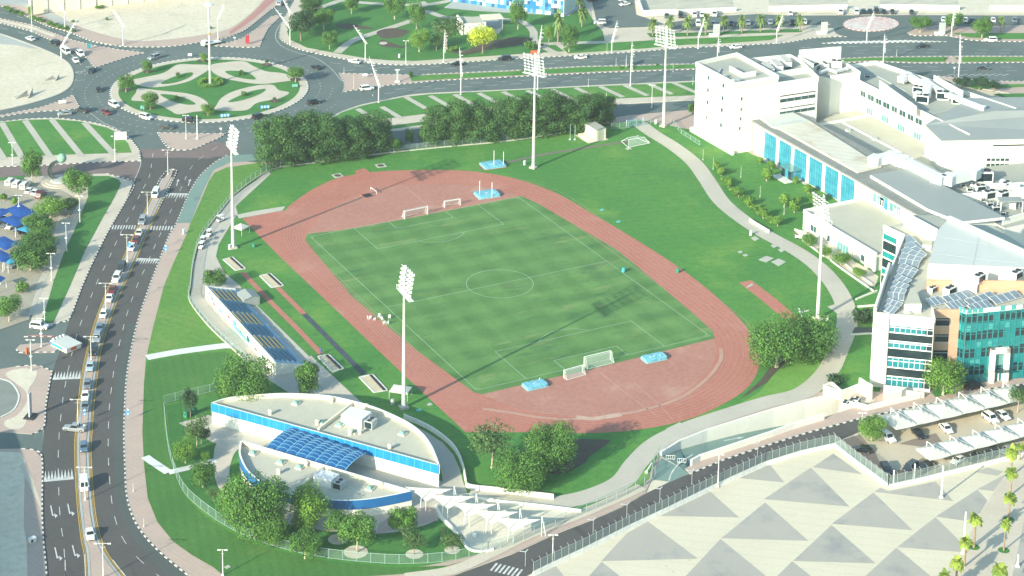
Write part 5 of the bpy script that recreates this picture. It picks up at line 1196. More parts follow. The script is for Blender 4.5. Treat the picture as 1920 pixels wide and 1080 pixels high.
for u in (0,LS-.3):
    mb = MB(); q = [sq(u,.36,.2),sq(u,WS,.2),sq(u,WS,1.3),sq(u,.36,ZW)]; q2 = [(p[0]+.3,p[1],p[2]) for p in q]
    mb.face(q); mb.face(q2[::-1]); [mb.face([q[i],q2[i],q2[(i+1) % 4],q[(i+1) % 4]]) for i in range(4)]; mb.build('end_wall',white_wall,rD)
seat_t = mat('tan_seats',(.30,.27,.14),(.34,.30,.16),1.5); seat_n = mat('navy_seats',(.03,.12,.20),(.04,.14,.23),1.5)
for b in range(6):
    u0,u1 = 2.2+b*(LS-4)/6,2.2+(b+.86)*(LS-4)/6; mb = MB()
    for k in range(NR-1):
        v0 = .36+(WS-.36)*k/NR
        mb.box(sq((u0+u1)/2,v0+.8,3.0-.42*k+.22),(u1-u0,.36,.24)); mb.box(sq((u0+u1)/2,v0+.5,3.0-.42*k+.45),(u1-u0,.10,.28))
    mb.build('seat_block',seat_n if b % 2 else seat_t,rD)
# painted back wall
paints = {'a': mat('mural_dark_green',(.03,.12,.10)),'b': mat('mural_teal',(.12,.55,.47),(.16,.60,.52),.5),'c': mat('mural_orange',(.68,.32,.12)),'d': mat('mural_blue',(.16,.42,.62)),'e': mat('mural_maroon',(.32,.12,.12)),'f': mat('mural_peach',(.70,.50,.36)),'g': mat('mural_grey',(.30,.36,.36))}
def mural(u0,u1,z0,z1,k,seed,depth):
    rn = random.Random(seed); mb = MB(); n = 11; c = ((u0+u1)/2,(z0+z1)/2); pts = []
    for i in range(n):
        a = 2*math.pi*i/n; r_ = rn.uniform(.65,1.08); pts.append((c[0]+(u1-u0)/2*r_*math.cos(a),-sg*depth,c[1]+(z1-z0)/2*r_*math.sin(a)))
    mb.face(pts); mb.build('mural_patch',paints[k],rD)
fr_ = lambda x: LS*x
for u0,u1,z0,z1,k in ((.02,.03,2.2,3.0,'a'),(.05,.085,2.4,3.2,'a'),(.085,.12,1.6,2.6,'a'),(.115,.15,.6,1.9,'e'),(.16,.17,1.6,2.8,'g'),(.19,.27,.6,1.9,'d'),(.27,.32,1.6,2.9,'g'),(.30,.40,.4,1.2,'f'),(.33,.37,1.5,2.7,'e'),(.40,.47,1.4,2.9,'b'),(.38,.66,.35,2.0,'b'),(.47,.62,2.3,3.0,'c'),(.44,.47,2.0,2.8,'a'),(.50,.54,1.3,1.9,'a'),(.54,.58,.9,1.7,'a'),(.60,.655,1.0,2.7,'a'),(.70,.71,1.9,3.0,'g'),(.70,.76,.7,1.8,'e'),(.78,.81,1.5,2.6,'g'),(.80,.86,.8,2.0,'a'),(.84,.85,1.8,2.6,'b')):
    mural(fr_(u0),fr_(u1),z0,z1,k,int(u0*1000),.012+.01*(z1 > 2.05)+.003*(int(u0*100) % 3))
# shed beside the stand
p = G(466,568); rz = math.atan2(sdv.y,sdv.x)
rs = empty('grey_shed',tuple(p),rz,'pale grey gabled shed beside the grandstand','shed')
mb = MB(); mb.prism([(-2.6,-2.2),(2.6,-2.2),(2.6,2.2),(-2.6,2.2)],.2,2.3); mb.build('wall',roof_metal,rs)
mb = MB(); mb.face([(-2.8,-2.4,2.3),(2.8,-2.4,2.3),(2.8,0,3.0),(-2.8,0,3.0)]); mb.face([(-2.8,0,3.0),(2.8,0,3.0),(2.8,2.4,2.3),(-2.8,2.4,2.3)]); [mb.face([(s_*2.6,-2.3,2.3),(s_*2.6,2.3,2.3),(s_*2.6,0,2.95)]) for s_ in (-1,1)]; mb.build('roof',roof_metal,rs)
# ---- low block just outside the left edge; its shade lies on the pavement
ro = empty('office_block',(-185,-70,0),0,'low white block beyond the left edge whose shade covers the pavement corner','building')
FO = [(-175.5,-35),(-178,-58),(-183,-86),(-191,-118),(-240,-118),(-240,-35)]
mb = MB(); mb.prism(FO,0,14.2,0,1); mb.build('wall',[white_wall,roof_grey],ro); parapet(ro,FO,14,15,.5,white_wall); at0(ro)
# ---- far buildings at the top of the picture
p = G(92,24); q = G(440,-14); d = (q-p).normalized()
rz = empty('boundary_wall',tuple(p),math.atan2(d.y,d.x),'tall beige wall with pilasters behind the sand lot at the top left','wall')
mb = MB(); mb.box((30,.3,4.5),(75,.6,9)); mb.build('wall_panel',cream_wall,rz)
mb = MB(); [mb.box((-7+k*6.2,-.1,4.4),(.7,.4,8.8)) for k in range(13)]; mb.build('pilasters',cream_wall,rz)
mb = MB(); a = G(57,8); v = (a-p); mb.bar((0,0,4.5),(v.dot(d),v.dot(Vector((-d.y,d.x,0))),4.5),.6,9); mb.build('side_wall',cream_wall,rz)
p,q = G(845,3),G(1062,19.5); p2 = G(985,22.5)
d = (p2-p).normalized(); d2 = (G(1060,18)-p2).normalized(); n_ = Vector((-d.y,d.x,0))
rc = empty('checkered_block',tuple(p),math.atan2(d.y,d.x),'block clad in a blue and white checkerboard at the top edge','building')
L1 = (p2-p).length; L2 = (G(1060,18)-p2).length
mb = MB(); mb.prism([(0,0),(L1+16,0),(L1+16,20),(0,20)],0,10); mb.build('wall',mat('checker_white',(.62,.68,.70)),rc)
cols = [mat('checker_navy',(.03,.10,.22)),mat('checker_blue',(.03,.18,.42)),mat('checker_pale',(.12,.28,.38)),MATS['checker_white']]
rn = random.Random(3); mbk = MB(); w_ = 1.25
for i in range(int((L1+16)/w_)):
    for j in range(6):
        k = rn.choice((0,1,1,2,3)) if (i+j) % 2 == 0 else rn.choice((3,3,2,1)); mbk.box((i*w_+w_/2,-.05,.9+j*1.6),(w_*.999,.10,1.6),m=k)
mbk.build('checker_cladding',cols,rc)
p = G(886,60); rk = empty('park_pavilion',tuple(p),-.25,'small cream pavilion with an open canopy behind the yellow tree','pavilion')
mb = MB(); mb.prism([(-4.5,-3),(4.5,-3),(4.5,5),(-4.5,5)],.2,4.4,0,1); mb.build('wall',[white_wall,roof_beige],rk)
mb = MB(); mb.prism([(-5,-3.4),(-4.4,-3.4),(-4.4,5.4),(-5,5.4)],.2,5.4); mb.build('fin',white_wall,rk)
mb = MB(); mb.box((8,3,4.6),(8,6,.25)); mb.build('canopy',cream_wall,rk)
for a,b in ((11.6,.4),(11.6,5.6)): mb = MB(); mb.box((a,b,2.3),(.2,.2,4.4)); mb.build('post',metal_g,rk)
for nm,a,b,h,lb in (('lot_wall',(1196,3),(1206,30),2,'short white lot wall running away from the road at the car park corner'),('lot_wall',(1206,30),(1268,27),2.2,'white lot wall nearest the parked cars by the palms'),('lot_wall',(1268,27),(1380,22),1.9,'white lot wall with railings beside the dug over lot'),('lot_wall',(1442,22),(1588,18),2.2,'white lot wall left of the row of black parked cars'),('lot_wall',(1650,18),(1799,20),2.2,'white lot wall above the small paved roundabout'),('lot_wall',(1855,20),(1990,20),2.2,'white lot wall at the top right edge')):
    a,b = G(*a),G(*b); mb = MB(); mb.bar((a.x,a.y,h/2),(b.x,b.y,h/2),.4,h); tag(mb.build(nm,white_wall),lb,'wall','white walls of the lots')
# ================================================================= trees and plants
def leaf_mat(name,dark,light,extra=None):
    m = bpy.data.materials.new(name); m.use_nodes = True; t = m.node_tree; N = t.nodes; L = t.links
    b = N['Principled BSDF']; b.inputs['Roughness'].default_value = .65; b.inputs['Specular IOR Level'].default_value = .25
    at = N.new('ShaderNodeAttribute'); at.attribute_name = 'tone'
    g = N.new('ShaderNodeNewGeometry'); n = N.new('ShaderNodeTexNoise'); n.inputs['Scale'].default_value = .38; n.inputs['Detail'].default_value = 4; L.new(g.outputs['Position'],n.inputs['Vector'])
    ad = N.new('ShaderNodeMath'); ad.operation = 'MULTIPLY_ADD'; ad.inputs[1].default_value = 1.7; L.new(n.outputs['Fac'],ad.inputs[0])
    oi = N.new('ShaderNodeObjectInfo'); a0 = N.new('ShaderNodeMath'); a0.operation = 'MULTIPLY_ADD'; a0.inputs[1].default_value = .36; a0.inputs[2].default_value = -.60; L.new(oi.outputs['Random'],a0.inputs[0]); L.new(a0.outputs[0],ad.inputs[2])
    a2 = N.new('ShaderNodeMath'); a2.operation = 'MULTIPLY_ADD'; a2.inputs[1].default_value = .34; L.new(at.outputs['Fac'],a2.inputs[0]); L.new(ad.outputs[0],a2.inputs[2])
    r = N.new('ShaderNodeValToRGB'); r.color_ramp.elements[0].position = .1; r.color_ramp.elements[1].position = .9
    r.color_ramp.elements[0].color = (*dark,1); r.color_ramp.elements[1].color = (*light,1)
    L.new(a2.outputs[0],r.inputs['Fac']); L.new(r.outputs['Color'],b.inputs['Base Color'])
    tr = N.new('ShaderNodeBsdfTranslucent'); L.new(r.outputs['Color'],tr.inputs['Color'])
    mx = N.new('ShaderNodeMixShader'); mx.inputs[0].default_value = .22; L.new(b.outputs[0],mx.inputs[1]); L.new(tr.outputs[0],mx.inputs[2]); L.new(mx.outputs[0],N['Material Output'].inputs['Surface'])
    return m
LM = {'dense': leaf_mat('dense_leaves',(.020,.072,.028),(.092,.205,.052)),'tree': leaf_mat('tree_leaves',(.030,.102,.030),(.135,.290,.055)),
      'light': leaf_mat('light_leaves',(.065,.17,.034),(.20,.37,.058)),'loose': leaf_mat('olive_leaves',(.045,.105,.040),(.125,.215,.068)),
      'yellow': leaf_mat('yellow_leaves',(.34,.42,.025),(.62,.70,.05)),'palm': leaf_mat('palm_leaves',(.075,.150,.045),(.20,.290,.085)),'fan': leaf_mat('fan_palm_leaves',(.11,.20,.035),(.34,.42,.07)),
      'dark': leaf_mat('dark_leaves',(.026,.07,.034),(.055,.125,.05))}
bark = mat('bark',(.30,.23,.16),(.22,.17,.12),1.5); bark_l = mat('pale_bark',(.46,.40,.30),(.38,.32,.24),1.5)
NR_ = np.random.default_rng(11)
def leaves_mesh(name,P,Nn,size,m,rng,aspect=1.0):
    n = len(P); a = rng.normal(size=(n,3)); t = np.cross(Nn,a); t /= np.linalg.norm(t,axis=1)[:,None]+1e-9; b = np.cross(Nn,t)
    s = size*rng.uniform(.65,1.35,n)[:,None]; t *= s; b *= s*aspect; bend = Nn*s*rng.uniform(-.25,.25,n)[:,None]
    V = np.empty((n,4,3)); V[:,0] = P-t*.5; V[:,1] = P-b*.42+bend; V[:,2] = P+t*.5; V[:,3] = P+b*.42+bend
    me = bpy.data.meshes.new(name); me.vertices.add(n*4); me.vertices.foreach_set('co',V.reshape(-1))
    me.loops.add(n*4); me.loops.foreach_set('vertex_index',np.arange(n*4,dtype=np.int32)); me.polygons.add(n)
    me.polygons.foreach_set('loop_start',np.arange(0,n*4,4,dtype=np.int32))
    me.update(calc_edges=True)
    at = me.attributes.new('tone','FLOAT','FACE'); at.data.foreach_set('value',rng.uniform(0,1,n).astype(np.float32))
    me.materials.append(m); me.validate()
    return me
def crown_mesh(name,lobes,count,size,m,seed,shell=.75):
    rng = np.random.default_rng(seed); P = []; Nn = []
    vol = np.array([l[1][0]*l[1][1]*l[1][2] for l in lobes])**.67; cnt = (vol/vol.sum()*count).astype(int)
    for (c,r),k in zip(lobes,cnt):
        d = rng.normal(size=(k,3)); d /= np.linalg.norm(d,axis=1)[:,None]
        rad = np.where(rng.uniform(size=k) < shell,rng.uniform(.80,1.06,k),rng.uniform(.3,.85,k))
        P.append(np.array(c)+d*np.array(r)*rad[:,None]); nn = d/np.array(r); nn = nn/np.linalg.norm(nn,axis=1)[:,None]+rng.normal(size=(k,3))*.45
        Nn.append(nn/np.linalg.norm(nn,axis=1)[:,None])
    P = np.concatenate(P); Nn = np.concatenate(Nn)
    keep = np.ones(len(P),bool)
    # thin irregular gaps
    q = np.sin(P[:,0]*1.9+seed)*np.sin(P[:,1]*2.1+seed*2)*np.sin(P[:,2]*2.3+seed*3)
    keep &= ~((q > .42) & (rng.uniform(size=len(P)) < .65))
    return leaves_mesh(name,P[keep],Nn[keep],size,m,rng)
def lobes_round(seed,R,zc,n,spread=.62,rr=(.42,.62),flat=.8,hmin=-.5):
    rn = random.Random(seed); out = [((0,0,zc),(R*.62,R*.62,R*.6*flat))]
    for i in range(n):
        a = 2*math.pi*i/n*1.618*1.0+rn.uniform(-.3,.3); h = rn.uniform(hmin,.75); k = spread*math.sqrt(max(.15,1-h*h*.6))
        r = R*rn.uniform(*rr)
        out.append(((R*k*math.cos(a),R*k*math.sin(a),zc+R*flat*h*.75),(r,r,r*rn.uniform(.7,.95))))
    return out
def trunk_mesh(name,h,r,limbs,R,m,seed):
    rn = random.Random(seed); mb = MB(); j = Vector((rn.uniform(-.2,.2),rn.uniform(-.2,.2),h))
    mb.tube([(0,0,-.1),(0,0,.25),j*.5+Vector((.06,0,0)),j],[r*1.5,r*1.1,r*.85,r*.7],7)
    for k in range(limbs):
        a = 2*math.pi*k/limbs+rn.uniform(-.3,.3); e = j+Vector((math.cos(a)*R*.55,math.sin(a)*R*.55,R*rn.uniform(.5,.9)))
        mid = j.lerp(e,.5)+Vector((0,0,R*.08)); mb.tube([j*.92,mid,e],[r*.55,r*.36,r*.14],5,caps=False)
    me = bpy.data.meshes.new(name); me.from_pydata(mb.v,[],mb.f); me.materials.append(m); me.update(); return me
STY = {}
def style(key,h,w,lm,count,size,n,trunk_h,zc,flat,tr,limbs,bk,variants=4,spread=.62,shell=.75,rr=(.42,.62),hmin=-.5):
    L_ = []
    for v in range(variants):
        R = w/2; sd = hash(key) % 7+v*13+len(key)*31
        L_.append((crown_mesh(key+'_crown',lobes_round(sd,R,zc,n,spread,rr,flat,hmin),count,size,LM[lm],sd,shell),trunk_mesh(key+'_trunk',trunk_h,tr,limbs,R,bk,sd)))
    STY[key] = (h,w,L_)
import zlib
hash = lambda s: zlib.crc32(s.encode())
style('round',7.2,6.6,'tree',5600,.32,15,2.4,4.3,.9,.20,5,bark_l,spread=.68,hmin=-.8)
style('big',10,11,'tree',13000,.34,28,2.6,5.5,.78,.38,6,bark_l,spread=.70,hmin=-.85)
style('bright',8,7.5,'light',6200,.32,17,2.4,4.7,.92,.24,5,bark_l,spread=.66,hmin=-.8)
style('dense',14,9.5,'dense',12000,.36,30,3.0,6.9,1.5,.32,5,bark,variants=5,spread=.70,rr=(.34,.50),hmin=-1.0)
style('loose',7.5,8,'loose',2300,.36,11,2.6,4.9,.7,.17,6,bark_l,shell=.6)
style('weeping',5.8,6.2,'loose',2000,.32,11,1.8,3.4,.9,.13,5,bark,shell=.7)
style('column',10.5,6.6,'tree',6000,.38,24,1.0,5.2,1.55,.3,4,bark,variants=1,spread=.55,rr=(.4,.55),hmin=-.95)
style('ball',2.0,1.7,'light',1100,.24,6,.5,1.1,1.0,.07,3,bark_l,variants=2,spread=.3,rr=(.75,.85))
style('shrub',1.5,2.4,'tree',420,.34,6,.3,.7,.62,.06,4,bark,variants=3)
style('darkshrub',1.8,2.8,'dark',480,.36,6,.3,.8,.62,.06,4,bark,variants=2)
style('yellow',7.5,8,'yellow',3000,.38,12,2.2,4.5,.8,.22,5,bark,variants=1)
style('limeshrub',1.6,2.2,'light',400,.3,6,.3,.75,.65,.06,4,bark,variants=2)
style('darktree',7,6,'dark',2800,.38,11,2.4,4.4,.85,.2,4,bark,variants=2)
GROUND_Z = .2
TC = {}
def tree(base,top,wpx,key,label,group=None,name='tree',cat='tree',zb=GROUND_Z,h=None,rot=None):
    b = G(*base,zb); h0,w0,L_ = STY[key]
    hh = h if h else max(.8,up_to(Vector((b.x,b.y,0)),top)-zb*.5); w = wpx*mpp(b)
    k = TC.get(key,0); TC[key] = k+1; cm,tm = L_[k % len(L_)]
    r = empty(name,tuple(b),(k*2.4) % 6.28 if rot is None else rot,label,cat,group); r.scale = (w/w0,w/w0,hh/h0)
    c = bpy.data.objects.new('crown',cm); COL.objects.link(c); c.parent = r
    t = bpy.data.objects.new('trunk',tm); COL.objects.link(t); t.parent = r
    return r
ORD = ['leftmost','second from the left','third from the left','fourth from the left','fifth from the left','sixth from the left','seventh from the left','eighth from the left','ninth from the left','tenth from the left','eleventh from the left','twelfth from the left']
# tall dense belt behind the field
gA_ = 'tall dense trees of the belt behind the field'
for k,(x,y,tp,w) in enumerate(((516,313,212,66),(552,306,209,62),(592,303,205,66),(630,300,206,62),(664,296,208,58),(700,289,206,58))):
    tree((x,y),tp-3,w*1.18,'dense','dense tree, %s in the front line of the left tree clump' % ORD[k],gA_,'belt_tree')
for k,(x,y,tp,w) in enumerate(((536,292,214,56),(576,288,212,56),(616,284,212,56),(656,280,213,52),(716,274,224,34))):
    tree((x,y),tp-3,w*1.18,'dense','dense tree, %s in the rear line of the left tree clump' % ORD[k],gA_,'belt_tree')
for k,(x,y,tp,w) in enumerate(((815,271,194,48),(850,268,186,50),(884,265,182,52),(918,263,178,52),(952,260,174,50),(986,257,170,52),(1020,254,167,50),(1052,250,166,48),(1084,246,165,46),(1112,240,168,42),(1136,232,176,34))):
    tree((x,y),tp-3,w*1.18,'dense','dense tree, %s in the front line of the right clump' % ORD[k],gA_,'belt_tree')
for k,(x,y,tp,w) in enumerate(((833,262,190,42),(901,257,181,42),(969,250,174,42),(1036,244,169,42),(1098,235,168,36))):
    tree((x,y),tp-3,w*1.18,'dense','dense tree, %s in the rear line of the right clump' % ORD[k],gA_,'belt_tree')
gS = 'thin young trees along the service road'
for (x,y,tp,w,lb) in ((738,288,258,22,'tallest thin young tree in the gap between the two tree clumps'),(768,274,240,16,'thin young tree in the middle of the gap between the tree clumps'),(789,270,246,11,'smallest thin tree in the gap, nearest the right tree clump'),(752,282,262,12,'low thin tree beside the tallest one in the gap'),(1298,214,196,16,'thin young tree by the foot of the white tower block'),(1264,240,222,0.1,'')):
    if lb: tree((x,y),tp,w,'round',lb,gS,'young_tree')
# school grounds
for a in (((402,541),507,42,'round','single round bright tree on the paved promenade above the grandstand'),((462,757),673,96,'big','big spreading dark green tree between grandstand and larger clubhouse half'),((424,757),728,22,'bright','small yellowish tree under the big tree behind the clubhouse'),
          ((577,738),673,46,'column','cone shaped dense tree at the lower end of the grandstand'),((357,782),731,28,'darktree','small dark tree by the green bin at the fence corner'),((369,838),783,44,'loose','olive grey tree beside the clubhouse court, left of the white wall'),((378,832),800,34,'darktree','dark shadowy tree touching the olive grey tree by the clubhouse court'),
          ((348,868),823,44,'bright','yellow green tree on the small lawn left of the clubhouse'),((385,867),846,17,'bright','tiny bright sapling above the white footpath by the clubhouse'),((381,914),870,46,'round','round tree just below the white footpath by the clubhouse'),((400,940),918,26,'loose','thin bare looking sapling on the lawn left of the large front trees'),
          ((478,1008),890,108,'big','largest tree in front of the clubhouse, hiding its left end'),((437,982),912,54,'big','tree on the left flank of the largest tree before the clubhouse'),((512,1020),955,62,'big','lower tree in front of the largest tree before the clubhouse'),((583,990),915,66,'bright','light green tree in front of the middle of the smaller clubhouse half'),((572,1002),962,44,'bright','light green tree below the brighter one before the clubhouse'),
          ((634,1012),952,48,'round','slim tree left of the tree with a sandy ring before the clubhouse'),((669,1036),964,64,'round','tree standing in a sandy ring on the clubhouse lawn'),((756,1003),948,52,'round','tree propped by stakes near the right end of the clubhouse'),((777,1041),999,44,'weeping','left one of two small weeping trees on the clubhouse lawn'),((849,1036),996,44,'weeping','right one of two small weeping trees on the clubhouse lawn'),
          ((572,1047),1004,60,'round','low bushy tree against the inside of the curved fence'),((830,1010),990,18,'loose','tiny sapling beside the bent white edging of the play area'),
          ((922,877),803,84,'loose','airy tree with a pale trunk left of the dark bed below the track'),((972,916),848,94,'big','dense rounded tree at the lower edge of the dark bed'),((1033,882),800,86,'big','spreading tree in the middle of the dark bed below the track'),
          ((1456,688),600,96,'big','left one of two large trees beside the trimmed mound'),((1507,668),592,112,'big','right one of two large trees, nearest the right floodlight mast'),((1768,740),674,72,'bright','light green street tree in front of the tan brick bay'),((1634,826),784,52,'bright','light green tree at the left end of the white car canopies'),((1908,772),724,42,'loose','tree cut by the right edge beside the white car canopies')):
    tree(*a)
for k,(x,y,tp,w,lb) in enumerate(((1518,463,438,28,'taller shrubby tree at the upper end of the terrace garden'),(1576,498,474,36,'widest light shrub in the middle of the terrace garden'),(1611,522,503,24,'shrub at the lower end of the terrace garden'),(1546,478,463,26,'olive shrub behind the terrace garden kerb'))):
    tree((x,y),tp,w,'bright' if k else 'round',lb,'shrubs of the terrace garden','garden_shrub','shrub')
for (x,y,tp,w,lb) in ((1612,604,578,30,'left dark shrub beside the narrow garden path'),(1634,600,574,30,'right dark shrub beside the narrow garden path, against the white fin'),(1650,616,598,20,'small dark shrub at the foot of the white fin wall'),(1567,718,701,30,'bright shrub beside the path behind the service yard')):
    tree((x,y),tp,w,'darkshrub',lb,'shrubs beside the four storey block','garden_shrub','shrub')
gB1 = 'clipped ball trees in front of the glass hall'
for (x,y,w,lb) in ((1343,316,11,'clipped ball bush at the upper end of the path hedge'),(1352,330,12,'second clipped ball bush down the path hedge'),(1365,351,12,'third clipped ball bush down the path hedge'),(1385,370,13,'fourth clipped ball bush down the path hedge'),(1403,387,14,'fifth clipped ball bush down the path hedge'),(1431,410,15,'clipped ball bush near the lower end of the path hedge'),(1458,424,15,'clipped ball bush at the lowest end of the hedge, by the low wall')):
    tree((x,y),0,w*1.25,'ball',lb,gB1,'clipped_bush','bush',h=w*.23)
for (x,y,w,lb) in ((1470,389,17,'left one of the pair of clipped ball trees on the hall lawn'),(1489,399,16,'right one of the pair of clipped ball trees on the hall lawn'),(1495,384,10,'small clipped ball tree behind the pair on the hall lawn'),(1525,383,17,'clipped ball tree beside the last glass bay'),(1515,363,12,'clipped ball tree right of the glazed porch'),(1491,345,10,'clipped ball tree in front of the glazed porch'),(1447,319,12,'clipped ball tree before the second glass bay'),(1425,308,10,'clipped ball tree before the first glass bay'),(1437,340,17,'large clipped ball tree alone on the hall lawn')):
    tree((x,y),0,w*1.25,'ball',lb,gB1,'clipped_bush','bush',h=w*.25)
hd = [(1348,318),(1358,336),(1362,342),(1374,356),(1379,362),(1393,372),(1398,378),(1411,388),(1417,394),(1424,400),(1440,410),(1449,416)]
for k,(x,y) in enumerate(hd):
    tree((x+4,y+4),0,20,'limeshrub','loose light green shrub of the path hedge, %s' % (['at its very top','just below the top','a third way down, upper of a pair','a third way down, lower of a pair','above the middle','at the middle, left one','at the middle, right one','below the middle','two thirds down, upper one','two thirds down, lower one','near the bottom','at the very bottom'][k]),'light shrubs of the path hedge','hedge_shrub','shrub',h=1.7)
# roundabout
for a in (((276,137),114,18,'round','small tree on the upper left rim of the roundabout'),((236,172),140,29,'round','roundest tree on the far left of the roundabout'),((282,205),175,30,'round','tree on the lower left rim of the roundabout'),((390,216),196,25,'bright','light tree at the bottom rim of the roundabout'),((383,117),100,14,'bright','sapling on the top rim of the roundabout behind the high mast'),((554,154),122,30,'round','tree on the right rim of the roundabout'),((500,124),112,8,'loose','bare staked sapling at the upper right of the roundabout'),((515,193),183,8,'loose','bare staked sapling at the lower right of the roundabout')):
    tree(*a)
for (x,y,w,lb) in ((334,146,9,'ball bush in the upper left petal of the roundabout'),(331,187,9,'ball bush in the lower left petal of the roundabout'),(457,180,11,'ball bush in the lower right petal of the roundabout'),(454,141,10,'ball bush in the upper right petal of the roundabout')):
    tree((x,y),0,w,'shrub',lb,'ball bushes on the roundabout','ball_bush','bush',h=1.7)
mb = MB(); c = G(394,158.5)
rng = np.random.default_rng(5); n = 1700; a = rng.uniform(.35,6.9,n); rr = 3.4+rng.uniform(-.8,.8,n); P = np.stack([c.x+rr*np.cos(a)*1.05,c.y+rr*np.sin(a)*1.05,.3+rng.uniform(0,1,n)**.6*1.1],1); Nn = rng.normal(size=(n,3)); Nn[:,2] += 1; Nn /= np.linalg.norm(Nn,axis=1)[:,None]
tag(newobj('ring_hedge',leaves_mesh('ring_hedge',P,Nn,.4,LM['light'],rng)),'clipped ring hedge round the foot of the roundabout mast','hedge')
# park and top edge
for a in (((564,76),24,52,'darktree','dark tree nearest the roundabout at the park corner'),((584,28),-10,42,'dense','dark tree cut by the top edge at the park corner'),((607,56),16,36,'round','tree between the two dark trees of the park corner'),((618,92),56,29,'round','small round tree by the start of the diagonal park path'),((576,60),35,34,'darktree','dark tree behind the one nearest the roundabout'),((659,26),-6,26,'round','tree by the upper park path, cut by the top edge'),((740,36),-16,38,'round','tall staked tree at the top edge right of the park path'),((781,54),4,30,'round','slim tree where the two park paths meet'),
          ((786,97),55,37,'bright','light green staked tree by the round dark bed'),((838,92),35,62,'loose','wide grey green tree left of the cream pavilion'),((818,94),68,26,'loose','small grey green tree below the wide one in the park'),((905,100),51,53,'yellow','bright yellow flowering tree in the park'),((971,55),-2,30,'round','dark leafed tree in front of the checkered block'),((1067,97),48,33,'round','tree beside the small bright one at the right end of the park'),((1029,79),47,17,'bright','small bright yellow green tree under the park palms'),((996,93),76,24,'shrub','low shrub where the right park path bends'),((851,96),84,18,'limeshrub','low light shrub between the grey green and yellow trees')):
    tree(*a)
for a in (((1725,61),27,36,'round','light round tree right of the small paved roundabout'),((1789,57),26,32,'round','round tree behind the white info board at the car park'),((1841,71),31,35,'round','round tree nearest the white van at the top right'),((1803,164),146,34,'darktree','dark bushy tree above the long wing roof, left one'),((1836,168),147,36,'darktree','dark bushy tree above the long wing roof, middle one'),((1862,172),152,26,'darktree','dark bushy tree above the long wing roof, right one')):
    tree(*a)
for k,(x,y,w) in enumerate(((12,18,13),(21,22,13),(30,25,14),(40,29,13),(62,36,13),(72,39,14),(80,42,12),(93,47,13),(103,50,14),(112,53,14),(122,56,14),(134,60,15))):
    tree((x,y),0,w,'shrub','low hedge shrub by the top left road, %s' % ORD[k],'hedge shrubs by the top left road','hedge_shrub','shrub',h=1.5)
for (x,y,tp,w,lb) in ((57,32,10,8,'thin bright sapling among the top left hedge shrubs'),): tree((x,y),tp,w,'bright',lb)
for (x,y,w,lb) in ((187,15,18,'wild green bush at the foot of the beige boundary wall'),(200,38,7,'tiny bush alone on the sand of the north lot'),(394,54,8,'tiny bush on the sand beside the roundabout mast top'),(137,42,8,'tiny scrub bush near the paved corner of the north lot')):
    tree((x,y),0,w,'shrub',lb,'wild bushes on the sand','wild_bush','bush',h=1.0)
# west car park
for a in (((61,345),285,38,'round','tall slim tree left of the ring sculpture'),((147,368),313,48,'round','dense round tree right of the ring sculpture'),((130,402),372,40,'darktree','dark tree at the top of the car park row'),((95,408),374,58,'bright','light tree at the top of the car park row by the blue shades'),((72,440),404,52,'round','second tree down the car park row'),((74,470),434,62,'round','third tree down the car park row'),((58,506),460,72,'round','large tree at the bottom of the car park row'),((86,496),448,34,'round','slim tree on the right of the large one at the bottom of the row'),((17,602),556,44,'round','tree at the left edge above the road junction'),((42,548),526,24,'limeshrub','bright shrub at the lower end of the car park'),((7,377),363,15,'ball','clipped ball tree at the left edge of the car park'),((27,385),371,13,'ball','clipped ball tree beside the blue shade cloth')):
    tree(*a)
# little bushes on the median
for (x,y,w,lb) in ((771,144,10,'small bush where the median lawn begins'),(981,136,8,'small bush on the median by the second mast'),(1164,129,7,'yellowish bush left of the median opening'),(1186,128,6,'yellowish bush right of the median board'),(1770,111,7,'small bush left of the median paving gap'),(1793,111,5,'small bush right of the median paving gap'),(1232,123,5,'tiny bush on the median before the tower')):
    tree((x,y),0,w,'shrub',lb,'little bushes on the highway median','median_bush','bush',h=w*.16)
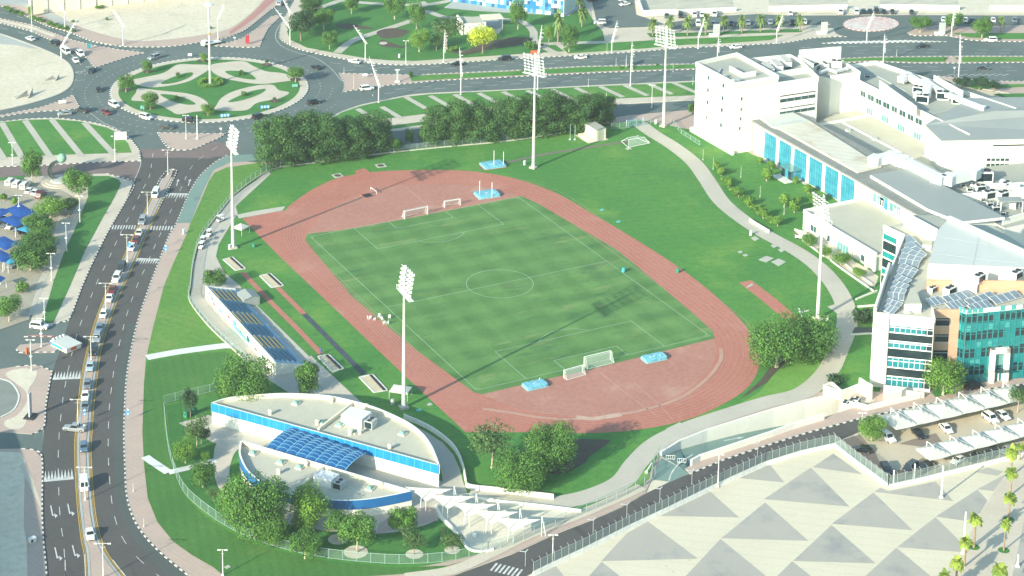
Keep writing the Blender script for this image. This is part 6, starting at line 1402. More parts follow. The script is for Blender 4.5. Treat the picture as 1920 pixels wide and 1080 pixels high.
# palms
def frond(mb_faces,base,az,el,L,w,droop,rng):
    n = 6; pts = []
    for k in range(n+1):
        t = k/n; r = L*t; pts.append((base[0]+math.cos(az)*r*math.cos(el)*(1-.15*t),base[1]+math.sin(az)*r*math.cos(el)*(1-.15*t),base[2]+r*math.sin(el)-droop*t*t*L))
    s = (-math.sin(az),math.cos(az))
    for k in range(n):
        wa,wb = w*math.sin(math.pi*(k/n*.85+.1)),w*math.sin(math.pi*((k+1)/n*.85+.1)); p,q = pts[k],pts[k+1]
        for sg_ in (-1,1):
            mb_faces.face([p,q,(q[0]+s[0]*wb*sg_,q[1]+s[1]*wb*sg_,q[2]-wb*.35),(p[0]+s[0]*wa*sg_,p[1]+s[1]*wa*sg_,p[2]-wa*.35)])
def palm_meshes(key,H_,R,nf,w,lm,fan,seed):
    rn = random.Random(seed); mb = MB()
    for k in range(nf):
        az = k*2.399+rn.uniform(-.2,.2); el = rn.uniform(-.35,1.15) if not fan else rn.uniform(-.7,1.2)
        frond(mb,(0,0,H_),az,el,R*rn.uniform(.8,1.1),w*rn.uniform(.8,1.2),rn.uniform(.25,.6) if not fan else rn.uniform(.15,.7),rn)
    me = bpy.data.meshes.new(key+'_crown'); me.from_pydata(mb.v,[],mb.f); me.materials.append(LM[lm]); me.update()
    at = me.attributes.new('tone','FLOAT','FACE'); at.data.foreach_set('value',np.random.default_rng(seed).uniform(0,1,len(me.polygons)).astype(np.float32))
    tb = MB(); prof = []
    for k in range(13): prof.append(((.26 if not fan else .17)*(1.25-.3*k/12)*(1+.10*(k % 2)),H_*k/12))
    tb.lathe((0,0,0),prof,9); tm = bpy.data.meshes.new(key+'_trunk'); tm.from_pydata(tb.v,[],tb.f); tm.materials.append(bark); tm.update()
    return me,tm
STY['date'] = (5.0,6.4,[palm_meshes('date_palm',3.6,3.2,46,.42,'palm',False,3+k) for k in range(3)])
STY['fan'] = (7.0,3.6,[palm_meshes('fan_palm',6.0,1.75,40,.48,'fan',True,9+k) for k in range(4)])
gP = 'date palms along the car park'
for k,(x,y,tp,w) in enumerate(((1224,67,35,27),(1256,63,30,27),(1289,66,30,27),(1323,65,26,27),(1357,60,29,26),(1391,61,29,27),(1426,60,27,27),(1461,58,29,26),(1500,58,27,26))):
    tree((x,y),tp,w,'date','date palm in the row along the car park, %s' % ORD[k],gP,'date_palm','palm')
for (x,y,tp,w,lb) in ((1876,60,31,22,'small date palm between the parked cars at the top right'),(1046,79,19,32,'tallest date palm in the right part of the park'),(1091,50,14,30,'date palm beside the car park entrance path'),(1087,26,-4,28,'date palm cut by the top edge by the checkered block')):
    tree((x,y),tp,w,'date',lb,'date palms in the park','date_palm','palm')
gF = 'slim fan palms on the plaza walk'
PB = [(1895,893,837,34,'slim fan palm at the top of the plaza walk, touching the right edge'),(1912,862,832,24,'fan palm at the right edge under the white canopies'),(1894,929,876,32,'slim fan palm of the back row, just below the topmost one'),(1891,974,925,36,'yellowish fan palm in the middle of the back row'),(1882,1032,972,28,'narrow fan palm in a round green bed at the right'),(1826,1026,962,38,'fan palm right of the tall white plaza pole'),(1808,1062,1006,36,'fan palm half covering the white plaza pole'),(1792,1098,1044,38,'fan palm below the white plaza pole'),(1769,1118,1070,32,'fan palm cut by the bottom edge of the plaza'),(1871,1122,1056,42,'broad fan palm cut by the bottom edge at the right')]
for (x,y,tp,w,lb) in PB: tree((x,y),tp,w,'fan',lb,gF,'fan_palm','palm',zb=.05)
for (x,y) in ((1895,893),(1894,929),(1882,1032),(1826,1026),(1891,974)):
    p = G(x,y); sheet('palm_bed',[(p.x+1.25*math.cos(a*.3927),p.y+1.25*math.sin(a*.3927)) for a in range(16)],.06,lawn_d,world=True)
# ================================================================= vehicles
def paint(name,c,metal=0.0): return mat(name,c,rough=.28,spec=.6,metal=metal,coat=.5)
PT_ = {'white': paint('white_car_paint',(.78,.78,.76)),'cream': paint('cream_car_paint',(.72,.68,.58)),'black': paint('black_car_paint',(.012,.014,.017)),'dark': paint('charcoal_car_paint',(.035,.042,.048)),'silver': paint('silver_car_paint',(.42,.44,.45),.4),'grey': paint('grey_car_paint',(.20,.23,.25),.3),'red': paint('maroon_car_paint',(.16,.018,.022)),'blue': paint('blue_grey_car_paint',(.13,.21,.29),.3),'lblue': paint('pale_blue_car_paint',(.45,.55,.60),.2),'green': paint('green_car_paint',(.06,.13,.10))}
car_glass = mat('car_glass',(.015,.022,.026),rough=.05,spec=.9)
head_m = mat('headlamp',(.75,.78,.78),rough=.15,spec=.8); tail_m = mat('tail_lamp',(.35,.02,.02),rough=.25)
hub_m = mat('wheel_rim',(.45,.46,.47),rough=.3,metal=.6)
def loft(mb,secs,m=0,cap=True):
    """secs: lists of points of equal count"""
    rings = []
    for s in secs: rings.append(len(mb.v)); mb.v += [tuple(p) for p in s]
    n = len(secs[0])
    for a,b in zip(rings,rings[1:]):
        for j in range(n): mb.f.append((a+j,a+(j+1) % n,b+(j+1) % n,b+j)); mb.m.append(m)
    if cap:
        mb.f.append(tuple(rings[0]+j for j in range(n))[::-1]); mb.m.append(m); mb.f.append(tuple(rings[-1]+j for j in range(n))); mb.m.append(m)
def section(x,hw,zb,zt,r=.16):
    return [(x,-hw+.05,zb),(x,hw-.05,zb),(x,hw,zb+.18),(x,hw,zt-r),(x,hw-r*.9,zt),(x,-hw+r*.9,zt),(x,-hw,zt-r),(x,-hw,zb+.18)]
#            length, half width, belt height, roof height, windscreen foot/top, rear top/foot, bonnet height at nose
SPEC = {'sedan': (4.7,.90,.93,1.45,.95,.25,-1.05,-1.75,.68),'suv': (4.9,.97,1.12,1.86,1.15,.55,-2.10,-2.38,.92),'hatch': (4.0,.87,.95,1.52,.95,.35,-1.50,-1.90,.72),'van': (5.0,.95,1.15,2.15,1.95,1.35,-2.38,-2.46,.95),'pickup': (5.4,.95,1.08,1.82,1.05,.45,-.85,-1.10,.92)}
def make_car(kind):
    L,hw,zb,zr,wf,wt,rt,rfoot,zn = SPEC[kind]; h = L/2; low = .24
    r = bpy.data.objects.new('car',None); COL.objects.link(r)
    mb = MB()
    xs = [(-h,.80,.42,zb*.72),(-h+.12,.95,low+.05,zb*.92),(-h+.6,1,low,zb),(rfoot+.1,1,low,zb),(0,1,low,zb),(wf,1,low,zb),(h-.7,.99,low,zb-(zb-zn)*.45),(h-.15,.93,low+.04,zn+.02),(h,.80,.40,zn-.12)]
    if kind == 'pickup': pass
    xs = sorted(xs,key=lambda q: q[0])
    loft(mb,[section(x,hw*k,b,t) for x,k,b,t in xs])
    # greenhouse: roof and pillars in body colour
    ti = .17 if kind != 'van' else .10
    lo = [(rfoot,-hw+.06,zb-.03),(wf,-hw+.06,zb-.03),(wf,hw-.06,zb-.03),(rfoot,hw-.06,zb-.03)]
    up = [(rt,-hw+ti,zr),(wt,-hw+ti,zr),(wt,hw-ti,zr),(rt,hw-ti,zr)]
    mid = [tuple(a[i]+(b[i]-a[i])*.93 for i in range(3)) for a,b in zip(lo,up)]
    ups = [(a[0]*.97 if abs(a[0]) > .4 else a[0],a[1]*.90,a[2]+.02) for a in up]
    loft(mb,[lo,mid,ups])
    if kind == 'pickup':
        mb.box((-1.9,hw-.06,zb+.10),(1.5,.08,.25)); mb.box((-1.9,-hw+.06,zb+.10),(1.5,.08,.25)); mb.box((-2.6,0,zb+.08),(.08,hw*1.8,.25))
    for s in (-1,1): mb.box((wf-.15,s*(hw+.08),zb+.08),(.14,.18,.13))
    mb.build('body',PT_['white'],r)
    def pane(name,q):
        c = sum((Vector(p) for p in q),Vector())/4; n = (Vector(q[1])-Vector(q[0])).cross(Vector(q[2])-Vector(q[0])).normalized()
        if n.dot(c-Vector((0,0,.6))) < 0: n = -n; q = q[::-1]
        g = MB(); g.face([tuple(Vector(p).lerp(c,.09)+n*.015) for p in q]); g.build(name,car_glass,r)
    pane('windscreen',[lo[1],lo[2],mid[2],mid[1]]); pane('rear_window',[lo[3],lo[0],mid[0],mid[3]])
    for a,b in ((0,1),(2,3)):
        q = [Vector(lo[a]),Vector(lo[b]),Vector(mid[b]),Vector(mid[a])]
        pane('side_window',q)
    for sx_ in (h-.85,-h+.85):
        for s in (-1,1):
            w = MB(); R_ = .34 if kind in ('sedan','hatch') else .39; pts = []
            w.tube([(sx_,s*(hw-.16),R_),(sx_,s*(hw+.015),R_)],R_,12); wo = w.build('wheel',dark_m,r)
            q = MB(); q.tube([(sx_,s*(hw+.0),R_),(sx_,s*(hw+.03),R_)],R_*.6,8); q.build('rim',hub_m,wo)
    for s in (-1,1):
        q = MB(); q.box((h-.12,s*hw*.66,zn-.14),(.16,.36,.14)); q.build('headlight',head_m,r)
        q = MB(); q.box((-h+.08,s*hw*.72,zb*.78),(.14,.26,.20)); q.build('tail_light',tail_m,r)
    q = MB(); q.box((h-.03,0,zn-.28),(.08,hw*.9,.16)); q.build('grille',black_m,r)
    freeze(r)
    return r
CARS = {k: make_car(k) for k in SPEC}
USED = {k: False for k in SPEC}
def car(px,to,kind,col,label,group=None,z=.06,name=None):
    p = G(*px); t = G(*to); a = math.atan2(t.y-p.y,t.x-p.x)
    if not USED[kind]: o = CARS[kind]; USED[kind] = True
    else: o = copy_tree(CARS[kind])
    o.location = (p.x,p.y,z); o.rotation_euler = (0,0,a)
    nm = name or {'sedan': 'parked_car','suv': 'off_road_car','hatch': 'small_car','van': 'van','pickup': 'pickup_truck'}[kind]
    if name is None and group is None: nm = {'sedan': 'sedan_car','suv': 'off_road_car','hatch': 'small_car','van': 'van','pickup': 'pickup_truck'}[kind]
    o.name = nm
    for c in [q for q in o.children]:
        if c.name.startswith('body'):
            c.material_slots[0].link = 'OBJECT'; c.material_slots[0].material = PT_[col]
    tag(o,label,'van' if kind == 'van' else 'pickup truck' if kind == 'pickup' else 'car',group)
    KIDS[o.name] = KIDS.get(o.name,[])
    return o
# remember prototypes' children under their python handle
PROTO_KIDS = {k: list(KIDS[o.name]) for k,o in CARS.items()}
_names = {k: o.name for k,o in CARS.items()}
SUBK = dict(KIDS)
def copy_tree(o,parent=None):
    c = o.copy(); COL.objects.link(c)
    if parent is not None: c.parent = parent
    ks = next((PROTO_KIDS[k] for k,q in CARS.items() if q == o),None)
    if ks is None: ks = SUBK.get(o.name,[])
    for ch in ks: copy_tree(ch,c)
    return c
Q_ = 'cars queuing on the north-south road'
for (x,y,k,c,lb) in ((292,366,'van','white','white van at the very back of the queue, past the upper zebra'),(267,417,'suv','silver','silver off-road car standing on the upper zebra crossing'),(261,439,'sedan','cream','cream saloon just below the upper zebra crossing'),(255,453,'hatch','red','maroon small car squeezed between the cream saloon and a white car'),(247,467,'hatch','white','white small car behind the lamp, between maroon and dark cars'),(228,504,'suv','dark','dark off-road car beside the toothed hump of the right lane'),(219,524,'suv','white','white off-road car right in front of the dark one by the hump'),
                         (211,546,'sedan','red','dark red saloon in the upper half of the queue'),(205,562,'sedan','white','white saloon right in front of the dark red one'),(194,592,'hatch','white','white hatchback alone in a gap of the queue'),(187,618,'sedan','blue','blue grey saloon beside the red and white gatehouse'),(182,637,'suv','silver','silver off-road car between the blue grey and black cars'),(175,661,'suv','black','black off-road car behind a lamp post in the queue'),(169,690,'sedan','lblue','pale blue and dark roofed saloon by the toothed hump'),(164,724,'hatch','grey','grey hatchback in the lower half of the queue'),(160,745,'sedan','white','white saloon in front of the grey hatchback'),(160,765,'sedan','grey','grey saloon at the front of the tight queue by the blue sign'),
                         (157,842,'hatch','blue','blue grey hatchback driving below the turning pickup'),(158,913,'van','white','white minibus beside the lower toothed hump'),(169,1005,'sedan','white','white saloon lowest on the road, near the traffic island')):
    # heading follows the median
    best = min(range(1,200),key=lambda i: (ml[min(i,len(ml)-1)]-G(x,y).to_2d()).length); i = min(best,len(ml)-2); t = ml[i+1]-ml[i]
    p = G(x,y); f = p.to_2d()+t.normalized()*5; sx_,sy_,_ = PJ(Vector((f.x,f.y,0)))
    car((x,y+2),(sx_,sy_+2),k,c,lb,Q_,.17)
car((140,808),(118,806),'pickup','silver','silver pickup turning across the median of the north-south road',z=.1)
car((74,616),(92,618),'suv','white','white off-road car driving beside the gatehouse island')
for a in (((57,75),(40,68),'sedan','white','white saloon farthest up the top left road'),((103,83),(86,76),'suv','black','black off-road car ahead of the pale mast on the top left road'),((124,100),(135,108),'van','white','white van entering the roundabout beside the sand lot'),((151,104),(160,112),'suv','white','white off-road car beside the van at the roundabout entry'),((142,116),(149,124),'sedan','white','white saloon below the van at the roundabout entry'),((172,135),(166,141),'sedan','dark','dark saloon at the give way triangle of the roundabout'),((289,111),(272,116),'suv','silver','pale off-road car on the upper left arc of the roundabout'),((185,171),(185,182),'hatch','black','black hatchback on the left arc of the roundabout'),((214,200),(225,206),'suv','white','white off-road car on the lower left arc beside the island kerb'),((154,210),(140,207),'suv','dark','dark off-road car leaving the roundabout to the left'),((200,214),(212,219),'hatch','red','maroon hatchback on the lower left arc of the roundabout'),((121,216),(108,217),'sedan','silver','silver saloon on the left exit road by the striped lawn'),((274,223),(288,227),'suv','white','white off-road car at the bottom of the roundabout below the signboard'),((356,229),(370,230),'suv','black','dark off-road car behind the twin lamp posts at the bottom of the roundabout'),((314,241),(328,242),'sedan','dark','black saloon on the outer lane at the bottom of the roundabout'),((486,222),(498,219),'suv','black','black off-road car right of the chevron sign on the roundabout'),((525,9),(532,0),'suv','silver','silver off-road car on the north arm at the top edge'),((665,118),(648,115),'sedan','white','white saloon nearest the roundabout on the upper carriageway'),((592,129),(580,125),'sedan','black','black saloon on the upper right arc of the roundabout'),((688,169),(705,167),'suv','white','white off-road car leaving on the lower carriageway'),((589,195),(605,192),'suv','black','black off-road car on the lower right arc of the roundabout'),((857,123),(840,124),'sedan','black','black saloon behind a leaning mast on the upper carriageway'),((946,113),(930,114),'suv','black','black off-road car below the yellow tree on the upper carriageway'),((1088,110),(1070,111),'sedan','white','white saloon on the upper carriageway right of the second mast'),((1379,91),(1362,92),'sedan','white','white saloon on the upper carriageway behind the tower block'),((1729,89),(1712,90),'sedan','black','black saloon on the upper carriageway at the right'),((1857,78),(1840,78),'suv','white','white off-road car at the kerb under the top right tree'),((1844,131),(1862,132),'sedan','dark','dark saloon on the lower carriageway at the right'),((1125,45),(1112,45),'suv','white','white off-road car leaving the car park by the park'),((1825,729),(1842,726),'suv','black','black off-road car parked before the turquoise curtain wall')):
    car(*a)
C_ = 'cars parked in the top right car park'
for (x,y,k,c,lb) in ((1171,11,'sedan','white','white saloon parked alone in the bays left of the lot wall'),(1169,2,'sedan','white','white saloon cut by the top edge in the bays left of the lot wall'),(1110,2,'sedan','red','reddish saloon at the top edge by the checkered block'),(1250,33,'sedan','green','greenish saloon, leftmost of the upper row by the palms'),(1276,32,'suv','black','black car second from the left in the upper row'),(1302,31,'suv','white','white off-road car parked third in the upper row'),(1316,31,'sedan','white','white saloon parked fourth in the upper row'),(1339,30,'suv','white','white off-road car parked fifth in the upper row'),(1309,48,'suv','white','white car between palms in the lower row'),(1337,48,'sedan','grey','grey car between palms in the lower row'),(1371,47,'sedan','black','black car under the middle palms in the lower row'),(1402,46,'sedan','silver','silver car under the sixth palm in the lower row'),(1444,45,'sedan','silver','silver car between the last three palms'),(1485,45,'suv','black','black car just left of the last palm'),(1508,44,'sedan','white','white car just right of the last palm'),(1482,28,'sedan','white','white saloon parked beneath the left lot wall'),(1576,26,'suv','white','white off-road car at the right end of the left lot wall'),(1606,26,'suv','white','white car at the left end of the row of black cars'),(1619,25,'sedan','black','black saloon next to the white car of the row'),(1631,25,'sedan','black','second black saloon of the row'),(1643,24,'suv','black','tallest black off-road car of the row'),(1657,25,'sedan','black','black saloon right of the tallest car'),(1673,25,'sedan','dark','charcoal saloon ending the row of black cars'),(1709,26,'sedan','dark','charcoal car alone right of the row of black cars'),(1769,40,'sedan','white','white car behind the white info board'),(1810,41,'sedan','white','white car between the two round trees'),(1821,42,'sedan','black','black car next to the white one between the round trees'),(1862,41,'sedan','white','white car left of the small palm'),(1902,41,'sedan','grey','grey car at the right edge of the top car park')):
    dx,dy = (3,9) if x > 1240 else (-9,1)
    car((x,y),(x+dx*.6,y+dy),k,c,lb,C_,.19)
D_ = 'cars parked in the west car park'
for (x,y,k,c,lb) in ((20,346,'suv','white','white off-road car, leftmost of the row by the sculpture'),(33,350,'suv','white','second white off-road car of the row by the sculpture'),(47,353,'suv','white','third white off-road car of the row by the sculpture'),(56,361,'sedan','white','first white saloon of the row by the sculpture'),(67,364,'sedan','white','last white saloon, beside the maroon car by the sculpture'),(77,370,'suv','red','maroon car at the end of the row by the sculpture'),(94,376,'sedan','black','black car under the dark tree at the end of the row')):
    car((x,y),(x+7,y-6),k,c,lb,D_,.2)
for (x,y,k,c,lb) in ((0,422,'suv','black','black car at the left edge under the upper blue shade'),(10,424,'sedan','grey','grey car under the upper blue shade'),(20,428,'sedan','white','white car poking out of the upper blue shade'),(34,432,'sedan','blue','blue grey car under the corner of the upper blue shade'),(45,437,'sedan','black','black car at the right end of the upper blue shade'),(24,501,'sedan','silver','silver car parked alone below the lower blue shade')):
    car((x,y),(x-7,y+6),k,c,lb,D_,.2)
F_ = 'cars parked under and beside the white canopies'
for (px,to,k,c,lb) in (((1617,847),(1605,845),'sedan','black','black saloon in the corner of the fenced car park'),((1662,887),(1668,896),'suv','black','black off-road car nearest the fence corner with its shadow'),((1706,882),(1700,886),'suv','dark','charcoal car left of the lower canopies'),((1734,879),(1728,883),'sedan','dark','dark saloon half under the first lower canopy'),((1796,867),(1790,871),'sedan','white','white saloon under the second lower canopy'),((1828,862),(1822,866),'sedan','black','black saloon under the third lower canopy'),((1858,855),(1852,859),'suv','dark','dark car under the fourth lower canopy'),((1888,848),(1882,852),'sedan','silver','silver car under the last lower canopy'),((1664,825),(1672,831),'suv','white','white off-road car poking out of the left end of the upper canopies'),((1774,808),(1780,814),'sedan','white','white saloon under the middle of the upper canopies'),((1857,789),(1864,794),'suv','white','white off-road car poking out at the right of the upper canopies'),((1880,783),(1887,788),'sedan','white','white saloon under the right end of the upper canopies'),((1722,818),(1728,824),'sedan','black','black saloon in the shade of the upper canopies')):
    car(px,to,k,c,lb,F_,.1)
# flatbed on the roundabout
def truck(px,to,label):
    p,t = G(*px),G(*to); r = empty('flatbed_truck',(p.x,p.y,.05),math.atan2(t.y-p.y,t.x-p.x),label,'truck')
    mb = MB(); loft(mb,[section(1.6,1.05,.5,2.3,.12),section(3.0,1.05,.5,2.3,.2),section(3.5,1.0,.5,1.5,.2)]); mb.build('cab',PT_['white'],r)
    g = MB(); g.face([(3.06,-.9,2.15),(3.06,.9,2.15),(3.5,.85,1.5),(3.5,-.85,1.5)][::-1]); g.box((2.2,1.06,1.75),(.9,.04,.6)); g.box((2.2,-1.06,1.75),(.9,.04,.6)); g.build('cab_window',car_glass,r)
    mb = MB(); mb.box((-1.2,0,.95),(5.4,2.2,.2)); mb.box((1.45,0,1.5),(.1,2.2,1.0)); [mb.box((-1.2,s*1.08,1.15),(5.4,.06,.3)) for s in (-1,1)]; mb.build('flatbed',metal_w,r)
    for x in (2.5,-2.2):
        for s in (-1,1): w = MB(); w.tube([(x,s*.8,.45),(x,s*1.08,.45)],.45,12); w.build('wheel',dark_m,r)
truck((395,85),(380,88),'white flatbed truck behind the high mast on the roundabout')
# golf carts by the west fence
def cart(px,to,label,roof=True):
    p,t = G(*px),G(*to); r = empty('golf_cart',(p.x,p.y,.24),math.atan2(t.y-p.y,t.x-p.x),label,'golf cart','golf carts by the west fence')
    mb = MB(); loft(mb,[section(-1.3,.58,.3,.75,.1),section(-.2,.6,.3,.7,.1),section(0,.6,.3,.45,.1),section(.6,.6,.3,.45,.1),section(.75,.58,.3,.95,.1),section(1.3,.5,.3,.75,.15)]); mb.build('body',PT_['white'],r)
    mb = MB(); mb.box((-.5,0,.85),(.55,1.0,.18)); mb.box((-.8,0,1.1),(.12,1.0,.45)); mb.build('seat',black_m,r)
    mb = MB(); [mb.bar((a,b,.8),(a*.85,b,1.85),.05) for a in (-1.0,.8) for b in (-.5,.5)]; mb.build('frame',metal_g,r)
    mb = MB(); mb.box((-.1,0,1.9),(2.0,1.25,.08)); mb.build('canopy',PT_['white'],r)
    for x in (-.85,.85):
        for s in (-1,1): w = MB(); w.tube([(x,s*.45,.24),(x,s*.62,.24)],.24,10); w.build('wheel',dark_m,r)
cart((414,416),(424,412),'white golf cart parked apart, nearest the corner of the track'); cart((392,444),(386,451),'top white golf cart of the line of three by the west fence'); cart((381,457),(375,464),'middle white golf cart of the line of three by the west fence'); cart((378,467),(372,474),'lowest white golf cart of the line of three by the west fence')
# ================================================================= masts, lamps, signs, fences, sport gear
GM = 'floodlight masts round the field'
def flood(base,topy,label,rz):
    p = G(*base,.2); H_ = up_to(Vector((p.x,p.y,0)),topy); r = empty('floodlight_mast',tuple(p),rz,label,'floodlight mast',GM)
    mb = MB(); mb.box((0,0,.25),(2.0,2.0,.5)); mb.build('base',concrete,r)
    hp = H_-7
    mb = MB(); mb.tube([(0,0,.5),(0,0,.9),(0,0,hp*.5),(0,0,H_)],[.62,.52,.40,.16],12); mb.build('pole',pole_m,r)
    mb = MB(); mb.box((0,-.3,hp),(8.2,1.2,.12)); [mb.bar((x,.3,hp),(x,.3,hp+1.1),.07) for x in (-4.1,-2,0,2,4.1)]; mb.bar((-4.1,.3,hp+1.1),(4.1,.3,hp+1.1),.07); mb.bar((-4.1,.3,hp+.6),(4.1,.3,hp+.6),.05); mb.build('service_platform',metal_w,r)
    fm = MB(); fm.bar((-.6,.15,hp),(-.3,.15,H_-.2),.1); fm.bar((.6,.15,hp),(.3,.15,H_-.2),.1)
    for j in range(6): z = hp+.9+j*1.05; fm.bar((-3.7,.1-j*.18,z),(3.7,.1-j*.18,z),.12)
    fm.build('lamp_rack',metal_w,r)
    for j in range(6):
        z = hp+1.05+j*1.05
        for k in range(6):
            x = -3.4+k*1.36
            if (j == 5 and k in (5,)): continue
            l = MB(); d = Vector((0,-.85,-.5)).normalized(); c = Vector((x,-.05-j*.18,z))
            l.tube([c-d*.28,c-d*.05,c+d*.22],[.14,.34,.43],8); l.build('lamp',metal_w,r)
flood((757,765),503,'floodlight mast nearest the camera, beside the clubhouse and white tent',1.5)
flood((437,465),238,'floodlight mast at the left corner of the track by the golf carts',1.5)
flood((1000,315),100,'floodlight mast behind the field with its foot on the grass',-1.1)
flood((1244,237),49,'floodlight mast farthest away, left of the white tower block',-1.1)
flood((1533,598),366,'floodlight mast at the right beside the curved campus path',-1.64)
def cabinet(px,label,w=.7,h=1.3,m=None,z=.2):
    p = G(*px,z); r = empty('utility_cabinet',tuple(p),.5,label,'cabinet','utility cabinets')
    mb = MB(); mb.box((0,0,h/2),(w,w*.8,h)); mb.build('casing',m or metal_w,r); mb = MB(); mb.box((0,0,h+.03),(w*1.1,w*.9,.06)); mb.build('lid',m or metal_w,r)
for px,lb in (((984,309),'white cabinet beside the mast behind the field'),((431,467),'white cabinet beside the mast at the left corner'),((1551,602),'white cabinet beside the right floodlight mast'),((1230,232),'white cabinet beside the farthest floodlight mast'),((345,438),'pale cabinet on the pavement by the upper zebra'),((749,108),'white cabinet on the grass by the upper highway kerb'),((1408,441),'small white cabinet on the lawn beside the campus path')):
    cabinet(px,lb)
# --- lamps with two arms on the road median
GL = 'double armed street lamps'
def lamp2(base,topy,label,cat='street lamp',name='street_lamp',span=1.3,group=GL,rz=None,mid=False):
    p = G(*base,.16); h = up_to(Vector((p.x,p.y,0)),topy); r = empty(name,tuple(p),YAW*-1 if rz is None else rz,label,cat,group)
    mb = MB(); mb.lathe((0,0,0),[(.30,0),(.30,.25),(.14,.4),(.11,h*.5),(.07,h)],8); mb.build('pole',pole_m,r)
    mb = MB(); mb.bar((-span,0,h),(span,0,h),.08); mb.bar((-span*.5,0,h-.9),(span*.5,0,h-.9),.05); mb.build('arm',pole_m,r)
    for s in (-1,1): mb = MB(); mb.box((s*(span+.1),0,h-.04),(.7,.3,.16)); mb.build('lamp_head',metal_w,r)
    if mid: mb = MB(); mb.lathe((0,0,h*.45),[(.1,0),(.45,.05),(.45,.2),(.1,.3)],10); mb.build('disc_lamp',metal_w,r)
for b,t,lb in (((315,327),282,'double street lamp on the rounded upper end of the road median'),((277,408),361,'double street lamp above the upper zebra crossing'),((239,490),441,'double street lamp beside the small white queuing car'),((199,582),532,'double street lamp next to the white hatchback'),((171,674),632,'double street lamp in front of the black queuing car'),((147,808),750,'double street lamp close to the turning pickup'),((160,937),877,'double street lamp in front of the white minibus'),((194,1083),1020,'double street lamp at the bottom edge beside the traffic island')):
    lamp2(b,t,lb)
GW = 'lamps along the west car park'
for b,t,lb in (((150,417),368,'lamp beside the dark car park tree on the deep green strip'),((125,470),419,'lamp halfway down the deep green strip'),((97,526),476,'lamp at the lower part of the deep green strip'),((36,405),367,'lamp standing between the blue shade cloths'),((84,608),560,'lamp above the white car by the gatehouse island'),((78,650),598,'lamp on the gatehouse island'),((59,695),638,'lamp on the pavement above the drop off loop'),((24,310),268,'lamp at the left edge by the striped lawn'),((216,303),256,'lamp at the right end of the striped lawn')):
    lamp2(b,t,lb,span=.7,group=GW,mid=True)
for b,t,lb in (((349,260),217,'left one of two white posts on the island below the roundabout, with lamp arms'),((761,118),77,'short double lamp on the park pavement'),((418,1079),1032,'double lamp at the bottom edge on the front lawn'),((1036,1058),1004,'camera post with arms beside the lower service road'),((1346,913),853,'camera post with arms beside the middle of the service road'),((1222,202),160,'post with arms by the service road near the tower'),((1616,797),775,'small lamp post by the canopies tree')):
    lamp2(b,t,lb,span=.6,group='posts with short arms')
def pole(base,topy,label,r0=.12,name='post',cat='post',group=None,z=.16,m=None,foot=.3):
    p = G(*base,z); h = up_to(Vector((p.x,p.y,0)),topy); r = empty(name,tuple(p),0,label,cat,group)
    mb = MB(); mb.lathe((0,0,0),[(r0,0),(r0*.75,h),(r0*.2,h+.05)],10); mb.build('shaft',m or pole_m,r)
    mb = MB(); mb.lathe((0,0,0),[(foot,0),(foot,.12),(r0*1.3,.5)],12); mb.build('foot',m or pole_m,r)
    return r,h
pole((370,260),217,'right one of two white posts on the island below the roundabout',.18,'white_post',foot=.5,m=metal_w)
for b,t,lb in (((1765,933),874,'thick white pole on the plaza with a wide round foot'),((1806,1037),960,'tall white pole between the fan palms'),((1675,912),882,'short white pole just inside the fence corner'),((1714,901),870,'short white pole left of the lower canopies'),((1908,1062),1040,'white pole at the lower right edge of the plaza')):
    pole(b,t,lb,.22,'plaza_pole','pole','white poles on the plaza',.05,metal_w,.55)
# --- leaning mast lamps of the highway
GH = 'leaning fishbone street lamps'
def bone(base,knee,tip,label):
    p = G(*base,.16); hk = up_to(Vector((p.x,p.y,0)),knee[1]); r = empty('fishbone_lamp',tuple(p),0,label,'street lamp',GH)
    mb = MB(); mb.tube([(0,0,0),(0,0,hk)],[.24,.16],8); mb.lathe((0,0,0),[(.4,0),(.4,.15),(.25,.3)],10); mb.build('pole',pole_m,r)
    # spar: leaves the pole in the plane facing the road, its tip at the photographed place
    m = mpp(p); dx = (tip[0]-knee[0])*m; ht = up_to(Vector((p.x,p.y,0)),tip[1]); rt = Vector((cr.x,cr.y,0)).normalized()
    a = Vector((0,0,hk-1.0))-rt*dx*.06; e = rt*dx+Vector((0,0,ht))
    mb = MB(); mb.tube([a,a.lerp(e,.5),e],[.20,.15,.06],6); b_ = a+rt*.5; mb.tube([b_,b_.lerp(e,.96)],[.10,.05],5); mb.build('spar',metal_w,r)
    rb = MB()
    for k in range(7): q = a.lerp(e,.12+.12*k); rb.bar(q-rt*.35,q+rt*.75,.10)
    rb.build('ribs',metal_w,r)
    for s in (.55,.72): q = a.lerp(e,s)+rt*.8; l = MB(); l.box(q,(.5,.35,.2)); l.build('lamp_head',metal_w,r)
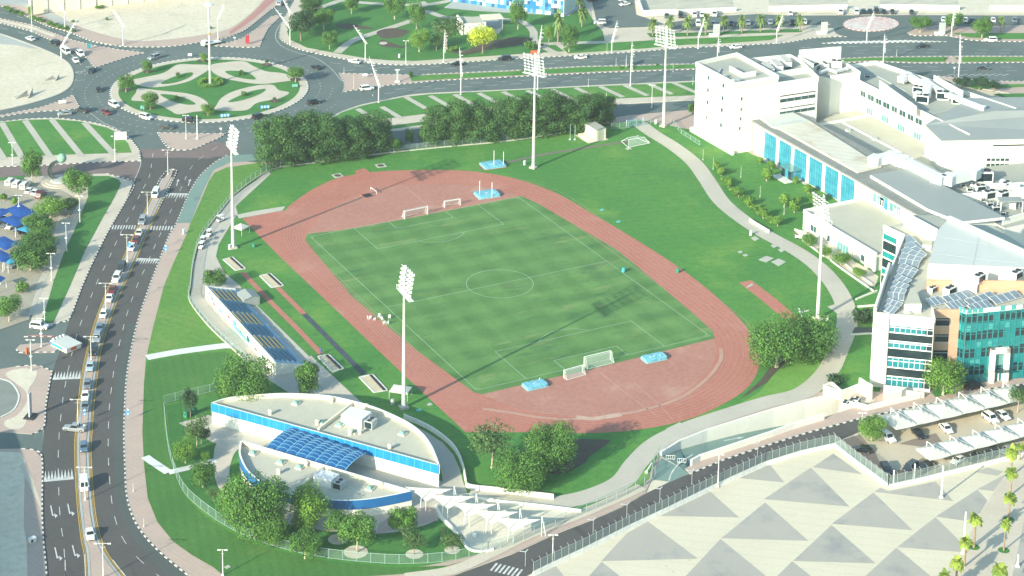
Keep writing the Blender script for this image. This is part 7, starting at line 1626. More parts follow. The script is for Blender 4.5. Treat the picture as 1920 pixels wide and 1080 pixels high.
for b,k,t,lb in (((115,110),(113,86),(144,37),'leaning lamp at the kerb of the west sand lot'),((231,85),(229,45),(210,18),'leaning lamp before the north sand lot, left of the high mast'),((409,73),(406,32),(418,8),'leaning lamp on the kerb right of the high mast'),((122,56),(121,21),(101,-4),'leaning lamp by the top left hedge shrubs'),((544,82),(543,52),(514,15),'leaning lamp at the park corner nearest the roundabout'),((543,45),(542,20),(527,-6),'leaning lamp on the north arm cut by the top edge'),((685,113),(684,78),(662,48),'leaning lamp in front of the round park bed'),((832,117),(833,95),(835,56),'leaning lamp below the wide grey green park tree'),((710,192),(708,160),(690,107),'most strongly leaning lamp, at the highway exit from the roundabout'),((864,177),(863,140),(860,89),'leaning lamp on the lower kerb above the right tree clump'),((1008,168),(1006,95),(1012,48),'leaning lamp behind the second floodlight mast'),((1147,100),(1146,75),(1155,39),'leaning lamp at the car park exit by the park'),((1182,161),(1182,130),(1183,77),'leaning lamp on the lower kerb left of the farthest floodlight mast'),((1309,91),(1309,65),(1320,32),'leaning lamp in front of the third palm'),((1345,112),(1345,95),(1346,70),'leaning lamp whose foot hides behind the tower block'),((1456,81),(1457,55),(1467,27),'leaning lamp in front of the eighth palm'),((1625,78),(1626,50),(1637,21),'leaning lamp before the small paved roundabout'),((1656,118),(1655,95),(1655,64),'leaning lamp on the median right of the small roundabout'),((1797,148),(1797,115),(1795,63),'tallest leaning lamp above the long wing at the right'),((1784,68),(1785,45),(1787,20),'leaning lamp by the white info board under the round tree')):
    bone(b,k,t,lb)
r,h = pole((60,60),0,'plain tall lamp post at the top left road median',.16,'lamp_post','lamp post')
# high mast on the roundabout
r,h = pole((394,159),8,'high mast with a lamp ring and an orange band in the middle of the roundabout',.42,'high_mast','mast',None,.2,MATS['mast_grey_paint'],.8)
mb = MB(); mb.lathe((0,0,h-.3),[(.5,0),(1.5,.1),(1.5,.3),(.4,.5)],14); mb.build('lamp_ring',metal_w,r)
for k in range(8): a = k*.785; l = MB(); l.box((1.5*math.cos(a),1.5*math.sin(a),h-.4),(.5,.5,.35),a); l.build('lamp_head',metal_w,r)
mb = MB(); mb.lathe((0,0,h*.62),[(.42,0),(.42,.8)],12); mb.build('orange_band',mat('orange_paint',(.60,.30,.06)),r)
# --- signs
def board(px,label,w,h,z0,m,rz=0.0,post=True,name='signboard',back=None,group=None):
    p = G(*px,.16); r = empty(name,tuple(p),rz,label,'sign',group)
    mb = MB(); mb.box((0,0,z0+h/2),(w,.1,h)); mb.build('panel',m,r)
    if post: mb = MB(); [mb.box((s*w*.35,.06,(z0+h*.5)/2),(.09,.09,z0+h*.5)) for s in ((-1,1) if w > 1.2 else (0,))]; mb.build('posts',metal_g,r)
    return r
sg_blue = mat('sign_blue',(.05,.28,.62),rough=.4); sg_teal = mat('sign_teal',(.04,.24,.28),rough=.4); sg_green = mat('sign_green',(.16,.42,.38),rough=.4); sg_white = mat('sign_white',(.76,.77,.75),rough=.4); sg_red = mat('sign_red',(.42,.04,.06),rough=.4)
board((167,92),'teal panel sign on the island by the top left road',1.3,2.0,0.3,sg_teal,-.3)
r = board((464,83),'dark red upright panel sign on the north traffic island',1.4,3.2,.3,sg_red,-.3)
board((117,196),'white direction board on the island left of the roundabout',2.4,1.0,.5,sg_white,-.3)
board((226,263),'large white box board at the right end of the striped lawn',3.8,2.6,.2,sg_white,-.3)
board((267,208),'green direction board on the lower left of the roundabout',1.3,1.1,.8,sg_green,-.3)
board((356,107),'small white twin board on the top kerb of the roundabout',1.4,.9,.5,sg_white,-.3)
board((553,164),'small pale board at the foot of the right roundabout tree',2.0,.9,.3,sg_green,-.3)
board((684,146),'white direction board on the highway island',1.7,.8,.8,sg_white,-.3)
for px,lb in (((422,222),'blue chevron board at the bottom rim of the roundabout'),((497,206),'blue chevron board at the right rim of the roundabout')):
    r = board(px,lb,3.2,1.0,.6,sg_blue,-.25,group='chevron boards on the roundabout'); mb = MB()
    for k in range(3):
        x = -1.0+k*1.0
        [mb.face(q) for q in ([(x-.35,-.06,1.5),(x+.02,-.06,1.1),(x+.38,-.06,1.1),(x,-.06,1.5)],[(x-.35,-.06,.7),(x,-.06,.7),(x+.38,-.06,1.1),(x+.02,-.06,1.1)])]
    mb.build('chevrons',sg_white,r)
for px,lb in (((1343,68),'grey slab totem among the palms of the car park'),((1545,64),'grey slab totem left of the small paved roundabout'),((1766,65),'grey slab totem left of the round trees at the right')):
    r = board(px,lb,2.6,4.6,.2,metal_g,-.35,False,'sign_totem',group='grey slab totems'); mb = MB(); mb.box((-.9,.4,.5),(3.4,1.4,.9)); mb.build('plinth',metal_w,r)
r = board((745,154),'slim grey totem with a white head on the highway island',.7,4.2,.2,metal_g,-.3,False,'sign_totem'); mb = MB(); mb.box((0,0,4.5),(1.5,.5,.3)); mb.build('head',metal_w,r); mb = MB(); mb.box((0,0,.3),(1.6,.9,.5)); mb.build('foot',metal_w,r)
r = board((1174,126),'tilted white billboard panel on the highway median',3.8,3.4,.6,sg_white,1.0,True,'billboard')
for px,lb in (((240,788),'blue and white road sign on the pavement beside the front lawn'),((159,789),'blue and white road sign at the front of the queue'),((311,478),'blue and white road sign by the upper bend of the pavement'),((243,471),'blue and white road sign before the small white car')):
    p = G(*px,.16); r = empty('road_sign',tuple(p),-.35,lb,'road sign','blue and white road signs')
    mb = MB(); mb.box((0,.05,1.2),(.08,.08,2.4)); mb.build('post',metal_g,r)
    mb = MB(); mb.box((0,0,1.9),(.75,.06,1.2)); mb.build('panel',sg_blue,r)
    mb = MB(); mb.face([(-.3,-.04,2.55),(.3,-.04,2.55),(0,-.04,3.1)]); mb.box((0,-.04,1.7),(.3,.03,.4)); mb.build('symbol',sg_white,r)
for px,lb in (((414,254),'small give way sign on the island below the roundabout'),((1789,139),'red and white give way sign by the highway slip'),((440,82),'give way sign on the north island')):
    p = G(*px,.16); r = empty('give_way_sign',tuple(p),-.35,lb,'road sign','give way signs')
    mb = MB(); mb.box((0,.04,1.0),(.07,.07,2.0)); mb.build('post',metal_g,r); mb = MB(); mb.face([(-.5,0,2.6),(.5,0,2.6),(0,0,1.75)][::-1]); mb.face([(-.5,.03,2.6),(.5,.03,2.6),(0,.03,1.75)]); mb.build('triangle',sg_white,r)
for px,tp,lb in (((270,988),973,'round disc sign on the pavement by the front lawn'),((250,922),908,'thin marker post on the pavement by the front lawn'),((699,180),177,'small white marker on the verge left of the lawn stripes'),((1262,135),118,'thin white post on the median left of the tower'),((1103,163),148,'thin signpost on the lower highway kerb'),((1299,159),145,'white marker panel by the tower corner'),((1137,180),174,'white stub post at the end of the tree belt'),((1138,98),82,'thin post on the park side of the car park exit'),((1155,124),110,'thin post on the median left of the billboard'),((110,220),208,'thin post at the striped lawn kerb'),((645,137),127,'thin double arm post on the highway island'),((663,166),141,'thin dark flag post on the highway island'),((1681,105),93,'thin post on the upper carriageway median')):
    pole(px,tp,lb,.06,'marker_post','post','thin posts along the roads',foot=.12)
# --- fences
def fence(px,h,label,m,post_m,step=3.0,curve=True,z=.2,base=None,closed=False,lean=0.0,world=False):
    P = wline(px,curve,world=world);
    P = resample(P,step); r = empty('mesh_fence',(P[0].x,P[0].y,z),0,label,'fence'); o = P[0]
    mb = MB()
    for a,b in zip(P,P[1:]): mb.face([(a.x-o.x,a.y-o.y,.1),(b.x-o.x,b.y-o.y,.1),(b.x-o.x,b.y-o.y,h),(a.x-o.x,a.y-o.y,h)])
    mb.build('wire_panel',m,r)
    mb = MB()
    for zz in (.12,h):
        mb = MB()
        for a,b in zip(P,P[1:]): mb.bar((a.x-o.x,a.y-o.y,zz),(b.x-o.x,b.y-o.y,zz),.06)
        mb.build('rail',post_m,r)
    for k,p in enumerate(P):
        if k > 98: break
        mb = MB(); mb.bar((p.x-o.x,p.y-o.y,0),(p.x-o.x,p.y-o.y,h+.1),.09)
        mb.build('post',post_m,r)
    if base:
        mb = MB(); A_ = P
        for a,b in zip(A_,A_[1:]): mb.bar((a.x-o.x,a.y-o.y,base/2-.05),(b.x-o.x,b.y-o.y,base/2-.05),.25,base)
        mb.build('foundation_wall',concrete,r)
    return r
fence([(436,369),(480,336),(522,316),(580,308),(680,294),(805,280),(960,265),(1095,244),(1104,244)],2.2,'green mesh fence running between the field and the tree belt',fence_m,fence_p,base=.4)
fence([(1146,244),(1185,240),(1220,234)],2.0,'short green mesh fence with a blue gate near the farthest mast',fence_m,fence_p,curve=False)
fence([(1258,228),(1275,250),(1312,274)],1.4,'low pale fence between the path and the tower block',fence_m,fence_p,curve=False)
fence([(436,369),(400,415),(375,450),(362,495),(357,539),(355,565),(390,612),(435,655),(460,678),(480,698)],1.8,'mesh fence along the promenade behind the grandstand',fence_m,fence_p,base=.4)
fence([(307,758),(360,744),(410,733),(425,722)],2.0,'mesh fence along the upper side of the clubhouse garden',fence_m,fence_p,curve=False)
fence([(307,758),(311,805),(317,850),(326,882)],2.0,'short mesh fence down the left side of the clubhouse garden',fence_m,fence_p)
fence([(327,886),(345,925),(385,962),(440,997),(510,1025),(600,1046),(700,1057),(770,1059),(840,1054),(880,1046),(915,1036)],2.2,'long curved green mesh fence round the front of the clubhouse garden',fence_m,fence_p)
fence([(915,1036),(960,1023),(1040,988),(1105,960),(1165,934),(1215,908),(1228,893)],2.2,'green mesh fence between the shade sails and the service road',fence_m,fence_p,curve=False)
fence([(1221,896),(1226,872),(1238,852)],2.0,'mesh gate fence at the mouth of the green ramp',fence_m,fence_p,curve=False)
def barrier(px,label,n=None):
    P = resample(wline(px,False),2.0); r = empty('barrier_fence',(P[0].x,P[0].y,.04),0,label,'fence'); o = P[0]
    for k,(a,b) in enumerate(zip(P,P[1:])):
        if k > 97: break
        t = (b-a).normalized(); c = (a+b)/2-o; nr = Vector((-t.y,t.x)); L_ = (b-a).length*.97; mb = MB()
        q = [(-.45,0),(.45,0),(.30,.35),(.14,.9),(-.14,.9),(-.30,.35)]
        A_ = [(c.x-t.x*L_/2+nr.x*u,c.y-t.y*L_/2+nr.y*u,z) for u,z in q]; B_ = [(c.x+t.x*L_/2+nr.x*u,c.y+t.y*L_/2+nr.y*u,z) for u,z in q]
        loft(mb,[A_,B_]); mb.build('concrete_block',kerb_w,r)
    mb = MB()
    for a,b in zip(P,P[1:]): a,b = a-o,b-o; mb.face([(a.x,a.y,.9),(b.x,b.y,.9),(b.x,b.y,3.0),(a.x,a.y,3.0)])
    mb.build('wire_panel',fence_g,r)
    mb = MB()
    for a,b in zip(P,P[1:]): a,b = a-o,b-o; mb.bar((a.x,a.y,3.0),(b.x,b.y,3.0),.05)
    mb.build('rail',galv,r)
    for k,p in enumerate(P):
        if k > 98: break
        p = p-o; mb = MB(); mb.bar((p.x,p.y,.8),(p.x,p.y,3.1),.08); mb.bar((p.x,p.y,3.1),(p.x-.25,p.y+.35,3.6),.06); mb.build('post',galv,r)
barrier([(1000,1079),(1035,1062),(1095,1034),(1185,989),(1260,954),(1342,914),(1435,872)],'wire fence on concrete blocks along the service road and plaza')
barrier([(1435,872),(1500,852),(1553,840),(1565,838)],'fence on concrete blocks at the bend by the covered car park')
barrier([(1566,839),(1600,866),(1635,892),(1666,915)],'fence on concrete blocks down the left side of the covered car park')
barrier([(1668,915),(1720,904),(1800,884),(1880,864),(1960,845)],'fence on concrete blocks along the lower side of the covered car park')
# road cameras on leaning arms behind the fence
for k,(x,y) in enumerate(((1420,851),(1297,903),(1237,937),(1175,967),(1112,996),(985,1056))):
    r = empty('angled_lamp',tuple(G(x,y+6,.05)),.3,'angled fence lamp over the service road, %s' % ['highest up the road','just below the ramp mouth','second below the ramp mouth','third below the ramp mouth','fourth below the ramp mouth','lowest by the zebra'][k],'lamp','angled lamps over the service road')
    mb = MB(); mb.bar((0,0,0),(0,0,3.4),.1); mb.build('post',galv,r); mb = MB(); mb.bar((-1.3,.5,3.9),(0,0,3.4),.16,.10); mb.bar((0,0,3.4),(.9,.2,3.5),.14,.1); mb.build('lamp_arm',metal_w,r)
# --- white canopies
GC = 'white membrane canopies over the car park'
def canopy(c,ux,uy,w,d,label,pole_h=4.6):
    r = empty('car_canopy',(c.x,c.y,.06),math.atan2(ux.y,ux.x),label,'canopy',GC); n = 8; mb = MB()
    def z(i,j):
        u,v = abs(2*i/n-1),2*j/n-1; e = max(u,abs(v)); return 2.9+1.25*max(0,(1-e))**1.15-.12*(1-u*u)*(abs(v) > .99)
    for i in range(n):
        for j in range(n):
            mb.face([(w*((i+a)/n-.5),d*((j+b)/n-.5),z(i+a,j+b)) for a,b in ((0,0),(1,0),(1,1),(0,1))])
    mb.build('membrane',fabric,r)
    mb = MB(); mb.bar((0,d*.42,0),(0,d*.42,pole_h),.18); mb.build('post',metal_w,r)
    mb = MB(); mb.bar((0,d*.42,pole_h),(0,0,4.15),.10); mb.bar((0,d*.42,pole_h),(w*.45,-d*.1,3.0),.05); mb.bar((0,0,2.6),(0,d*.42,2.9),.10); mb.build('stay',metal_w,r)
u_a,u_b = G(1679,806),G(1890,756); ux = (u_b-u_a).to_2d().normalized(); uy = Vector((-ux.y,ux.x)); st = (u_b-u_a).length/5
for k in range(6):
    c = u_a.to_2d()+ux*(st*k)-uy*.9
    canopy(c,ux,uy,st*1.0,7.6,'white canopy of the upper row, %s' % ORD[k] if k < 5 else 'white canopy of the upper row, cut by the right edge')
u_a,u_b = G(1748,868),G(1900,829); ux = (u_b-u_a).to_2d().normalized(); uy = Vector((-ux.y,ux.x)); st = (u_b-u_a).length/3.55
for k in range(5):
    c = u_a.to_2d()+ux*(st*k)-uy*.2; canopy(c,ux,uy,st,6.2,'white canopy of the lower row, %s' % ORD[k] if k < 4 else 'white canopy of the lower row, cut by the right edge',4.2)
# --- shade sails
GSS = 'white shade sails of the play area'
Zg_ = lambda x,y: (760+x/6.836,880+y/6.836)
def sail(pts,label,grp,name,m,zs,posts):
    P = [G(*q,z) for q,z in zip(pts,zs)]; c = sum(P,Vector())/len(P); r = empty(name,(c.x,c.y,.25),0,label,'shade sail',grp); o = Vector((c.x,c.y,.25))
    n = 10; mb = MB(); A_,B_,C_ = P
    def pt(i,j):
        u,v = i/n,j/n; w_ = 1-u-v; p = A_*w_+B_*u+C_*v
        for e,q in ((u*v,A_),(v*w_,B_),(w_*u,C_)): p = p+(c-p)*(e*.55*(1-min(1,3*min(u,v,w_)*1.0)))
        return p-o-Vector((0,0,1.2*u*v*w_*9*.35))
    for i in range(n):
        for j in range(n-i):
            mb.face([pt(i,j),pt(i+1,j),pt(i,j+1)])
            if i+j < n-1: mb.face([pt(i+1,j),pt(i+1,j+1),pt(i,j+1)])
    mb.build('membrane',m,r,smooth=True)
    for p in posts(P):
        mb = MB(); a,b = p; mb.tube([a-o,b-o],[.10,.08],7); mb.build('mast',metal_w,r)
for k in range(5):
    dx,dy = 281*k,98*k
    pts = [Zg_(-10+dx,222+dy),Zg_(610+dx,250+dy),Zg_(262+dx,415+dy)]
    sail(pts,'white three cornered shade sail, %s' % ['beside the corner of the clubhouse','second from the clubhouse','in the middle of the line','second from the street fence','nearest the street fence'][k],GSS,'shade_sail',fabric,(4.6,4.2,2.6),
         lambda P: [(Vector((P[1].x+.3,P[1].y,.2)),P[1]+Vector((.3,0,.7))),(Vector((P[1].x+1.2,P[1].y-.2,.2)),P[1]+Vector((.35,0,.5))),(Vector((P[2].x,P[2].y,.2)),P[2]+Vector((0,0,.2))),(Vector((P[2].x-.9,P[2].y+.9,.2)),Vector((P[2].x-.6,P[2].y+.7,5.2)))])
# blue car park shades
def shade(px,z,label,m,peak=.4):
    P = GP(px,z); c = sum(P,Vector())/4; r = empty('car_park_shade',(c.x,c.y,.2),0,label,'shade','blue shade cloths of the west car park'); o = Vector((c.x,c.y,.2)); mb = MB(); n = 6
    def pt(i,j): u,v = i/n,j/n; p = P[0]*(1-u)*(1-v)+P[1]*u*(1-v)+P[2]*u*v+P[3]*(1-u)*v; e = max(abs(2*u-1),abs(2*v-1)); return p-o+Vector((0,0,peak*(1-e)-.12*(1-abs(2*u-1))*(e > .99)))
    for i in range(n):
        for j in range(n): mb.face([pt(i,j),pt(i+1,j),pt(i+1,j+1),pt(i,j+1)])
    mb.build('cloth',m,r)
    for p in P: mb = MB(); mb.tube([(p.x-o.x,p.y-o.y,0),p-o],[.09,.07],7); mb.build('post',metal_w,r)
Zl = lambda *pts: [(x/4,270+y/4) for x,y in pts]
shade(Zl((-80,500),(20,480),(85,500),(-20,560)),3.0,'blue shade cloth cut by the left edge, upper one',sail_blue); shade(Zl((30,490),(150,445),(265,510),(150,560)),3.0,'highest blue shade cloth beside the car park trees',sail_blue); shade(Zl((-20,560),(110,530),(215,585),(115,625)),3.0,'blue shade cloth over the black and white cars',sail_blue)
shade(Zl((115,640),(215,600),(240,640),(205,665)),2.7,'small cyan shade cloth under the upper blue ones',sail_cyan,.3); shade(Zl((-90,720),(30,690),(140,745),(40,800)),3.0,'blue shade cloth of the lower pair, upper one',sail_blue); shade(Zl((-90,830),(0,790),(100,840),(20,890)),3.0,'blue shade cloth of the lower pair, at the left edge',sail_blue); shade(Zl((30,880),(110,835),(130,880),(60,905)),2.7,'small cyan shade cloth under the lower blue ones',sail_cyan,.3)
shade(Zl((-80,1010),(0,985),(45,1005),(-20,1050)),3.0,'blue shade cloth corner at the left edge near the junction',sail_blue)
# --- sculpture, gatehouse, plinth
p = G(113,342); r = empty('ring_sculpture',tuple(p+Vector((0,0,.2))),-.4,'dark crescent sculpture carrying a green globe on a round stepped base','sculpture')
mb = MB(); mb.lathe((0,0,0),[(5.6,0),(5.6,.25),(4.4,.26),(4.4,.45)],32); mb.build('base',paving_beige,r)
mb = MB(); mb.lathe((0,0,.46),[(3.0,0),(2.6,.4),(1.2,.7)],20); mb.build('plinth',paving_grey,r)
mb = MB(); secs = []
for k in range(25):
    a = math.radians(75+205*k/24); R_ = 3.0; wd = .55*math.sin(math.pi*(k+1.2)/26)+.10; c = Vector((R_*math.cos(a),0,3.6+R_*math.sin(a))); d = Vector((math.cos(a),0,math.sin(a)))
    secs.append([tuple(c+d*wd*s+Vector((0,t*.35,0))) for s,t in ((-1,-1),(1,-1),(1,1),(-1,1))])
loft(mb,secs); mb.build('crescent',mat('dark_bronze',(.07,.09,.09),rough=.45,metal=.3),r)
mb = MB(); mb.lathe((.7,0,6.2),[(1.45*math.sin(math.pi*k/10)+.01,1.45-1.45*math.cos(math.pi*k/10)) for k in range(11)],16); mb.build('globe',mat('verdigris',(.18,.36,.27),(.26,.42,.32),1.2,rough=.6),r,smooth=True)
p = G(124,651); r = empty('gatehouse',tuple(p+Vector((0,0,.1))),.34,'white flat roofed gatehouse with blue side and red panels at the car park entry','gatehouse')
r.scale = (.86,.86,.86); mb = MB(); mb.box((0,0,1.5),(5.6,8.2,.25)); mb.build('roof',roof_white,r)
mb = MB(); mb.box((0,0,.8),(5.2,7.8,1.4)); mb.build('wall',white_wall,r)
mb = MB(); mb.box((-2.68,1.0,1.0),(.12,5.6,1.2)); mb.build('blue_panel',sg_blue,r)
for a,b in ((-.3,-4.15),(1.6,4.15)): mb = MB(); mb.box((a,b,1.1),(1.9,.12,1.0)); mb.build('red_panel',terracotta,r)
for k in range(4): mb = MB(); mb.lathe((-1.8+k*1.2,3.7,1.62),[(.5,0),(.42,.4),(.15,.6)],10); mb.build('roof_dome',metal_w,r)
p = G(51,664); r = empty('entry_barrier',tuple(p+Vector((0,0,.1))),.3,'orange ticket post with an open barrier beside the gatehouse','barrier'); mb = MB(); mb.box((0,0,.8),(.6,.6,1.6)); mb.build('box',terracotta,r); mb = MB(); mb.bar((0,0,1.3),(3.2,.6,1.5),.12); mb.build('arm',metal_w,r)
p = G(57,783); r = empty('upright_panel',tuple(p+Vector((0,0,.17))),.9,'slim upright grey board on a dark slab by the drop off loop','sign')
mb = MB(); mb.box((0,0,.15),(3.0,2.4,.3)); mb.build('slab',black_m,r); mb = MB(); mb.box((0,0,3.2),(1.4,.35,6.0)); mb.build('board',metal_g,r)
p = G(61,1017); r = empty('pavement_box',tuple(p+Vector((0,0,.17))),.3,'low white box on the pavement at the lower left','utility box'); mb = MB(); mb.box((0,0,.5),(1.4,1.0,1.0)); mb.build('casing',metal_w,r); mb = MB(); mb.box((-.4,-.51,.5),(.5,.04,.6)); mb.build('door',black_m,r)
for k,(x,y,a) in enumerate(((93,150,.2),(108,149,.9),(41,183,.3),(58,180,1.0))):
    p = G(x,y,.17); r = empty('culvert_wing',tuple(p),a,['left one of two small concrete wing walls at the sand lot edge','right one of two small concrete wing walls at the sand lot edge','left one of two larger concrete wing walls low on the sand lot','right one of two larger concrete wing walls low on the sand lot'][k],'wing wall','concrete wing walls on the west sand lot')
    s = 1.5 if k > 1 else 1.0; mb = MB(); mb.face([(-1.5*s,0,0),(1.5*s,0,0),(1.5*s,0,1.5*s),(-1.5*s,0,.3)]); mb.face([(-1.5*s,.3,0),(1.5*s,.3,0),(1.5*s,.3,1.5*s),(-1.5*s,.3,.3)][::-1]); mb.face([(-1.5*s,0,.3),(1.5*s,0,1.5*s),(1.5*s,.3,1.5*s),(-1.5*s,.3,.3)]); mb.face([(1.5*s,0,0),(1.5*s,.3,0),(1.5*s,.3,1.5*s),(1.5*s,0,1.5*s)]); mb.build('slab',plaza_g,r)
    mb = MB(); mb.box((0,1.0*s,.04),(2.6*s,1.6*s,.08)); mb.build('apron',concrete,r)
p = G(719,81,.24); mb = MB(); mb.lathe((0,0,0),[(1.5,0),(1.5,.1)],20); o = mb.build('round_slab',plate_m if 'plate_m' in globals() else concrete); o.location = p; tag(o,'round pale slab in the dark park bed left of the light green tree','slab')
# --- sport gear
def goal(l,rr_,h,depth,label,back):
    A_,B_ = G(*l,.26),G(*rr_,.26); d = (B_-A_); L_ = d.length; t = d.normalized(); n_ = Vector((-t.y,t.x,0))*back; r = empty('football_goal',tuple(A_),math.atan2(t.y,t.x),label,'football goal','football goals'); s = back
    mb = MB(); mb.tube([(0,0,0),(0,0,h)],.09,8); mb.tube([(L_,0,0),(L_,0,h)],.09,8); mb.tube([(0,0,h),(L_,0,h)],.09,8); mb.build('posts',metal_w,r)
    mb = MB()
    for x in (0,L_): mb.tube([(x,0,h),(x,s*depth*.35,h),(x,s*depth,0),(x,0,.03)],.05,6)
    mb.tube([(0,s*depth,.03),(L_,s*depth,.03)],.05,6); mb.tube([(0,s*depth*.35,h),(L_,s*depth*.35,h)],.03,5); mb.build('back_frame',metal_w,r)
    mb = MB(); mb.face([(0,s*depth*.35,h),(L_,s*depth*.35,h),(L_,s*depth,0),(0,s*depth,0)]); mb.face([(0,0,h),(L_,0,h),(L_,s*depth*.35,h),(0,s*depth*.35,h)])
    for x in (0,L_): mb.face([(x,0,h),(x,s*depth*.35,h),(x,s*depth,0),(x,0,0)])
    mb.build('net',net_m,r)
goal((759,411),(802,402),2.44,2.0,'full size white goal at the far end of the pitch',1); goal((834,389.5),(863,385),2.0,1.6,'smaller white goal on the track at the far end, by the high jump mat',1)
goal((1095,686),(1144,674),2.44,2.0,'full size white goal at the near end of the pitch',-1); goal((1057,708),(1092,698),2.0,1.5,'smaller white goal at the near end, left of the full size one',-1)
def crash_mat(px,label,w,d,h,rz,posts,red=False):
    p = G(*px,.27); r = empty('landing_mat',tuple(p),rz,label,'landing mat','blue landing mats'); mb = MB(); rn = random.Random(int(px[0])); secs = []
    for k in range(9):
        x = -w/2+w*k/8; e = .12 if k in (0,8) else 0; secs.append([(x,-d/2+e,.02),(x,d/2-e,.02),(x,d/2-e+rn.uniform(-.08,.08),h*.8+rn.uniform(-.05,.05)),(x,d*.2,h+rn.uniform(-.10,.06)),(x,-d*.2,h+rn.uniform(-.12,.06)),(x,-d/2+e+rn.uniform(-.08,.08),h*.8+rn.uniform(-.05,.05))])
    loft(mb,secs); mb.build('cover',mat_blue,r)
    mb = MB(); mb.box((0,0,.04),(w*1.06,d*1.06,.06)); mb.build('pallet',metal_g if not red else terracotta,r)
    mb = MB(); mb.bar((-w*.1,-d*.1,h+.02),(w*.1,d*.05,h+.05),.22,.05); mb.build('strap',metal_w,r)
    for (x,y,hh) in posts: mb = MB(); mb.tube([(x,y,0),(x,y,hh)],.10,8); mb.build('upright',metal_w,r)
crash_mat((924,311),'blue landing mat on the grass with two tall white uprights',7.0,5.2,.9,-.1,((-.2,-1.4,5.6),(2.8,-1.9,5.0)),True); crash_mat((913,366),'blue landing mat on the track with two white uprights',6.6,5.0,.9,-.1,((-2.6,-.6,5.2),(.6,-2.6,5.0)))
crash_mat((1003,724),'blue landing mat at the near end, left of the goals',5.6,3.4,.9,-.02,((2.0,1.3,1.2),)); crash_mat((1226,673),'blue landing mat at the near end, right of the goals',5.8,3.4,.9,-.02,((-1.4,-.5,1.2),(1.6,-.5,1.2)))
def pit(c,a,b,label):
    """sand pit: centre, along and across points in the picture"""
    P = [v for v in GP(c,.2)]; o = sum(P,Vector())/4; r = empty('sand_pit',(o.x,o.y,.2),0,label,'sand pit','long jump pits'); mb = MB(); mb.poly([(p.x-o.x,p.y-o.y,.07) for p in P]); mb.build('sand',beach_sand,r)
    mb = MB();
    for i in range(4): q,s = P[i]-o,P[(i+1) % 4]-o; mb.bar((q.x,q.y,.08),(s.x,s.y,.08),.35,.16)
    mb.build('frame',kerb_w,r)
    mb = MB(); q,s = P[1]-o,P[2]-o; d = Vector((-(s-q).y,(s-q).x,0)).normalized()*(-.6); mb.bar((q.x+d.x,q.y+d.y,.1),(s.x+d.x,s.y+d.y,.1),.7,.14); mb.build('catch_mat',black_m,r)
pit(T(0,1,[(1675,868),(1745,850),(1840,935),(1768,950)]),0,0,'sand pit nearest the round promenade tree'); pit(T(1,1,[(30,990),(108,972),(205,1062),(118,1078)]),0,0,'sand pit beside the grandstand roof end, upper middle one'); pit(T(1,2,[(462,515),(545,500),(655,605),(575,632)]),0,0,'sand pit shaded by the cone tree, next to the person'); pit(T(1,2,[(775,670),(875,650),(985,768),(885,785)]),0,0,'sand pit nearest the floodlight mast and white tent')
def chair(px,rz,label):
    p = G(*px,.24); r = empty('plastic_chair',tuple(p),rz,label,'chair','white plastic chairs on the track'); r.scale = (1.15,)*3
    mb = MB(); mb.box((0,0,.44),(.5,.5,.05)); mb.build('seat',metal_w,r); mb = MB(); mb.box((-.24,0,.7),(.05,.48,.5)); mb.build('backrest',metal_w,r)
    for a in (-1,1):
        for b in (-1,1): mb = MB(); mb.bar((a*.22,b*.22,0),(a*.2,b*.2,.44),.05); mb.build('leg',metal_w,r)
    mb = MB(); [mb.box((0,b*.25,.64),(.44,.05,.04)) for b in (-1,1)]; mb.build('armrest',metal_w,r)
for k,(px,lb) in enumerate((((691,599),'white chair lying apart at the left of the chair group'),((694,598.5),'white chair leaning on the one farthest left'),((702,601),'white chair between the fallen pair and the cluster'),((710.5,595.5),'white chair at the top of the cluster'),((715,598.5),'white chair just below the top of the cluster'),((717.5,601),'white chair in the middle of the cluster'),((720,608),'white chair at the bottom left of the cluster'),((726.5,608),'white chair at the bottom right of the cluster'),((730,598),'white chair apart on the right, at the pitch edge'))):
    chair(px,k*1.3,lb)
def bin_(px,label,m,h=1.0,r0=.4):
    p = G(*px,.24); r = empty('litter_bin',tuple(p),0,label,'bin','bins round the field'); mb = MB(); mb.lathe((0,0,0),[(r0*.85,0),(r0,h*.1),(r0,h*.9),(r0*.9,h)],12); mb.build('drum',m,r); mb = MB(); mb.lathe((0,0,h),[(r0*.95,0),(r0*.9,.12),(r0*.2,.2)],12); mb.build('lid',m,r)
bin_((1169,510),'cyan bin at the right touchline of the pitch',mat('cyan_plastic',(.05,.36,.38)),1.1,.5); bin_((1271,511),'green bin beyond the right side of the track',mat('green_plastic',(.04,.22,.13)),1.1,.5); bin_((736,759),'pale grey bin left of the nearest floodlight mast',metal_g,1.3,.5); bin_((476,463),'dark green bin by the left corner of the track',MATS['green_plastic'],.9,.5)
for k,(x,y) in enumerate(((350,782),(358,778),(364,776))):
    p = G(x,y,.25); r = empty('waste_container',tuple(p),.5,'green wheeled waste container by the fence corner, %s' % ['left one','middle one','right one'][k],'waste container','green waste containers'); mb = MB(); mb.box((0,0,.65),(1.2,1.0,1.1)); mb.build('body',MATS['green_plastic'],r); mb = MB(); mb.tube([(-.6,0,1.15),(.6,0,1.15)],.5,10); mb.build('lid',MATS['green_plastic'],r)
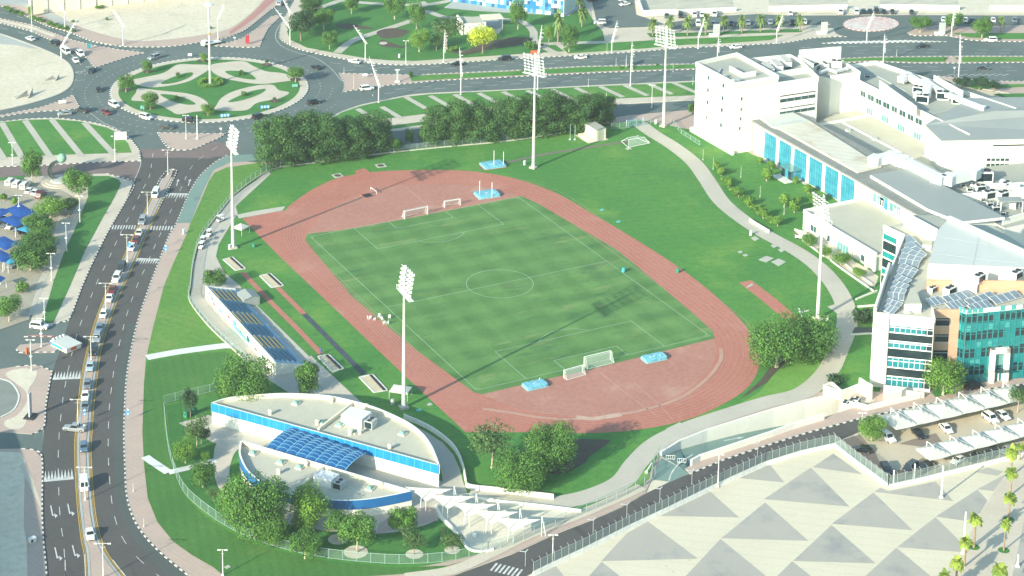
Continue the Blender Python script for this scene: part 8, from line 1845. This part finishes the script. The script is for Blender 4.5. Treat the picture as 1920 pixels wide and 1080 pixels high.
def tent(px,label,w,d,rz,z0,peak):
    p = G(*px,.2); r = empty('pop_up_tent',tuple(p),rz,label,'tent','white pop up tents'); mb = MB(); q = [(-w/2,-d/2,z0),(w/2,-d/2,z0),(w/2,d/2,z0),(-w/2,d/2,z0)]
    for i in range(4): a,b = q[i],q[(i+1) % 4]; mb.face([a,b,(0,0,z0+peak)]); mb.face([a,(a[0],a[1],z0-.3),(b[0],b[1],z0-.3),b][::-1])
    mb.build('roof',fabric,r)
    for a in q: mb = MB(); mb.bar((a[0],a[1],0),a,.07); mb.build('leg',metal_w,r)
tent((452,437),'white tent at the corner of the track by the left mast',3.4,3.4,.5,2.0,1.0); tent((751,744),'white tent behind the nearest floodlight mast',4.6,3.6,-.75,2.1,.9)
# hammer circle plates, drains, pit covers on the grass
plate_m = mat('pale_plate',(.46,.46,.40),(.40,.40,.35),.6)
for pts,lb in ((T(1,1,[(566,232),(630,218),(658,242),(596,258)]),'square throwing circle slab at the left by the fence'),(T(1,1,[(890,155),(960,145),(982,170),(912,180)]),'square throwing circle slab right of the track spur')):
    P = GP(pts,.2); c = sum(P,Vector())/4; r = empty('throwing_slab',(c.x,c.y,.2),0,lb,'slab','throwing circle slabs'); mb = MB(); mb.prism([(p.x-c.x,p.y-c.y) for p in P],0,.07); mb.build('slab',plate_m,r)
    mb = MB(); mb.lathe((0,0,.07),[(1.05,0),(1.05,.02)],20); mb.build('circle',soil,r)
for pts,m,lb in (([(1422,487),(1436,480),(1451,484),(1437,492)],plate_m,'large pale square plate on the lawn by the path, left one'),([(1446,491),(1460,485),(1474,491),(1460,499)],plate_m,'large pale square plate on the lawn by the path, right one'),([(1408,446),(1416,443),(1424,448),(1415,452)],plate_m,'dark grated plate beside the small white cabinet'),([(1445,460),(1453,457),(1459,461),(1451,465)],plate_m,'square ring plate nearest the path, upper one'),([(1459,468),(1467,465),(1473,469),(1465,473)],plate_m,'square ring plate nearest the path, lower one'),([(1383,472),(1390,470),(1393,473),(1386,475)],plate_m,'tiny pale plate at the left of the plates'),([(1392,478),(1399,476),(1403,479),(1396,481)],plate_m,'tiny pale plate second from the left of the plates'),([(1172,278),(1180,276),(1185,279),(1177,281)],plate_m,'small plate on the far lawn by the cream hut'),([(1124,393),(1130,391),(1133,394),(1127,396)],mat('aqua_plate',(.12,.46,.44)),'aqua cover on the lawn right of the track, left one'),([(1155,415),(1162,413),(1164,416),(1157,418)],MATS['aqua_plate'],'aqua cover on the lawn right of the track, right one'),([(780,768),(788,766),(791,770),(783,772)],MATS['aqua_plate'],'aqua cover in the shade by the nearest mast'),([(800,758),(806,755),(812,758),(805,761)],plate_m,'pale cover beside the track near the nearest mast'),([(1398,541),(1401,537),(1410,531),(1412,535)],plate_m,'pale start strip of the red javelin runway'),([(420,1063),(428,1059),(433,1063),(425,1067)],plate_m,'square cover on the front lawn by the bottom lamp')):
    P = GP(pts,.24); c = sum(P,Vector())/4; mb = MB(); mb.prism([(p.x-c.x,p.y-c.y) for p in P],0,.06); o = mb.build('ground_plate',m); o.location = (c.x,c.y,.22); tag(o,lb,'plate','plates set in the lawn')
# water jump pit
P = GP(T(1,1,[(785,382),(850,366),(892,392),(825,407)]),.24); c = sum(P,Vector())/4; r = empty('water_jump',(c.x,c.y,.24),0,'empty dark water jump pit with a white hurdle on the far track','water jump')
mb = MB(); mb.poly([(p.x-c.x,p.y-c.y,.025) for p in P]); mb.build('pit_floor',black_m,r); mb = MB(); [mb.bar((P[i].x-c.x,P[i].y-c.y,.06),(P[(i+1) % 4].x-c.x,P[(i+1) % 4].y-c.y,.06),.25,.10) for i in range(4)]; mb.build('rim',track_m,r)
a,b = G(695,356,.26),G(706,364,.26); mb = MB(); mb.bar((a.x-c.x,a.y-c.y,.85),(b.x-c.x,b.y-c.y,.85),.14,.16); [mb.bar((q.x-c.x,q.y-c.y,0),(q.x-c.x,q.y-c.y,.85),.12) for q in (a,b)]; mb.build('hurdle',metal_w,r)
# net frame near the far gate
r = empty('net_frame',tuple(G(1190,268,.22)),.05,'low white net frame lying on the grass by the far path','net frame'); mb = MB(); q = [(-4.2,-2.6),(4.2,-2.6),(3.0,3.2),(-3.0,3.2)]
for i in range(4): a,b = q[i],q[(i+1) % 4]; mb.bar((*a,.1),(*b,.1),.12); mb.bar((*a,.1),(a[0]*.7,a[1]*.3,1.8),.09)
mb.bar((-2.9,-.8,1.8),(2.9,-.8,1.8),.09); mb.bar((-2.1,1.0,1.8),(2.1,1.0,1.8),.09); mb.build('frame',metal_w,r); mb = MB(); mb.face([(-4.2,-2.6,.1),(4.2,-2.6,.1),(2.9,-.8,1.8),(-2.9,-.8,1.8)]); mb.face([(-2.9,-.8,1.8),(2.9,-.8,1.8),(2.1,1,1.8),(-2.1,1,1.8)]); mb.build('net',net_m,r)
p = G(1190,236); r = empty('blue_gate',tuple(p+Vector((0,0,.2))),-.05,'blue barred double gate in the far fence','gate'); mb = MB(); [mb.bar((-3+k*.5,0,.1),(-3+k*.5,0,2.0),.07) for k in range(13)]; [mb.bar((-3,0,z),(3,0,z),.09) for z in (.15,2.0)]; mb.build('bars',mat('gate_blue',(.12,.40,.55)),r); mb = MB(); [mb.bar((x,0,0),(x,0,2.3),.16) for x in (-3.1,3.1)]; mb.build('gate_posts',metal_w,r)
for k,(x,y,tp,lb) in enumerate(((1069,262,234,'left post of the throwing cage by the cream hut'),(1078,262,235,'right post of the throwing cage by the cream hut'))): pole((x,y),tp,lb,.09,'cage_post','post','throwing cage posts',.2,fence_p,.5)
# white arrow frame by the right mast and ramp hurdles
r = empty('corner_frame',tuple(G(1506,587,.22)),0,'white bent bar frame lying on the lawn by the right mast','frame'); mb = MB(); pts = [G(*q,.3)-G(1506,587,.22) for q in ((1498,578),(1500,585),(1504,593)) ]; pts2 = [G(*q,.3)-G(1506,587,.22) for q in ((1500,586),(1517,582))]; mb.bar(pts[0],pts[1],.4,.1); mb.bar(pts[1],pts[2],.4,.1); mb.bar(pts2[0],pts2[1],.4,.1); mb.build('bars',metal_w,r)
for k,(x,y) in enumerate(((1257,862),(1278,868))):
    r = empty('crowd_barrier',tuple(G(x,y,.07)),-.5,'white crowd barrier across the ramp mouth, %s' % ['left one','right one'][k],'barrier','crowd barriers at the ramp'); mb = MB(); [mb.bar((-1,0,z),(1,0,z),.07) for z in (.2,1.1)]; [mb.bar((-1+.5*q,0,.2),(-1+.5*q,0,1.1),.06) for q in range(5)]; mb.build('frame',metal_w,r); mb = MB(); [mb.bar((s,-.3,.03),(s,.3,.03),.08) for s in (-.8,.8)]; mb.build('feet',metal_w,r)
r = empty('gate_arm',tuple(G(1212,884,.22)),0,'white boom lying on the bright grass strip by the ramp','barrier'); mb = MB(); a,b = G(1212,884,.6)-G(1212,884,.22),G(1222,868,.9)-G(1212,884,.22); mb.bar(a,b,.25,.12); mb.build('boom',metal_w,r); mb = MB(); mb.box(a-Vector((0,0,.2)),(.5,.5,.6)); mb.build('stand',metal_w,r)
r = empty('play_drum',tuple(G(890,1005,.25)),0,'round white stool in the play area','stool'); mb = MB(); mb.lathe((0,0,0),[(.5,0),(.55,.5),(.4,.6)],12); mb.build('body',metal_w,r); mb = MB(); mb.lathe((0,0,.6),[(.4,0),(.3,.06)],12); mb.build('top',metal_w,r)
r = empty('site_barrier',tuple(G(1001,102,.2)),-.3,'orange work barrier on the park edge behind the second floodlight mast','barrier'); mb = MB(); mb.box((0,0,.9),(2.4,.25,1.2)); mb.build('panel',terracotta,r); mb = MB(); [mb.box((s,0,.15),(.3,1.0,.3)) for s in (-.9,.9)]; mb.build('feet',terracotta,r)
r = empty('white_bench_wall',tuple(G(1422,425,.22)),0,'low white slatted barrier along the lower bend of the campus path','barrier'); mb = MB(); a,b = G(1405,415)-G(1422,425),G(1442,437)-G(1422,425); mb.bar((a.x,a.y,.5),(b.x,b.y,.5),.12,.9); mb.build('panel',metal_w,r); mb = MB(); [mb.bar((a.lerp(b,q).x,a.lerp(b,q).y,0),(a.lerp(b,q).x,a.lerp(b,q).y,1.05),.1) for q in (0,.25,.5,.75,1)]; mb.build('posts',metal_w,r)
p = G(1501,447,.25); r = empty('golf_buggy',tuple(p),-.6,'white buggy with a red seat parked by the terrace garden','golf cart'); mb = MB(); loft(mb,[section(-1.6,.65,.3,1.0,.2),section(.2,.7,.3,1.1,.2),section(1.6,.6,.3,.8,.2)]); mb.build('body',PT_['white'],r); mb = MB(); mb.box((-1.0,0,1.1),(.6,.9,.25)); mb.build('seat',sg_red,r)
for x in (-1.0,1.0):
    for s in (-1,1): w = MB(); w.tube([(x,s*.5,.28),(x,s*.7,.28)],.28,10); w.build('wheel',dark_m,r)
for k,(x,y,tp,lb) in enumerate(((1318,300,281,'garden lamp at the top of the path hedge'),(1337,318,298,'garden lamp just below the top of the path hedge'),(1389,333,314,'garden lamp on the upper hall lawn'),(1425,370,350,'garden lamp on the middle of the hall lawn'),(1470,403,384,'garden lamp beside the pair of clipped ball trees'))): pole((x,y),tp,lb,.05,'garden_lamp','lamp','slim garden lamps on the hall lawn',.2,pole_m,.12)
# --- the one person
pp = G(602,664,.22)
per = empty('person',tuple(pp),2.2,'person in blue clothes standing at the end of the red runway','person')
me = bpy.data.meshes.new('body'); bm = bmesh.new(); lay = bm.verts.layers.skin.verify()
J = {'hip': ((0,0,.95),.15),'waist': ((0,.01,1.12),.13),'chest': ((0,0,1.35),.16),'neck': ((0,.01,1.5),.06),'chin': ((0,.03,1.58),.075),'head': ((0,.02,1.70),.10),'crown': ((0,.01,1.78),.06)}
for s,n in ((-1,'l'),(1,'r')):
    J.update({n+'sh': ((s*.19,0,1.42),.065),n+'el': ((s*.27,.02,1.15),.045),n+'wr': ((s*.28,.10,.90),.032),n+'hd': ((s*.27,.14,.81),.035),n+'th': ((s*.10,0,.88),.10),n+'kn': ((s*.11,.03,.48),.062),n+'an': ((s*.12,0,.09),.042),n+'to': ((s*.14,.17,.04),.035)})
V = {k: bm.verts.new(p) for k,(p,_) in J.items()}
for k,(_,rr) in J.items(): V[k][lay].radius = (rr,rr*.85)
E_ = [('hip','waist'),('waist','chest'),('chest','neck'),('neck','chin'),('chin','head'),('head','crown')]
for n in 'lr': E_ += [('chest',n+'sh'),(n+'sh',n+'el'),(n+'el',n+'wr'),(n+'wr',n+'hd'),('hip',n+'th'),(n+'th',n+'kn'),(n+'kn',n+'an'),(n+'an',n+'to')]
for a,b in E_: bm.edges.new((V[a],V[b]))
V['hip'][lay].use_root = True
bm.to_mesh(me); bm.free()
bo = newobj('body',me,mat('blue_clothing',(.03,.09,.34),rough=.8),per); sk = bo.modifiers.new('skin','SKIN'); sb = bo.modifiers.new('sub','SUBSURF'); sb.levels = 1; sb.render_levels = 2
mb = MB(); mb.lathe((0,.02,1.69),[(.105,0),(.11,.05),(.08,.11),(.02,.13)],10); mb.build('hair',dark_m,per)
mb = MB(); mb.lathe((0,.055,1.60),[(.05,0),(.082,.05),(.085,.10),(.06,.13)],10); mb.build('face',mat('skin_tone',(.32,.19,.12)),per)
# ================================================================= air
if HAZE:
    hm = bpy.data.materials.new('haze_air'); hm.use_nodes = True; t = hm.node_tree
    t.nodes.remove(t.nodes['Principled BSDF'])
    pv = t.nodes.new('ShaderNodeVolumePrincipled'); pv.inputs['Color'].default_value = (.93,.97,1,1); pv.inputs['Density'].default_value = HAZE; pv.inputs['Anisotropy'].default_value = .2
    t.links.new(pv.outputs[0],t.nodes['Material Output'].inputs['Volume'])
    mb = MB(); mb.box((0,0,122),(5400,5400,260)); o = mb.build('haze',hm); tag(o,kind='stuff')
